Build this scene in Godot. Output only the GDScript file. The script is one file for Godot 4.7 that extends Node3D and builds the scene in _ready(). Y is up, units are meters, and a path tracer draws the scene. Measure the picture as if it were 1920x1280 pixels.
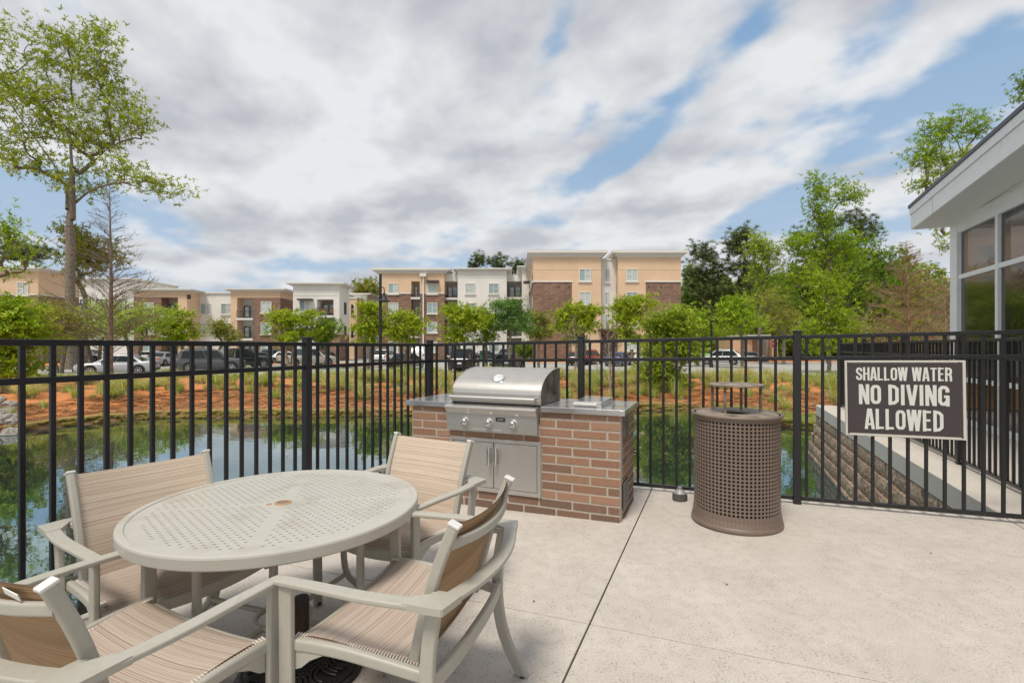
extends Node3D
# A pool terrace with a fence, a grill island, a round table and four sling chairs; a pond, a car park and flats beyond.
# Distances in metres, the eye stands at the origin at 1.45 m and looks along -z.

const F := 935.0
const EYE := 1.45
const WATER := -1.15
const LOT := -0.53
const CORNER := Vector3(-1.0095, 0.0, -6.134)   # the fence corner of the terrace
const AB := Vector3(0.9245, 0.0, 0.381)         # along the right-hand fence
const AA := Vector3(0.381, 0.0, -0.9245)        # along the left-hand fence, away from the eye
const YAW := -0.3909
var rng := RandomNumberGenerator.new()
var M := {}
var names := {}

# ---------------------------------------------------------------- shapes
class MB:
	var v := PackedVector3Array()
	var n := PackedVector3Array()
	var t := PackedVector2Array()
	var c := PackedColorArray()
	var col := Color.WHITE
	var colored := false
	var mirrored := false
	var xf := Transform3D():
		set(value):
			xf = value
			mirrored = value.basis.determinant() < 0.0

	func tri(a: Vector3, b: Vector3, d: Vector3, na: Vector3, nb: Vector3, nd: Vector3, ua := Vector2.ZERO, ub := Vector2.ZERO, ud := Vector2.ZERO) -> void:
		if ((b - a).cross(d - a).dot(na + nb + nd) > 0.0) != mirrored:
			var s := b
			b = d
			d = s
			s = nb
			nb = nd
			nd = s
			var q := ub
			ub = ud
			ud = q
		v.append(xf * a)
		v.append(xf * b)
		v.append(xf * d)
		n.append((xf.basis * na).normalized())
		n.append((xf.basis * nb).normalized())
		n.append((xf.basis * nd).normalized())
		t.append(ua)
		t.append(ub)
		t.append(ud)
		if colored:
			c.append(col)
			c.append(col)
			c.append(col)

	func quad(a: Vector3, b: Vector3, d: Vector3, e: Vector3, na: Vector3, nb: Vector3, nd: Vector3, ne: Vector3, ua := Vector2(0, 0), ub := Vector2(1, 0), ud := Vector2(1, 1), ue := Vector2(0, 1)) -> void:
		tri(a, b, d, na, nb, nd, ua, ub, ud)
		tri(a, d, e, na, nd, ne, ua, ud, ue)

	func flat(a: Vector3, b: Vector3, d: Vector3, e: Vector3, outward: Vector3) -> void:
		var g := (b - a).cross(d - a)
		if g.length_squared() < 1e-14:
			g = (d - a).cross(e - a)
		g = g.normalized()
		if g.dot(outward) < 0.0:
			g = -g
		var w := a.distance_to(b)
		var h := b.distance_to(d)
		quad(a, b, d, e, g, g, g, g, Vector2(0, 0), Vector2(w, 0), Vector2(w, h), Vector2(0, h))

	func box(at: Vector3, size: Vector3, bev := 0.0, basis := Basis()) -> void:
		var h := size * 0.5
		bev = minf(bev, minf(h.x, minf(h.y, h.z)) * 0.9)
		var k := h - Vector3(bev, bev, bev)
		for ax in 3:
			var u := (ax + 1) % 3
			var w := (ax + 2) % 3
			for s in [-1.0, 1.0]:
				var p: Array[Vector3] = []
				for q in [[-1, -1], [1, -1], [1, 1], [-1, 1]]:
					var r := Vector3()
					r[ax] = s * h[ax]
					r[u] = q[0] * k[u]
					r[w] = q[1] * k[w]
					p.append(at + basis * r)
				var nn := Vector3()
				nn[ax] = s
				nn = basis * nn
				quad(p[0], p[1], p[2], p[3], nn, nn, nn, nn, Vector2.ZERO, Vector2(2 * k[u], 0), Vector2(2 * k[u], 2 * k[w]), Vector2(0, 2 * k[w]))
		if bev <= 0.0:
			return
		for ax in 3:   # the edges along ax
			var u := (ax + 1) % 3
			var w := (ax + 2) % 3
			for s in [-1.0, 1.0]:
				for q in [-1.0, 1.0]:
					var a1 := Vector3()
					var a2 := Vector3()
					a1[u] = s * h[u]
					a1[w] = q * k[w]
					a2[u] = s * k[u]
					a2[w] = q * h[w]
					var e := Vector3()
					e[ax] = k[ax]
					var n1 := Vector3()
					var n2 := Vector3()
					n1[u] = s
					n2[w] = q
					n1 = basis * n1
					n2 = basis * n2
					quad(at + basis * (a1 - e), at + basis * (a1 + e), at + basis * (a2 + e), at + basis * (a2 - e), n1, n1, n2, n2)
		for sx in [-1.0, 1.0]:
			for sy in [-1.0, 1.0]:
				for sz in [-1.0, 1.0]:
					var sg := Vector3(sx, sy, sz)
					tri(at + basis * (sg * Vector3(h.x, k.y, k.z)), at + basis * (sg * Vector3(k.x, h.y, k.z)), at + basis * (sg * Vector3(k.x, k.y, h.z)), basis * Vector3(sx, 0, 0), basis * Vector3(0, sy, 0), basis * Vector3(0, 0, sz))

	func cone(a: Vector3, b: Vector3, r1: float, r2: float, sides := 6, caps := false) -> void:
		var d := b - a
		if d.length_squared() < 1e-10:
			return
		d = d.normalized()
		var s := d.cross(Vector3.UP if absf(d.y) < 0.9 else Vector3.RIGHT).normalized()
		var u := s.cross(d)
		var l := a.distance_to(b)
		for i in sides:
			var p := TAU * i / sides
			var q := TAU * (i + 1) / sides
			var e1 := s * cos(p) + u * sin(p)
			var e2 := s * cos(q) + u * sin(q)
			quad(a + e1 * r1, a + e2 * r1, b + e2 * r2, b + e1 * r2, e1, e2, e2, e1, Vector2(float(i) / sides, 0), Vector2(float(i + 1) / sides, 0), Vector2(float(i + 1) / sides, l), Vector2(float(i) / sides, l))
			if caps:
				tri(a, a + e1 * r1, a + e2 * r1, -d, -d, -d)
				tri(b, b + e1 * r2, b + e2 * r2, d, d, d)

	# a closed outline (x: sideways, y: along up) carried along a path
	func sweep(path: PackedVector3Array, prof: PackedVector2Array, up: Vector3, scales := PackedVector2Array(), caps := true) -> void:
		var m := prof.size()
		var pn := PackedVector2Array()
		for i in m:
			var d := prof[(i + 1) % m] - prof[(i + m - 1) % m]
			pn.append(Vector2(d.y, -d.x).normalized())
		var rows: Array[PackedVector3Array] = []
		var nrm: Array[PackedVector3Array] = []
		var run := 0.0
		var runs := PackedFloat32Array()
		for k in path.size():
			var tan := (path[mini(k + 1, path.size() - 1)] - path[maxi(k - 1, 0)]).normalized()
			var side := tan.cross(up)
			if side.length() < 1e-3:
				side = tan.cross(Vector3.RIGHT)
			side = side.normalized()
			var u2 := side.cross(tan).normalized()
			var sc := scales[k] if k < scales.size() else Vector2.ONE
			var row := PackedVector3Array()
			var nr := PackedVector3Array()
			for i in m:
				row.append(path[k] + side * prof[i].x * sc.x + u2 * prof[i].y * sc.y)
				nr.append(side * pn[i].x + u2 * pn[i].y)
			rows.append(row)
			nrm.append(nr)
			if k > 0:
				run += path[k].distance_to(path[k - 1])
			runs.append(run)
		var area := 0.0
		for i in m:
			area += prof[i].x * prof[(i + 1) % m].y - prof[(i + 1) % m].x * prof[i].y
		var sg := 1.0 if area > 0.0 else -1.0
		for k in path.size() - 1:
			for i in m:
				var j := (i + 1) % m
				quad(rows[k][i], rows[k][j], rows[k + 1][j], rows[k + 1][i], nrm[k][i] * sg, nrm[k][j] * sg, nrm[k + 1][j] * sg, nrm[k + 1][i] * sg,
					Vector2(float(i) / m, runs[k]), Vector2(float(i + 1) / m, runs[k]), Vector2(float(i + 1) / m, runs[k + 1]), Vector2(float(i) / m, runs[k + 1]))
		if caps:
			for k in [0, path.size() - 1]:
				var out := (path[0] - path[1]).normalized() if k == 0 else (path[k] - path[k - 1]).normalized()
				for i in range(1, m - 1):
					tri(rows[k][0], rows[k][i], rows[k][i + 1], out, out, out)

	func tube(path: PackedVector3Array, r: float, sides := 8, caps := true) -> void:
		var p := PackedVector2Array()
		for i in sides:
			p.append(Vector2(cos(TAU * i / sides), sin(TAU * i / sides)) * r)
		sweep(path, p, Vector3(0.13, 0.97, 0.21), PackedVector2Array(), caps)

	# profile points (radius, height); each segment shaded by its own slope unless soft
	func lathe(prof: PackedVector2Array, segs := 24, at := Vector3.ZERO, soft := false) -> void:
		var ns := PackedVector2Array()
		for k in prof.size() - 1:
			var d := prof[k + 1] - prof[k]
			ns.append(Vector2(d.y, -d.x).normalized())
		for k in prof.size() - 1:
			var na := ns[k]
			var nb := ns[k]
			if soft:
				na = (ns[k] + ns[maxi(k - 1, 0)]).normalized()
				nb = (ns[k] + ns[mini(k + 1, ns.size() - 1)]).normalized()
			for i in segs:
				var p := TAU * i / segs
				var q := TAU * (i + 1) / segs
				var e1 := Vector3(cos(p), 0, sin(p))
				var e2 := Vector3(cos(q), 0, sin(q))
				var up := Vector3.UP
				var a := at + e1 * prof[k].x + up * prof[k].y
				var b := at + e2 * prof[k].x + up * prof[k].y
				var d := at + e2 * prof[k + 1].x + up * prof[k + 1].y
				var e := at + e1 * prof[k + 1].x + up * prof[k + 1].y
				var n1 := e1 * na.x + up * na.y
				var n2 := e2 * na.x + up * na.y
				var n3 := e2 * nb.x + up * nb.y
				var n4 := e1 * nb.x + up * nb.y
				if prof[k].x > 1e-6:
					tri(a, b, d, n1, n2, n3, Vector2(p, prof[k].y), Vector2(q, prof[k].y), Vector2(q, prof[k + 1].y))
				if prof[k + 1].x > 1e-6:
					tri(a, d, e, n1, n3, n4, Vector2(p, prof[k].y), Vector2(q, prof[k + 1].y), Vector2(p, prof[k + 1].y))

	# a flat outline in x, y pulled along z
	func prism(poly: PackedVector2Array, z0: float, z1: float, soft := false) -> void:
		var idx := Geometry2D.triangulate_polygon(poly)
		for k in range(0, idx.size(), 3):
			for s in [[z0, -1.0], [z1, 1.0]]:
				var nn := Vector3(0, 0, s[1] * signf(z1 - z0))
				var p := poly[idx[k]]
				var q := poly[idx[k + 1]]
				var r := poly[idx[k + 2]]
				tri(Vector3(p.x, p.y, s[0]), Vector3(q.x, q.y, s[0]), Vector3(r.x, r.y, s[0]), nn, nn, nn, p, q, r)
		var m := poly.size()
		var sg := -1.0 if Geometry2D.is_polygon_clockwise(poly) else 1.0
		for i in m:
			var a := poly[i]
			var b := poly[(i + 1) % m]
			var e := (b - a).normalized()
			var n1 := Vector3(e.y, -e.x, 0) * sg
			var n2 := n1
			if soft:
				var e0 := (a - poly[(i + m - 1) % m]).normalized()
				var e2 := (poly[(i + 2) % m] - b).normalized()
				n1 = Vector3(e.y + e0.y, -e.x - e0.x, 0).normalized() * sg
				n2 = Vector3(e.y + e2.y, -e.x - e2.x, 0).normalized() * sg
			quad(Vector3(a.x, a.y, z0), Vector3(b.x, b.y, z0), Vector3(b.x, b.y, z1), Vector3(a.x, a.y, z1), n1, n2, n2, n1, Vector2(a.x, z0), Vector2(b.x, z0), Vector2(b.x, z1), Vector2(a.x, z1))

	func mesh(into: ArrayMesh = null) -> ArrayMesh:
		var a := []
		a.resize(Mesh.ARRAY_MAX)
		a[Mesh.ARRAY_VERTEX] = v
		a[Mesh.ARRAY_NORMAL] = n
		a[Mesh.ARRAY_TEX_UV] = t
		if colored:
			a[Mesh.ARRAY_COLOR] = c
		var m := into if into else ArrayMesh.new()
		if v.size():
			m.add_surface_from_arrays(Mesh.PRIMITIVE_TRIANGLES, a)
		return m

func rrect(w: float, h: float, r: float, seg := 3) -> PackedVector2Array:
	var p := PackedVector2Array()
	for k in 4:
		var cx := (w * 0.5 - r) * (1 if k in [0, 3] else -1)
		var cy := (h * 0.5 - r) * (1 if k in [0, 1] else -1)
		for i in seg + 1:
			var a := PI * 0.5 * (k + float(i) / seg)
			p.append(Vector2(cx + cos(a) * r, cy + sin(a) * r))
	return p

func curve(pts: Array, per := 6) -> PackedVector3Array:
	var out := PackedVector3Array()
	for k in pts.size() - 1:
		var a: Vector3 = pts[k]
		var b: Vector3 = pts[k + 1]
		var pre: Vector3 = pts[maxi(k - 1, 0)]
		var post: Vector3 = pts[mini(k + 2, pts.size() - 1)]
		for i in per:
			out.append(a.cubic_interpolate(b, pre, post, float(i) / per))
	out.append(pts[-1])
	return out

func seg(a: Vector3, b: Vector3) -> PackedVector3Array:
	return PackedVector3Array([a, b])

func at(px: float, py: float, depth: float) -> Vector3:
	return Vector3((px - 960.0) / F * depth, EYE - (py - 650.0) / F * depth, -depth)

func deck(s: float, u: float, h := 0.0) -> Vector3:   # a point on the terrace, s along the right fence, u towards the pond
	return CORNER + AB * s + AA * u + Vector3(0, -0.073 + 0.0175 * s + h, 0)

func deck_y(x: float, z: float) -> float:
	return -0.073 + 0.0175 * (Vector3(x, 0, z) - CORNER).dot(AB)

# ---------------------------------------------------------------- nodes
func numbered(called: String) -> String:
	var k: int = names.get(called, 0)
	names[called] = k + 1
	return called if k == 0 else "%s_%03d" % [called, k]

func tag(o: Node, label: String, category: String, group := "", kind := "") -> Node:
	if label:
		o.set_meta("label", label)
	if category:
		o.set_meta("category", category)
	if group:
		o.set_meta("group", group)
	if kind:
		o.set_meta("kind", kind)
	return o

func thing(called: String, label: String, category: String, where := Vector3.ZERO, turn := 0.0, group := "") -> Node3D:
	var o := Node3D.new()
	o.name = numbered(called)
	add_child(o, true)
	o.position = where
	o.rotation.y = turn
	tag(o, label, category, group)
	return o

func obj(called: String, what, mat: Material, parent: Node = null, where := Vector3.ZERO, turn := 0.0) -> MeshInstance3D:
	var o := MeshInstance3D.new()
	o.mesh = what.mesh() if what is MB else what
	o.material_override = mat
	if parent:
		o.name = called
		parent.add_child(o, true)
	else:
		o.name = numbered(called)
		add_child(o, true)
	o.position = where
	o.rotation.y = turn
	return o

func boxed(called: String, at_: Vector3, size: Vector3, mat: Material, parent: Node, bev := 0.0) -> MeshInstance3D:
	var b := MB.new()
	b.box(Vector3.ZERO, size, bev)
	return obj(called, b, mat, parent, at_)

func dup(src: Node3D, label := "", group := "") -> Node3D:
	var o: Node3D = src.duplicate()
	var called := str(src.name)
	o.name = numbered(called)
	add_child(o, true)
	if label:
		o.set_meta("label", label)
	if group:
		o.set_meta("group", group)
	return o

func structure(called: String, what, mat: Material) -> MeshInstance3D:
	var o := obj(called, what, mat)
	o.set_meta("kind", "structure")
	return o

# ---------------------------------------------------------------- materials
func lin(r: float, g: float, b: float) -> Color:
	return Color(r, g, b).linear_to_srgb()

func noise_tex(freq: float, ramp: Array, size := 512, octaves := 5, kind := FastNoiseLite.TYPE_SIMPLEX_SMOOTH, seed_ := 1, as_normal := 0.0, gain := 0.5) -> NoiseTexture2D:
	var f := FastNoiseLite.new()
	f.noise_type = kind
	f.seed = seed_
	f.frequency = freq
	f.fractal_octaves = octaves
	f.fractal_gain = gain
	var t := NoiseTexture2D.new()
	t.width = size
	t.height = size
	t.seamless = true
	t.seamless_blend_skirt = 0.25
	t.noise = f
	if as_normal > 0.0:
		t.as_normal_map = true
		t.bump_strength = as_normal
	elif ramp.size():
		var g := Gradient.new()
		g.offsets = PackedFloat32Array()
		var offs := PackedFloat32Array()
		var cols := PackedColorArray()
		for r in ramp:
			offs.append(r[0])
			cols.append(r[1])
		g.offsets = offs
		g.colors = cols
		t.color_ramp = g
	return t

func grey(a: float, b: float) -> Array:
	return [[0.0, Color(a, a, a)], [1.0, Color(b, b, b)]]

func mat(called: String, col: Color, rough := 0.6, metal := 0.0, spec := 0.5) -> StandardMaterial3D:
	var m := StandardMaterial3D.new()
	m.resource_name = called
	m.albedo_color = col
	m.roughness = rough
	m.metallic = metal
	m.metallic_specular = spec
	M[called] = m
	return m

func tri_map(m: StandardMaterial3D, scale: Vector3, world := true) -> StandardMaterial3D:
	m.uv1_triplanar = true
	m.uv1_world_triplanar = world
	m.uv1_scale = scale
	return m

func add_detail(m: StandardMaterial3D, t: Texture2D, scale: Vector3, world := true) -> void:
	m.detail_enabled = true
	m.detail_albedo = t
	m.detail_blend_mode = BaseMaterial3D.BLEND_MODE_MUL
	m.detail_uv_layer = BaseMaterial3D.DETAIL_UV_2
	m.uv2_triplanar = true
	m.uv2_world_triplanar = world
	m.uv2_scale = scale

func relief(m: StandardMaterial3D, t: Texture2D, cm: float) -> void:
	m.heightmap_enabled = true
	m.heightmap_texture = t
	m.heightmap_scale = cm

func make_materials() -> void:
	var fine := noise_tex(0.08, grey(0, 1), 512, 4, FastNoiseLite.TYPE_SIMPLEX_SMOOTH, 3)
	var mottled := noise_tex(0.013, [[0.0, Color(0.91, 0.905, 0.895)], [0.36, Color(0.975, 0.97, 0.967)], [0.60, Color(1, 1, 1)], [1.0, Color(0.955, 0.94, 0.92)]], 1024, 6, FastNoiseLite.TYPE_SIMPLEX_SMOOTH, 5, 0.0, 0.55)
	var speck := noise_tex(0.16, [[0.0, Color(0.60, 0.58, 0.56)], [0.26, Color(0.88, 0.87, 0.86)], [0.42, Color(1, 1, 1)], [1.0, Color(1, 0.99, 0.98)]], 512, 3, FastNoiseLite.TYPE_SIMPLEX_SMOOTH, 9)
	var pits := noise_tex(0.10, [[0.0, Color(0.55, 0.52, 0.48)], [0.26, Color(0.80, 0.78, 0.74)], [0.34, Color(1, 1, 1)], [1.0, Color(1, 1, 1)]], 1024, 5, FastNoiseLite.TYPE_SIMPLEX_SMOOTH, 11)
	var m := mat("pavement", lin(0.635, 0.60, 0.56), 0.85)
	m.albedo_texture = worn_concrete()
	tri_map(m, Vector3(0.31, 0.31, 0.31))
	add_detail(m, speck, Vector3(2.2, 2.2, 2.2))
	relief(m, fine, 0.10)
	m = mat("stained_concrete", lin(0.60, 0.56, 0.50), 0.9)
	m.albedo_texture = pits
	tri_map(m, Vector3(0.5, 0.5, 0.5))
	add_detail(m, speck, Vector3(2.0, 2.0, 2.0))
	relief(m, fine, 0.2)
	m = mat("fence_black", lin(0.016, 0.016, 0.018), 0.42)
	m.roughness_texture = noise_tex(0.03, grey(0.7, 1.0), 256, 4)
	tri_map(m, Vector3(3, 3, 3))
	mat("screw_grey", lin(0.12, 0.12, 0.12), 0.35, 0.8)
	m = mat("fence_post_black", lin(0.019, 0.019, 0.021), 0.5)
	# chairs and table
	var worn := noise_tex(0.012, [[0.0, Color(0.95, 0.945, 0.935)], [0.45, Color(1, 1, 1)], [1.0, Color(0.98, 0.975, 0.97)]], 512, 6, FastNoiseLite.TYPE_SIMPLEX_SMOOTH, 21)
	m = mat("chair_paint", lin(0.435, 0.42, 0.365), 0.42)
	m.albedo_texture = worn
	tri_map(m, Vector3(2.5, 2.5, 2.5), false)
	m = mat("table_paint", lin(0.49, 0.478, 0.432), 0.38)
	m.albedo_texture = noise_tex(0.007, [[0.0, Color(0.92, 0.905, 0.88)], [0.32, Color(0.98, 0.977, 0.97)], [0.5, Color(1, 1, 1)], [1.0, Color(0.985, 0.98, 0.97)]], 512, 6, FastNoiseLite.TYPE_SIMPLEX_SMOOTH, 27)
	tri_map(m, Vector3(0.9, 0.9, 0.9), false)
	mat("rust_ring", lin(0.42, 0.25, 0.13), 0.7)
	mat("chair_cap", lin(0.72, 0.72, 0.70), 0.4)
	mat("white_tag", lin(0.82, 0.81, 0.78), 0.8)
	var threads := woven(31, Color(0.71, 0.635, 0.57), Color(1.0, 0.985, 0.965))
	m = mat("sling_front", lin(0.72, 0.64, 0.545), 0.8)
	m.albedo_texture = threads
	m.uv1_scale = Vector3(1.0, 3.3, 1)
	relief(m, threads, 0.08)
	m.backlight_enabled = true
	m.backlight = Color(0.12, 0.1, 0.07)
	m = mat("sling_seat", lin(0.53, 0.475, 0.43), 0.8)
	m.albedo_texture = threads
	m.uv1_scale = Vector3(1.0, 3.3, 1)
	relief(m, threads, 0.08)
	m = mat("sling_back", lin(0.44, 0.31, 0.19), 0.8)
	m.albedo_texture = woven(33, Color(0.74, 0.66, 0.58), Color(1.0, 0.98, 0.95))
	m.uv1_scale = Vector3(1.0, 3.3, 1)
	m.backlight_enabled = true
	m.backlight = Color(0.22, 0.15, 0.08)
	mat("stitch", lin(0.60, 0.53, 0.46), 0.85)
	m = mat("cast_iron", lin(0.018, 0.017, 0.017), 0.38)
	m = mat("rusty_pole", lin(0.05, 0.03, 0.02), 0.5)
	m.albedo_texture = noise_tex(0.03, [[0.0, Color(0.45, 0.35, 0.3)], [0.6, Color(1, 1, 1)], [1.0, Color(1.0, 0.8, 0.6)]], 256, 4)
	tri_map(m, Vector3(3, 0.6, 3), false)
	# grill
	var brushed := noise_tex(0.03, [[0.0, Color(0.92, 0.915, 0.91)], [0.5, Color(0.98, 0.98, 0.975)], [1.0, Color(1, 1, 1)]], 512, 5, FastNoiseLite.TYPE_SIMPLEX_SMOOTH, 41)
	m = mat("steel", lin(0.57, 0.555, 0.53), 0.47, 0.74)
	m.albedo_texture = brushed
	m.roughness_texture = noise_tex(0.01, grey(0.75, 1.15), 256, 5, FastNoiseLite.TYPE_SIMPLEX_SMOOTH, 43)
	tri_map(m, Vector3(0.5, 14.0, 0.5), false)
	m = mat("steel_top", lin(0.70, 0.71, 0.73), 0.26, 0.85)
	m.roughness_texture = noise_tex(0.012, grey(0.6, 1.2), 256, 5, FastNoiseLite.TYPE_SIMPLEX_SMOOTH, 44)
	tri_map(m, Vector3(1.2, 1.2, 1.2), false)
	m = mat("steel_stained", lin(0.34, 0.315, 0.29), 0.5, 0.7)
	m.albedo_texture = noise_tex(0.009, [[0.0, Color(0.50, 0.46, 0.42)], [0.5, Color(0.85, 0.83, 0.8)], [1.0, Color(1, 1, 1)]], 256, 5, FastNoiseLite.TYPE_SIMPLEX_SMOOTH, 45)
	tri_map(m, Vector3(1.6, 1.6, 1.6), false)
	mat("chrome", lin(0.72, 0.72, 0.72), 0.08, 1.0)
	mat("gauge_face", lin(0.75, 0.75, 0.73), 0.3)
	mat("dark_plate", lin(0.03, 0.03, 0.032), 0.3)
	mat("dark_gap", lin(0.012, 0.011, 0.01), 0.9)
	var brick_grain := noise_tex(0.05, [[0.0, Color(0.62, 0.58, 0.55)], [0.4, Color(0.92, 0.90, 0.88)], [1.0, Color(1, 1, 1)]], 512, 5, FastNoiseLite.TYPE_SIMPLEX_SMOOTH, 51)
	var bricks := [Vector3(0.42, 0.25, 0.165), Vector3(0.37, 0.215, 0.145), Vector3(0.46, 0.285, 0.195), Vector3(0.29, 0.18, 0.13), Vector3(0.235, 0.155, 0.12)]
	for i in bricks.size():
		m = mat("brick_%d" % i, lin(bricks[i].x, bricks[i].y, bricks[i].z), 0.9)
		m.albedo_texture = brick_grain
		tri_map(m, Vector3(4, 4, 4))
		add_detail(m, mottled, Vector3(1.7, 1.7, 1.7))
		relief(m, brick_grain, 0.45)
	m = mat("mortar", lin(0.58, 0.535, 0.475), 0.95)
	m.albedo_texture = brick_grain
	tri_map(m, Vector3(3, 3, 3))
	relief(m, fine, 0.3)
	m = mat("vent_grille", lin(0.33, 0.31, 0.29), 0.5, 0.5)
	# bin
	m = mat("bin_brown", lin(0.205, 0.155, 0.125), 0.42)
	m.albedo_texture = worn
	tri_map(m, Vector3(2, 2, 2), false)
	m = mat("bin_lid", lin(0.34, 0.285, 0.235), 0.45)
	m.albedo_texture = noise_tex(0.012, [[0.0, Color(0.55, 0.52, 0.5)], [0.5, Color(0.9, 0.89, 0.87)], [1.0, Color(1, 1, 1)]], 256, 5, FastNoiseLite.TYPE_SIMPLEX_SMOOTH, 61)
	tri_map(m, Vector3(2.2, 2.2, 2.2), false)
	mat("bin_liner", lin(0.02, 0.02, 0.02), 0.5)
	m = mat("aggregate", lin(0.16, 0.155, 0.15), 0.95)
	m.albedo_texture = noise_tex(0.16, grey(0.2, 1.6), 256, 2, FastNoiseLite.TYPE_CELLULAR, 7)
	tri_map(m, Vector3(5, 5, 5), false)
	mat("grey_cap", lin(0.33, 0.33, 0.33), 0.5, 0.3)
	# sign
	m = mat("sign_brown", lin(0.062, 0.050, 0.052), 0.5)
	m.albedo_texture = noise_tex(0.01, grey(0.88, 1.08), 256, 4)
	tri_map(m, Vector3(1.0, 14.0, 1.0), false)
	mat("sign_white", lin(0.70, 0.71, 0.67), 0.5)
	m = mat("sign_edge", lin(0.66, 0.64, 0.58), 0.55)
	m.albedo_texture = pits
	tri_map(m, Vector3(2.5, 2.5, 2.5), false)
	# wall blocks
	var rock := noise_tex(0.02, [[0.0, Color(0.34, 0.30, 0.27)], [0.32, Color(0.66, 0.62, 0.57)], [0.55, Color(0.92, 0.89, 0.85)], [1.0, Color(1, 1, 1)]], 512, 6, FastNoiseLite.TYPE_SIMPLEX_SMOOTH, 71, 0.0, 0.62)
	var rocks := [Vector3(0.50, 0.40, 0.32), Vector3(0.42, 0.34, 0.275), Vector3(0.56, 0.46, 0.37)]
	for i in rocks.size():
		m = mat("block_%d" % i, lin(rocks[i].x, rocks[i].y, rocks[i].z), 0.95)
		m.albedo_texture = rock
		tri_map(m, Vector3(1.3, 1.3, 1.3))
		add_detail(m, speck, Vector3(3, 3, 3))
		relief(m, fine, 0.8)
	m = mat("riprap", lin(0.42, 0.42, 0.42), 0.95)
	m.albedo_texture = rock
	tri_map(m, Vector3(0.8, 0.8, 0.8))
	# clubhouse
	m = mat("white_board", lin(0.86, 0.865, 0.87), 0.5)
	m.albedo_texture = worn
	tri_map(m, Vector3(0.6, 0.6, 0.6))
	mat("roof_edge", lin(0.10, 0.11, 0.125), 0.5, 0.3)
	mat("soffit_paint", lin(0.76, 0.75, 0.72), 0.7)
	mat("porch_grey", lin(0.27, 0.31, 0.35), 0.7)
	m = mat("screen", Color(0.06, 0.085, 0.115, 0.64), 0.08, 0.0, 0.8)
	m.transparency = BaseMaterial3D.TRANSPARENCY_ALPHA
	m = mat("window_glass", lin(0.10, 0.15, 0.155), 0.06, 0.0, 0.9)
	# flats
	var stucco_grain := noise_tex(0.01, grey(0.93, 1.0), 256, 5, FastNoiseLite.TYPE_SIMPLEX_SMOOTH, 81)
	for k in [["tan_stucco", Vector3(0.80, 0.57, 0.38)], ["white_stucco", Vector3(0.86, 0.835, 0.78)], ["grey_stucco", Vector3(0.74, 0.74, 0.71)]]:
		m = mat(k[0], lin(k[1].x, k[1].y, k[1].z), 0.9)
		m.albedo_texture = stucco_grain
		tri_map(m, Vector3(0.08, 0.08, 0.08))
	m = mat("flat_brick", lin(0.40, 0.265, 0.20), 0.9)
	m.albedo_texture = brick_course()
	tri_map(m, Vector3(0.5, 0.5, 0.5))
	add_detail(m, noise_tex(0.01, grey(0.8, 1.0), 256, 5, FastNoiseLite.TYPE_SIMPLEX_SMOOTH, 82), Vector3(0.06, 0.06, 0.06))
	mat("cornice_white", lin(0.74, 0.72, 0.67), 0.7)
	mat("joint_line", lin(0.78, 0.60, 0.42), 0.9)
	mat("pane_blue", lin(0.30, 0.40, 0.40), 0.08, 0.0, 0.8)
	mat("pane_blind", lin(0.52, 0.57, 0.54), 0.25, 0.0, 0.6)
	mat("pane_dark", lin(0.045, 0.055, 0.06), 0.06, 0.0, 0.8)
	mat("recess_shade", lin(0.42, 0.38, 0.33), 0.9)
	mat("awning_brown", lin(0.075, 0.055, 0.045), 0.6)
	mat("rail_dark", lin(0.035, 0.033, 0.033), 0.5)
	mat("terracotta", lin(0.35, 0.16, 0.08), 0.8)
	# ground
	var straw := noise_tex(0.03, [[0.0, Color(0.50, 0.36, 0.28)], [0.35, Color(0.80, 0.68, 0.58)], [0.55, Color(0.93, 0.86, 0.78)], [1.0, Color(1.0, 0.97, 0.92)]], 1024, 5, FastNoiseLite.TYPE_SIMPLEX_SMOOTH, 91, 0.0, 0.75)
	m = mat("pine_straw", lin(0.86, 0.43, 0.185), 0.95)
	m.albedo_texture = straw
	tri_map(m, Vector3(0.45, 0.45, 0.45))
	add_detail(m, noise_tex(0.02, [[0.0, Color(0.74, 0.70, 0.66)], [0.5, Color(0.97, 0.955, 0.94)], [1.0, Color(1, 1, 1)]], 512, 5, FastNoiseLite.TYPE_SIMPLEX_SMOOTH, 92), Vector3(0.12, 0.12, 0.12))
	relief(m, straw, 0.9)
	m = mat("straw_needle", Color.WHITE, 0.9)
	m.vertex_color_use_as_albedo = true
	m = mat("asphalt", lin(0.40, 0.40, 0.385), 0.9)
	m.albedo_texture = mottled
	tri_map(m, Vector3(0.08, 0.08, 0.08))
	mat("lot_line", lin(0.72, 0.72, 0.68), 0.8)
	mat("kerb_concrete", lin(0.48, 0.45, 0.40), 0.9)
	m = mat("lawn", lin(0.16, 0.20, 0.05), 0.95)
	m.albedo_texture = noise_tex(0.05, [[0.0, Color(0.6, 0.55, 0.4)], [0.5, Color(0.9, 0.9, 0.8)], [1.0, Color(1, 1, 1)]], 512, 5)
	tri_map(m, Vector3(0.4, 0.4, 0.4))
	m = mat("shore_mud", lin(0.34, 0.25, 0.17), 0.95)
	m.albedo_texture = straw
	tri_map(m, Vector3(0.8, 0.8, 0.8))
	m = mat("water", lin(0.22, 0.345, 0.36), 0.02, 0.93, 0.7)
	m.normal_enabled = true
	m.normal_texture = noise_tex(0.012, [], 512, 4, FastNoiseLite.TYPE_SIMPLEX_SMOOTH, 95, 6.0)
	m.normal_scale = 0.022
	tri_map(m, Vector3(0.16, 0.16, 0.16))
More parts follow.
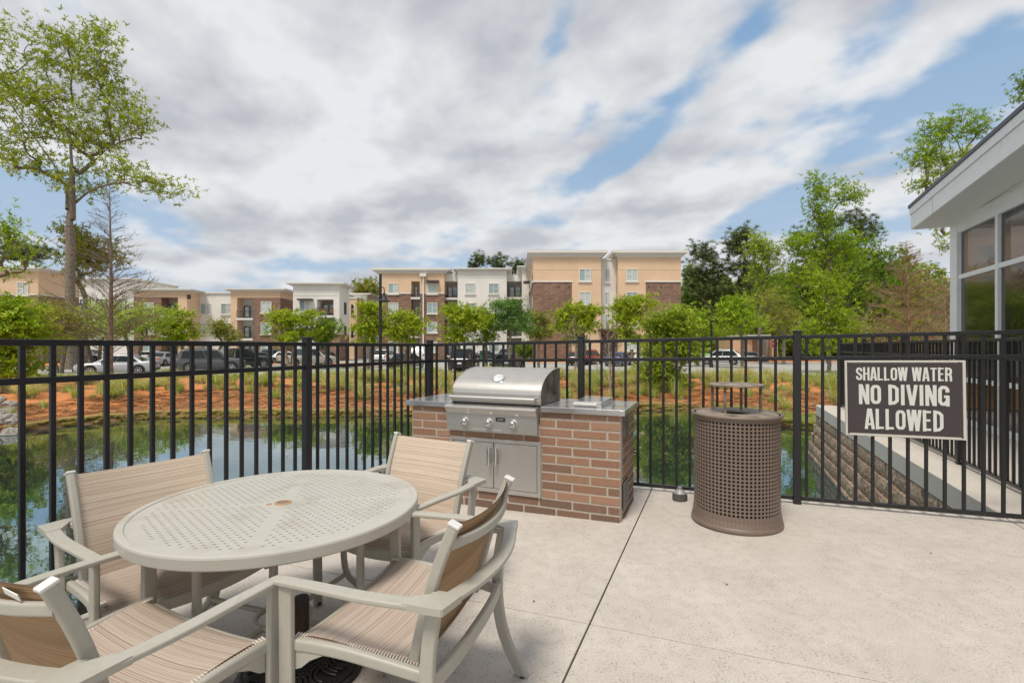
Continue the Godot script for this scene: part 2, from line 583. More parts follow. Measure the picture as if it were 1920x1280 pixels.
	# plants
	for k in ["leaf", "needle", "blade"]:
		m = mat(k, Color.WHITE, 0.6 if k != "needle" else 0.7, 0.0, 0.35)
		m.vertex_color_use_as_albedo = true
		if k != "needle":
			m.backlight_enabled = true
			m.backlight = Color(0.72, 0.78, 0.26)
	var bark := noise_tex(0.03, [[0.0, Color(0.45, 0.42, 0.40)], [0.5, Color(0.85, 0.83, 0.8)], [1.0, Color(1, 1, 1)]], 256, 5)
	for k in [["bark_grey", Vector3(0.33, 0.29, 0.245)], ["bark_brown", Vector3(0.34, 0.275, 0.225)], ["bark_pale", Vector3(0.48, 0.40, 0.31)], ["bark_rust", Vector3(0.46, 0.31, 0.21)]]:
		m = mat(k[0], lin(k[1].x, k[1].y, k[1].z), 0.95)
		m.albedo_texture = bark
		tri_map(m, Vector3(1.2, 0.35, 1.2))
	# cars and furniture
	for k in [["car_silver", Vector3(0.46, 0.48, 0.50)], ["car_white", Vector3(0.78, 0.78, 0.77)], ["car_charcoal", Vector3(0.085, 0.087, 0.09)], ["car_black", Vector3(0.012, 0.012, 0.014)], ["car_red", Vector3(0.42, 0.03, 0.02)], ["car_maroon", Vector3(0.16, 0.03, 0.025)], ["car_blue", Vector3(0.02, 0.10, 0.33)], ["car_steel_blue", Vector3(0.07, 0.12, 0.17)], ["car_navy", Vector3(0.02, 0.03, 0.06)], ["car_green", Vector3(0.25, 0.52, 0.05)], ["car_beige", Vector3(0.50, 0.47, 0.41)]]:
		m = mat(k[0], lin(k[1].x, k[1].y, k[1].z), 0.35, 0.15)
		m.clearcoat_enabled = true
		m.clearcoat = 0.8
		m.clearcoat_roughness = 0.06
	mat("car_glass", lin(0.022, 0.028, 0.030), 0.06, 0.0, 0.42)
	mat("tyre", lin(0.018, 0.018, 0.018), 0.85)
	mat("alloy", lin(0.50, 0.50, 0.51), 0.3, 0.8)
	mat("car_trim", lin(0.02, 0.02, 0.02), 0.6)
	mat("tail_red", lin(0.55, 0.03, 0.02), 0.2)
	mat("tail_amber", lin(0.80, 0.20, 0.03), 0.2)
	mat("head_clear", lin(0.70, 0.72, 0.74), 0.1, 0.3)
	mat("plate_white", lin(0.70, 0.70, 0.68), 0.5)
	mat("stop_red", lin(0.50, 0.03, 0.03), 0.5)
	mat("utility_green", lin(0.04, 0.10, 0.06), 0.6)
	mat("sign_green", lin(0.02, 0.16, 0.14), 0.5)

func brick_course() -> ImageTexture:
	var im := Image.create(128, 128, false, Image.FORMAT_RGB8)
	im.fill(Color(0.86, 0.80, 0.76))
	var r := RandomNumberGenerator.new()
	r.seed = 12
	for row in 16:
		for k in 5:
			var v := r.randf_range(0.78, 1.0)
			var x := k * 26 - (13 if row % 2 else 0)
			im.fill_rect(Rect2i(x, row * 8, 25, 7), Color(v, v * 0.97, v * 0.95))
	return ImageTexture.create_from_image(im)

# cloth of dark and light threads that run across
func woven(seed_: int, dark: Color, light: Color) -> ImageTexture:
	var r := RandomNumberGenerator.new()
	r.seed = seed_
	var n := FastNoiseLite.new()
	n.seed = seed_
	n.frequency = 0.045
	var im := Image.create(96, 512, false, Image.FORMAT_RGB8)
	var y := 0
	while y < 512:
		var band := r.randi_range(3, 8)
		var gap := r.randi_range(3, 8)
		var k := r.randf_range(0.35, 0.95)
		for j in band + gap:
			if y >= 512:
				break
			for x in 96:
				var a := TAU * x / 96.0
				var v := n.get_noise_3d(cos(a) * 11.0, sin(a) * 11.0, y * 2.3)
				var q := clampf(k * (0.9 + v * 0.3), 0.0, 1.0) if j < band else clampf(0.08 + v * 0.12, 0.0, 1.0)
				im.set_pixel(x, y, light.lerp(dark, q))
			y += 1
	return ImageTexture.create_from_image(im)

# poured concrete: broad and small mottling, grit, hairline cracks and a few drips
func worn_concrete() -> ImageTexture:
	var n := 1024
	var layers: Array[PackedByteArray] = []
	for q in [[0.006, 4], [0.028, 4], [0.20, 2]]:
		var f := FastNoiseLite.new()
		f.noise_type = FastNoiseLite.TYPE_SIMPLEX_SMOOTH
		f.seed = 300 + int(q[1] * 10.0 + q[0] * 1000.0)
		f.frequency = q[0]
		f.fractal_octaves = q[1]
		layers.append(f.get_seamless_image(n, n, false, false, 0.2).get_data())
	var v := PackedFloat32Array()
	v.resize(n * n)
	for i in n * n:
		var a := layers[0][i] / 255.0
		var b := layers[1][i] / 255.0
		var c := layers[2][i] / 255.0
		v[i] = 0.93 + (a - 0.5) * 0.06 + (b - 0.5) * 0.05 + (c - 0.5) * 0.12 - (0.16 if c < 0.24 and b < 0.47 else 0.0)
	var r := RandomNumberGenerator.new()
	r.seed = 41
	for k in 7:   # cracks
		var x := r.randf() * n
		var y := r.randf() * n
		var d := r.randf() * TAU
		var dark := r.randf_range(0.10, 0.22)
		for i in r.randi_range(120, 420):
			d += r.randf_range(-0.22, 0.22)
			x += cos(d)
			y += sin(d)
			v[posmod(int(y), n) * n + posmod(int(x), n)] -= dark * r.randf()
	for k in 26:   # drips and spots
		var x := r.randf() * n
		var y := r.randf() * n
		var rad := r.randf_range(2.0, 9.0)
		var dark := r.randf_range(0.02, 0.07)
		for j in range(-10, 11):
			for i in range(-10, 11):
				var q := Vector2(i, j).length() / rad
				if q < 1.0:
					v[posmod(int(y) + j, n) * n + posmod(int(x) + i, n)] -= dark * (1.0 - q * q)
	var out := PackedByteArray()
	out.resize(n * n * 3)
	for i in n * n:
		var g := clampf(v[i], 0.0, 1.0)
		out[i * 3] = int(g * 255.0)
		out[i * 3 + 1] = int(g * 253.5 - (1.0 - g) * 4.0)
		out[i * 3 + 2] = int(g * 251.0 - (1.0 - g) * 14.0)
	return ImageTexture.create_from_image(Image.create_from_data(n, n, false, Image.FORMAT_RGB8, out))

# ---------------------------------------------------------------- the scene
func _ready() -> void:
	var cam := Camera3D.new()
	cam.name = "camera"
	cam.position = Vector3(0, EYE, 0)
	cam.projection = Camera3D.PROJECTION_FRUSTUM
	cam.near = 0.05
	cam.far = 2000.0
	cam.size = 2.0 * cam.near * 640.0 / F
	cam.frustum_offset = Vector2(0, cam.near * 10.0 / F)
	add_child(cam)
	cam.current = true
	var env := Environment.new()
	env.background_mode = Environment.BG_SKY
	var sky := Sky.new()
	var sm := PanoramaSkyMaterial.new()
	sm.panorama = make_sky()
	sky.sky_material = sm
	env.sky = sky
	env.tonemap_mode = Environment.TONE_MAPPER_LINEAR
	env.tonemap_exposure = 2.0
	env.sdfgi_enabled = true
	env.ssao_enabled = true
	env.ssil_enabled = true
	var we := WorldEnvironment.new()
	we.name = "world"
	we.environment = env
	add_child(we)
	var sun := DirectionalLight3D.new()
	sun.name = "sun"
	sun.light_color = Color(1.0, 0.96, 0.90)
	sun.light_energy = 0.48
	sun.light_angular_distance = 16.0
	sun.shadow_enabled = true
	sun.sky_mode = DirectionalLight3D.SKY_MODE_LIGHT_ONLY
	add_child(sun)
	sun.look_at_from_position(Vector3(-2.3, 10.0, 4.6), Vector3.ZERO)

	make_materials()
	make_ground()
	make_terrace()
	make_wall()
	make_clubhouse()
	flats_right()
	flats_middle()
	flats_left()
	flats_far_left()
	island(-60, 150, 46.0, 54.0)
	island(270, 640, 52.0, 56.0)
	island(640, 700, 46.0, 52.0)
	island(985, 1120, 58.0, 61.0)
	island(1210, 1290, 58.0, 61.0)
	island(1400, 1600, 60.0, 72.0)
	island(880, 990, 60.0, 62.0)
	make_fences()
	make_trees()
	make_planting()
	make_island()
	make_bin()
	make_table()
	make_chairs()
	make_sign()
	make_cars()
	make_furniture()

# ---------------------------------------------------------------- sky: air and clouds only
func make_sky() -> Texture2D:
	var w := 2048
	var h := 1024
	var data := PackedFloat32Array()
	data.resize(w * h * 3)
	var base := FastNoiseLite.new()
	base.noise_type = FastNoiseLite.TYPE_SIMPLEX_SMOOTH
	base.seed = SKY_SEED
	base.frequency = 0.95
	base.fractal_octaves = 7
	base.fractal_gain = 0.56
	var shade := FastNoiseLite.new()
	shade.noise_type = FastNoiseLite.TYPE_SIMPLEX_SMOOTH
	shade.seed = SKY_SEED + 5
	shade.frequency = 1.5
	shade.fractal_octaves = 6
	shade.fractal_gain = 0.55
	# where the cloud deck opens (+: cloud, -: gap): azimuth, elevation, half sizes and tilt in degrees
	var spots := [
		[4.9, 31.0, 4.5, 2.3, 65, -1.35], [8.5, 24.5, 3.0, 1.3, 55, -0.7], [16.5, 23.5, 7.0, 1.5, 42, -1.1], [9.5, 20.0, 5.0, 1.6, 45, -0.9], [25, 29, 5.0, 1.4, 42, -0.9], [5, 12, 3.0, 2.2, 50, -0.6],
		[-14.9, 25.4, 6, 4.5, 20, 0.55], [-5.0, 22.0, 4, 3, 20, 0.5],
		[42.5, 22.0, 5.5, 2.8, 38, -1.3], [39, 29, 5, 1.8, 40, -0.8], [30, 16, 6, 1.5, 28, -0.7], [22, 12, 5, 1.2, 25, -0.55], [36, 9, 8, 2.2, 10, -0.5],
		[-40, 12, 9, 4.0, 8, -0.55], [-29, 7, 7, 2.6, 5, -0.40], [-44, 8, 8, 4, 0, -0.4], [-24.5, 20, 2.6, 1.2, 60, -0.3], [-22, 15, 8, 3.5, 15, 0.35],
		[-22, 26, 18, 12, 10, 0.24], [-10, 16, 12, 5, 10, 0.20], [12, 27, 7, 3, 50, 0.16], [30, 24, 6, 3, 42, 0.22], [20, 14, 8, 2, 40, 0.18], [-40, 28, 12, 6, 0, 0.25], [18, 6, 10, 3, 0, 0.12], [37, 15.5, 4.5, 2, 42, 0.22],
	]
	for s in spots:
		s.append(cos(deg_to_rad(s[4])))
		s.append(sin(deg_to_rad(s[4])))
	var bright := Vector3(0.83, 0.84, 0.85)
	var dull := Vector3(0.52, 0.535, 0.575)
	for j in h:
		var el := PI * 0.5 - PI * (j + 0.5) / h
		if el < -0.01:
			for i in w:
				var k := (j * w + i) * 3
				data[k] = 0.20
				data[k + 1] = 0.19
				data[k + 2] = 0.15
			continue
		var y := sin(el)
		var ce := cos(el)
		var fall := 1.0 / (maxf(y, 0.0) + 0.16)
		var up := clampf(y, 0.0, 1.0)
		var air := Vector3(0.52, 0.65, 0.79).lerp(Vector3(0.18, 0.36, 0.605), pow(clampf(up * 1.9, 0.0, 1.0), 0.9))
		var eld := rad_to_deg(el)
		for i in w:
			var az := TAU * (i + 0.5) / w
			var px := sin(az) * ce * fall
			var pz := cos(az) * ce * fall
			# the deck is drawn out along the wind
			var qx := px * 0.82 + pz * 0.57
			var qz := (-px * 0.57 + pz * 0.82) * 0.85
			var d := base.get_noise_2d(qx, qz) * 0.78 + 0.215 + shade.get_noise_2d(qx * 2.0, qz * 2.0) * 0.20
			var azd := rad_to_deg(wrapf(az, -PI, PI))
			if absf(azd) < 75.0:
				for s in spots:
					var dx: float = azd - s[0]
					var dy: float = eld - s[1]
					var ex: float = (dx * s[6] + dy * s[7]) / s[2]
					var ey: float = (-dx * s[7] + dy * s[6]) / s[3]
					var q := ex * ex + ey * ey
					if q < 7.0:
						d += s[5] * exp(-q * 0.7) * 0.40
			var cover := maxf(smoothstep(-0.21, 0.19, d), 0.10)
			var sh := shade.get_noise_2d(qx + 7.0, qz - 3.0)
			var grey_ := clampf(0.27 + d * 0.40 - sh * 1.45, 0.0, 1.0)
			var cl := bright.lerp(dull, grey_)
			cl = cl.lerp(Vector3(0.60, 0.66, 0.74), exp(-maxf(y, 0.0) * 11.0) * 0.55)
			var o := air.lerp(cl, cover * 0.97)
			var k := (j * w + i) * 3
			data[k] = o.x * SKY_GAIN
			data[k + 1] = o.y * SKY_GAIN
			data[k + 2] = o.z * SKY_GAIN
	return ImageTexture.create_from_image(Image.create_from_data(w, h, false, Image.FORMAT_RGBF, data.to_byte_array()))

const SKY_SEED := 14
const SKY_GAIN := 0.50

# ---------------------------------------------------------------- ground
var shore_x := [-60.0, -30.0, -19.0, -15.6, -14.9, -13.4, -10.0, -7.0, 0.8, 5.3, 7.4, 8.3, 9.0, 10.0, 40.0]
var shore_z := [-20.0, -10.0, 7.0, 13.6, 16.0, 17.9, 18.3, 18.4, 19.2, 20.4, 20.6, 18.0, 15.8, 14.6, 14.0]
var ground_noise: FastNoiseLite

func shore(x: float) -> float:
	for k in shore_x.size() - 1:
		if x <= shore_x[k + 1]:
			return lerpf(shore_z[k], shore_z[k + 1], (x - shore_x[k]) / (shore_x[k + 1] - shore_x[k]))
	return shore_z[-1]

func ground(x: float, depth: float) -> float:   # height of the bank, depth = -z
	var d := depth - shore(x) + ground_noise.get_noise_2d(x * 6.0, depth * 6.0) * 0.35
	if x < -14.0:
		d = minf(d, 60.0)
		d = maxf(d, (-15.0 - x) * 0.5) if depth < 13.0 else d
	var y := WATER
	if d < 0.0:
		return WATER + maxf(d * 0.45, -1.6)
	y = WATER + 0.16 * smoothstep(0.0, 0.35, d) + 0.58 * smoothstep(0.2, 12.5, d) - 0.12 * smoothstep(11.0, 14.5, d)
	y += ground_noise.get_noise_2d(x * 3.0, depth * 3.0) * 0.10 * smoothstep(0.5, 3.0, d)
	return minf(y, LOT - 0.02) if depth > 32.0 else y

func make_ground() -> void:
	ground_noise = FastNoiseLite.new()
	ground_noise.seed = 4
	ground_noise.frequency = 0.06
	ground_noise.fractal_octaves = 4
	# the wide ground under everything
	var b := MB.new()
	b.flat(Vector3(-400, LOT - 0.25, 30), Vector3(400, LOT - 0.25, 30), Vector3(400, LOT - 0.25, -600), Vector3(-400, LOT - 0.25, -600), Vector3.UP)
	# a hole for the pond is not needed: this sheet starts behind the bank
	b = MB.new()
	b.flat(Vector3(-400, LOT - 0.1, -33.4), Vector3(400, LOT - 0.1, -33.4), Vector3(400, LOT - 0.1, -700), Vector3(-400, LOT - 0.1, -700), Vector3.UP)
	structure("ground", b, M.lawn)
	# the bank: pine straw over a sloping shore
	b = MB.new()
	var mud := MB.new()
	var x0 := -46.0
	var nx := 176
	var z0 := 4.0
	var nz := 60
	var hs: Array[PackedFloat32Array] = []
	for j in nz + 1:
		var row := PackedFloat32Array()
		for i in nx + 1:
			row.append(ground(x0 + i * 0.5, z0 + j * 0.5))
		hs.append(row)
	var pt := func(i: int, j: int) -> Vector3: return Vector3(x0 + i * 0.5, hs[j][i], -(z0 + j * 0.5))
	var nm := func(i: int, j: int) -> Vector3:
		var l := hs[j][maxi(i - 1, 0)]
		var r := hs[j][mini(i + 1, nx)]
		var n2 := hs[maxi(j - 1, 0)][i]
		var f2 := hs[mini(j + 1, nz)][i]
		return Vector3(l - r, 1.0, f2 - n2).normalized()
	for j in nz:
		for i in nx:
			var a: Vector3 = pt.call(i, j)
			var d: Vector3 = pt.call(i + 1, j)
			var e: Vector3 = pt.call(i + 1, j + 1)
			var f: Vector3 = pt.call(i, j + 1)
			var low := minf(minf(a.y, d.y), minf(e.y, f.y))
			var q := mud if low < WATER + 0.05 else b
			q.quad(a, d, e, f, nm.call(i, j), nm.call(i + 1, j), nm.call(i + 1, j + 1), nm.call(i, j + 1))
	structure("pond_bank", b, M.pine_straw)
	structure("pond_shore", mud, M.shore_mud)
	b = MB.new()
	b.flat(Vector3(-60, WATER, 6), Vector3(40, WATER, 6), Vector3(40, WATER, -23), Vector3(-60, WATER, -23), Vector3.UP)
	structure("pond_water", b, M.water)
	b = MB.new()
	b.flat(Vector3(-60, WATER - 1.7, 6), Vector3(40, WATER - 1.7, 6), Vector3(40, WATER - 1.7, -6), Vector3(-60, WATER - 1.7, -6), Vector3.UP)
	structure("pond_bed", b, M.shore_mud)
	# car park
	b = MB.new()
	b.flat(Vector3(-90, LOT, -33.6), Vector3(80, LOT, -33.6), Vector3(80, LOT, -100), Vector3(-90, LOT, -100), Vector3.UP)
	structure("car_park_road", b, M.asphalt)
	b = MB.new()
	b.box(Vector3(-5, LOT + 0.0, -33.45), Vector3(170, 0.26, 0.3), 0.03)
	structure("road_kerb", b, M.kerb_concrete)

# an island of pine straw with a kerb in the car park
func island(px0: float, px1: float, z_near: float, z_far: float) -> void:
	var x0 := (px0 - 960.0) / F * z_near
	var x1 := (px1 - 960.0) / F * z_near
	var o := Node3D.new()
	o.name = numbered("planted_island")
	add_child(o, true)
	o.position = Vector3((x0 + x1) * 0.5, LOT, -(z_near + z_far) * 0.5)
	o.set_meta("kind", "structure")
	var b := MB.new()
	b.box(Vector3(0, 0.06, 0), Vector3(x1 - x0, 0.16, z_far - z_near), 0.04)
	obj("kerb", b, M.kerb_concrete, o)
	b = MB.new()
	b.box(Vector3(0, 0.12, 0), Vector3(x1 - x0 - 0.5, 0.16, z_far - z_near - 0.5), 0.07)
	obj("straw_bed", b, M.pine_straw, o)

# ---------------------------------------------------------------- plants
var sprays := {}

func make_sprays() -> void:
	rng.seed = 77
	for k in 3:   # broad leaves: folded blades round a little twig
		var b := MB.new()
		for i in 11:
			var d := Vector3(rng.randf_range(-1, 1), rng.randf_range(-0.75, 0.75), rng.randf_range(-1, 1)).normalized()
			var c := d * rng.randf_range(0.05, 0.32)
			var l := rng.randf_range(0.13, 0.20)
			var w := l * rng.randf_range(0.28, 0.38)
			var along := (d + Vector3(0, -0.35, 0) + Vector3(rng.randf_range(-0.6, 0.6), rng.randf_range(-0.4, 0.4), rng.randf_range(-0.6, 0.6))).normalized()
			var side := along.cross(Vector3(rng.randf_range(-0.5, 0.5), 1, rng.randf_range(-0.5, 0.5))).normalized()
			var up := side.cross(along).normalized()
			var p0 := c - along * l
			var p1 := c + along * l
			var m := c + up * w * 0.35
			b.tri(p0, m + side * w, p1, (up - side * 0.4).normalized(), up, (up - side * 0.4).normalized())
			b.tri(p0, m - side * w, p1, (up + side * 0.4).normalized(), up, (up + side * 0.4).normalized())
		sprays["leaf%d" % k] = b.mesh()
	for k in 2:   # tufts of long needles
		var b := MB.new()
		for i in 26:
			var d := Vector3(rng.randf_range(-1, 1), rng.randf_range(-0.5, 1), rng.randf_range(-1, 1)).normalized()
			var s := d.cross(Vector3(rng.randf(), rng.randf(), 0.3)).normalized() * 0.022
			var c := Vector3(rng.randf_range(-1, 1), rng.randf_range(-0.5, 0.5), rng.randf_range(-1, 1)) * 0.16
			var up := (d + Vector3.UP).normalized()
			b.tri(c - s, c + s, c + d * rng.randf_range(0.25, 0.40), up, up, up)
		sprays["needle%d" % k] = b.mesh()
	for k in 2:   # feathery small foliage
		var b := MB.new()
		for i in 22:
			var d := Vector3(rng.randf_range(-1, 1), rng.randf_range(-0.8, 0.8), rng.randf_range(-1, 1)).normalized()
			var c := d * rng.randf_range(0.03, 0.34)
			var l := rng.randf_range(0.05, 0.085)
			var side := d.cross(Vector3(rng.randf_range(-1, 1), 1, rng.randf_range(-1, 1))).normalized()
			var up := side.cross(d).normalized()
			b.tri(c - d * l, c + side * l * 0.45, c + d * l, up, up, up)
			b.tri(c - d * l, c - side * l * 0.45, c + d * l, up, up, up)
		sprays["fine%d" % k] = b.mesh()

# fills a MultiMesh with sprays
func foliage(parent: Node3D, called: String, kind: String, variants: int, mat_: Material, places: Array[Transform3D], cols: PackedColorArray) -> void:
	for k in variants:
		var mm := MultiMesh.new()
		mm.transform_format = MultiMesh.TRANSFORM_3D
		mm.use_colors = true
		mm.mesh = sprays["%s%d" % [kind, k]]
		var idx := PackedInt32Array()
		for i in range(k, places.size(), variants):
			idx.append(i)
		mm.instance_count = idx.size()
		for i in idx.size():
			mm.set_instance_transform(i, places[idx[i]])
			mm.set_instance_color(i, cols[idx[i]])
		var o := MultiMeshInstance3D.new()
		o.multimesh = mm
		o.material_override = mat_
		o.name = called
		o.set_meta("kind", "stuff")
		parent.add_child(o, true)

func tint(pal: Array, r: RandomNumberGenerator) -> Color:
	var a: Vector3 = pal[0]
	var b: Vector3 = pal[1]
	var v := a.lerp(b, r.randf()) * r.randf_range(0.80, 1.18)
	return Color(v.x, v.y, v.z)

# A tree. blobs: [centre (from the base), radii, targets]; limbs grow from the trunk to points inside the blobs, leaves sit on the limbs.
func tree(called: String, label: String, where: Vector3, fork: float, trunk_r: float, blobs: Array, o: Dictionary, group := "") -> Node3D:
	var r := RandomNumberGenerator.new()
	r.seed = o.get("seed", 1)
	var root := thing(called, label, "tree" if not o.has("category") else o.category, where, 0.0, group)
	var pos := PackedVector3Array()
	var par := PackedInt32Array()
	var lean: Vector3 = o.get("lean", Vector3.ZERO)
	var stems: int = o.get("stems", 1)
	var starts := PackedInt32Array()
	var leader: float = o.get("leader", fork)
	for st in stems:
		var off := Vector3.ZERO
		var spread := Vector3.ZERO
		if stems > 1:
			var a := TAU * st / stems + 0.4
			off = Vector3(cos(a), 0, sin(a)) * trunk_r * 1.2
			spread = Vector3(cos(a), 0, sin(a)) * fork * 0.18
		var n := 8
		for k in n + 1:
			var q := float(k) / n
			pos.append(off + spread * q + Vector3(0, leader * q, 0) + lean * q * q + Vector3(r.randf_range(-1, 1), 0, r.randf_range(-1, 1)) * trunk_r * 0.12 * (1.0 if k > 0 else 0.0))
			par.append(-1 if k == 0 else pos.size() - 2)
			if leader * q >= fork * 0.82:
				starts.append(pos.size() - 1)
	for line in o.get("scaffold", []):   # main limbs laid out beforehand
		var pts := curve(line, 4)
		var near := starts[0]
		for k in pos.size():
			if (k >= starts[0] or starts.has(k)) and pos[k].distance_to(pts[0]) < pos[near].distance_to(pts[0]):
				near = k
		for k in pts.size():
			pos.append(pts[k])
			par.append(near)
			near = pos.size() - 1
			starts.append(near)
	var trunk_n := stems * 9
	var first := pos.size()
	var targets := PackedVector3Array()
	var sizes := PackedFloat32Array()
	for bl in blobs:
		var c: Vector3 = bl[0]
		var rad: Vector3 = bl[1]
		for k in int(bl[2]):
			var d := Vector3(r.randfn(), r.randfn(), r.randfn()).normalized()
			targets.append(c + d * rad * pow(r.randf(), o.get("fill", 0.42)))
	var top: Vector3 = pos[starts[0]]
	var order := range(targets.size())
	order.sort_custom(func(a, b): return targets[a].distance_squared_to(top) < targets[b].distance_squared_to(top))
	var weight := PackedFloat32Array()
	weight.resize(pos.size())
	var tips := PackedInt32Array()
	var droop: float = o.get("droop", 0.0)
	var rise: float = o.get("rise", 0.35)
	var thin: float = o.get("limb", 1.0)
	for i in order:
		var t := targets[i]
		var best := -1
		var cost := INF
		for k in pos.size():
			if k < first and not starts.has(k):
				continue
			var p := pos[k]
			var gap: float = p.distance_to(t)
			var c: float = gap * (1.0 + rise * (1.0 - (t.y - p.y) / maxf(gap, 0.01))) + maxf(0.0, p.y - t.y) * o.get("climb", 0.9)
			if c < cost:
				cost = c
				best = k
		var a := pos[best]
		var dir := Vector3.UP
		if par[best] >= 0:
			dir = (a - pos[par[best]]).normalized()
		var len_ := a.distance_to(t)
		var m1 := a + (dir * 0.45 + (t - a).normalized() * 0.65).normalized() * len_ * 0.36
		var m2 := a.lerp(t, 0.70) + Vector3(0, len_ * (0.05 - droop), 0) + Vector3(r.randf_range(-1, 1), r.randf_range(-1, 1), r.randf_range(-1, 1)) * len_ * 0.05
		var last := best
		for p in [m1, m2, t]:
			pos.append(p)
			par.append(last)
			last = pos.size() - 1
		tips.append(last)
	weight.resize(pos.size())
	for k in tips:
		weight[k] += 1.0
	for k in range(pos.size() - 1, -1, -1):
		if par[k] >= 0:
			weight[par[k]] += weight[k]
	var total := 0.0
	for k in pos.size():
		total = maxf(total, weight[k])
	var rt: float = o.get("twig", 0.014)
	var power := log(trunk_r / rt) / log(maxf(total, 2.0))
	var trunk := MB.new()
	var limbs := MB.new()
	for k in pos.size():
		if par[k] < 0:
			continue
		var r1 := rt * pow(weight[par[k]], power)
		var r2 := rt * pow(maxf(weight[k], 0.6), power)
		if k < trunk_n:
			var q := float(k % 9) / 8.0
			r1 = maxf(r1, trunk_r * (1.0 - 0.35 * (q - 0.125)))
			r2 = maxf(r2, trunk_r * (1.0 - 0.35 * q))
			if leader > fork * 1.05:
				r1 = trunk_r * (1.0 - 0.93 * (q - 0.125))
				r2 = trunk_r * (1.0 - 0.93 * q)
			if k % 9 == 1:
				r1 *= 1.35
			trunk.cone(pos[par[k]], pos[k], r1, r2, 10)
		else:
			r1 = minf(r1, r2 * 1.7) * thin
			r2 *= thin
			limbs.cone(pos[par[k]], pos[k], r1, r2, 6 if r1 > 0.05 else 4)
	var bark: Material = M[o.get("bark", "bark_grey")]
	obj("trunk", trunk, bark, root)
	if limbs.v.size():
		obj("limbs", limbs, bark, root)
	var per: int = o.get("leaves", 0)
	if per > 0:
		var places: Array[Transform3D] = []
		var cols := PackedColorArray()
		var rc: float = o.get("clump", 0.6)
		var ls: float = o.get("leaf_size", 1.0)
		var pal: Array = o.palette
		for k in tips:
			var shade_ := tint(pal, r)
			for i in per:
				var from := pos[k].lerp(pos[par[k]], r.randf() * 0.7)
				var d := Vector3(r.randfn(), r.randfn() * o.get("flat", 0.7), r.randfn()) * rc * 0.5
				var bs := Basis.from_euler(Vector3(r.randf_range(-0.5, 0.5), r.randf() * TAU, r.randf_range(-0.5, 0.5))).scaled(Vector3.ONE * ls * r.randf_range(0.7, 1.25))
				places.append(Transform3D(bs, from + d))
				cols.append(shade_.lerp(tint(pal, r), 0.6))
		var kind: String = o.get("kind", "leaf")
		foliage(root, "crown", kind, 3 if kind == "leaf" else 2, M.needle if kind == "needle" else M.leaf, places, cols)
	return root

# blobs given on the photograph: [px, py, rx, ry, targets] at a depth, made into real volumes round the base
func blobs_at(list: Array, depth: float, base: Vector3, thick := 1.0) -> Array:
	var out := []
	for b in list:
		var c := at(b[0], b[1], depth) - base
		var k := depth / F
		out.append([c, Vector3(b[2] * k, b[3] * k, b[2] * k * thick), b[4]])
	return out

# a leafless conifer: a straight leader and fine side branches with twigs
func bare_tree(called: String, label: String, where: Vector3, height: float, trunk_r: float, reach: float, start: float, count: int, bark: String, seed_: int, up := 0.35) -> Node3D:
	var r := RandomNumberGenerator.new()
	r.seed = seed_
	var root := thing(called, label, "tree", where)
	var tr := MB.new()
	var n := 12
	var spine := PackedVector3Array()
	for k in n + 1:
		var q := float(k) / n
		spine.append(Vector3(sin(q * 5.0) * 0.06, height * q, cos(q * 4.0) * 0.05))
	for k in n:
		var r1 := trunk_r * (1.0 - float(k) / n) + 0.012
		tr.cone(spine[k], spine[k + 1], r1 * (1.5 if k == 0 else 1.0), trunk_r * (1.0 - float(k + 1) / n) + 0.012, 9)
	obj("trunk", tr, M[bark], root)
	var br := MB.new()
	for i in count:
		var q := start + (1.0 - start) * pow(float(i) / count, 0.85)
		var y := height * q
		var p := spine[int(q * n * 0.999)].lerp(spine[mini(int(q * n * 0.999) + 1, n)], fposmod(q * n, 1.0))
		var a := r.randf() * TAU
		var l := reach * (1.0 - pow((q - start) / (1.0 - start), 1.3)) * r.randf_range(0.6, 1.1) + 0.25
		var d := Vector3(cos(a), up * r.randf_range(0.5, 1.4), sin(a)).normalized()
		var pts := PackedVector3Array([p])
		for k in 4:
			var e := Vector3(r.randf_range(-1, 1), r.randf_range(-0.6, 1), r.randf_range(-1, 1)) * l * 0.03
			pts.append(p + d * l * (k + 1) / 4.0 + e + Vector3(0, sin((k + 1) / 4.0 * PI) * l * 0.06, 0))
		var rb := clampf(trunk_r * 0.22 * (1.1 - q), 0.010, 0.05)
		for k in 4:
			br.cone(pts[k], pts[k + 1], rb * (1.0 - k * 0.2), rb * (0.8 - k * 0.2) + 0.004, 3)
		for k in int(4 + l * 3.0):
			var f := r.randf_range(0.25, 1.0)
			var s := pts[int(f * 3.99)].lerp(pts[int(f * 3.99) + 1], fposmod(f * 4.0, 1.0))
			var td := (d * 0.8 + Vector3(r.randf_range(-1, 1), r.randf_range(-0.2, 0.8), r.randf_range(-1, 1)) * 0.8).normalized()
			var tl := l * r.randf_range(0.12, 0.30)
			br.cone(s, s + td * tl * 0.6, 0.009, 0.007, 3)
			br.cone(s + td * tl * 0.6, s + td * tl + Vector3(0, tl * 0.12, 0), 0.007, 0.003, 3)
	obj("branches", br, M[bark], root)
	return root

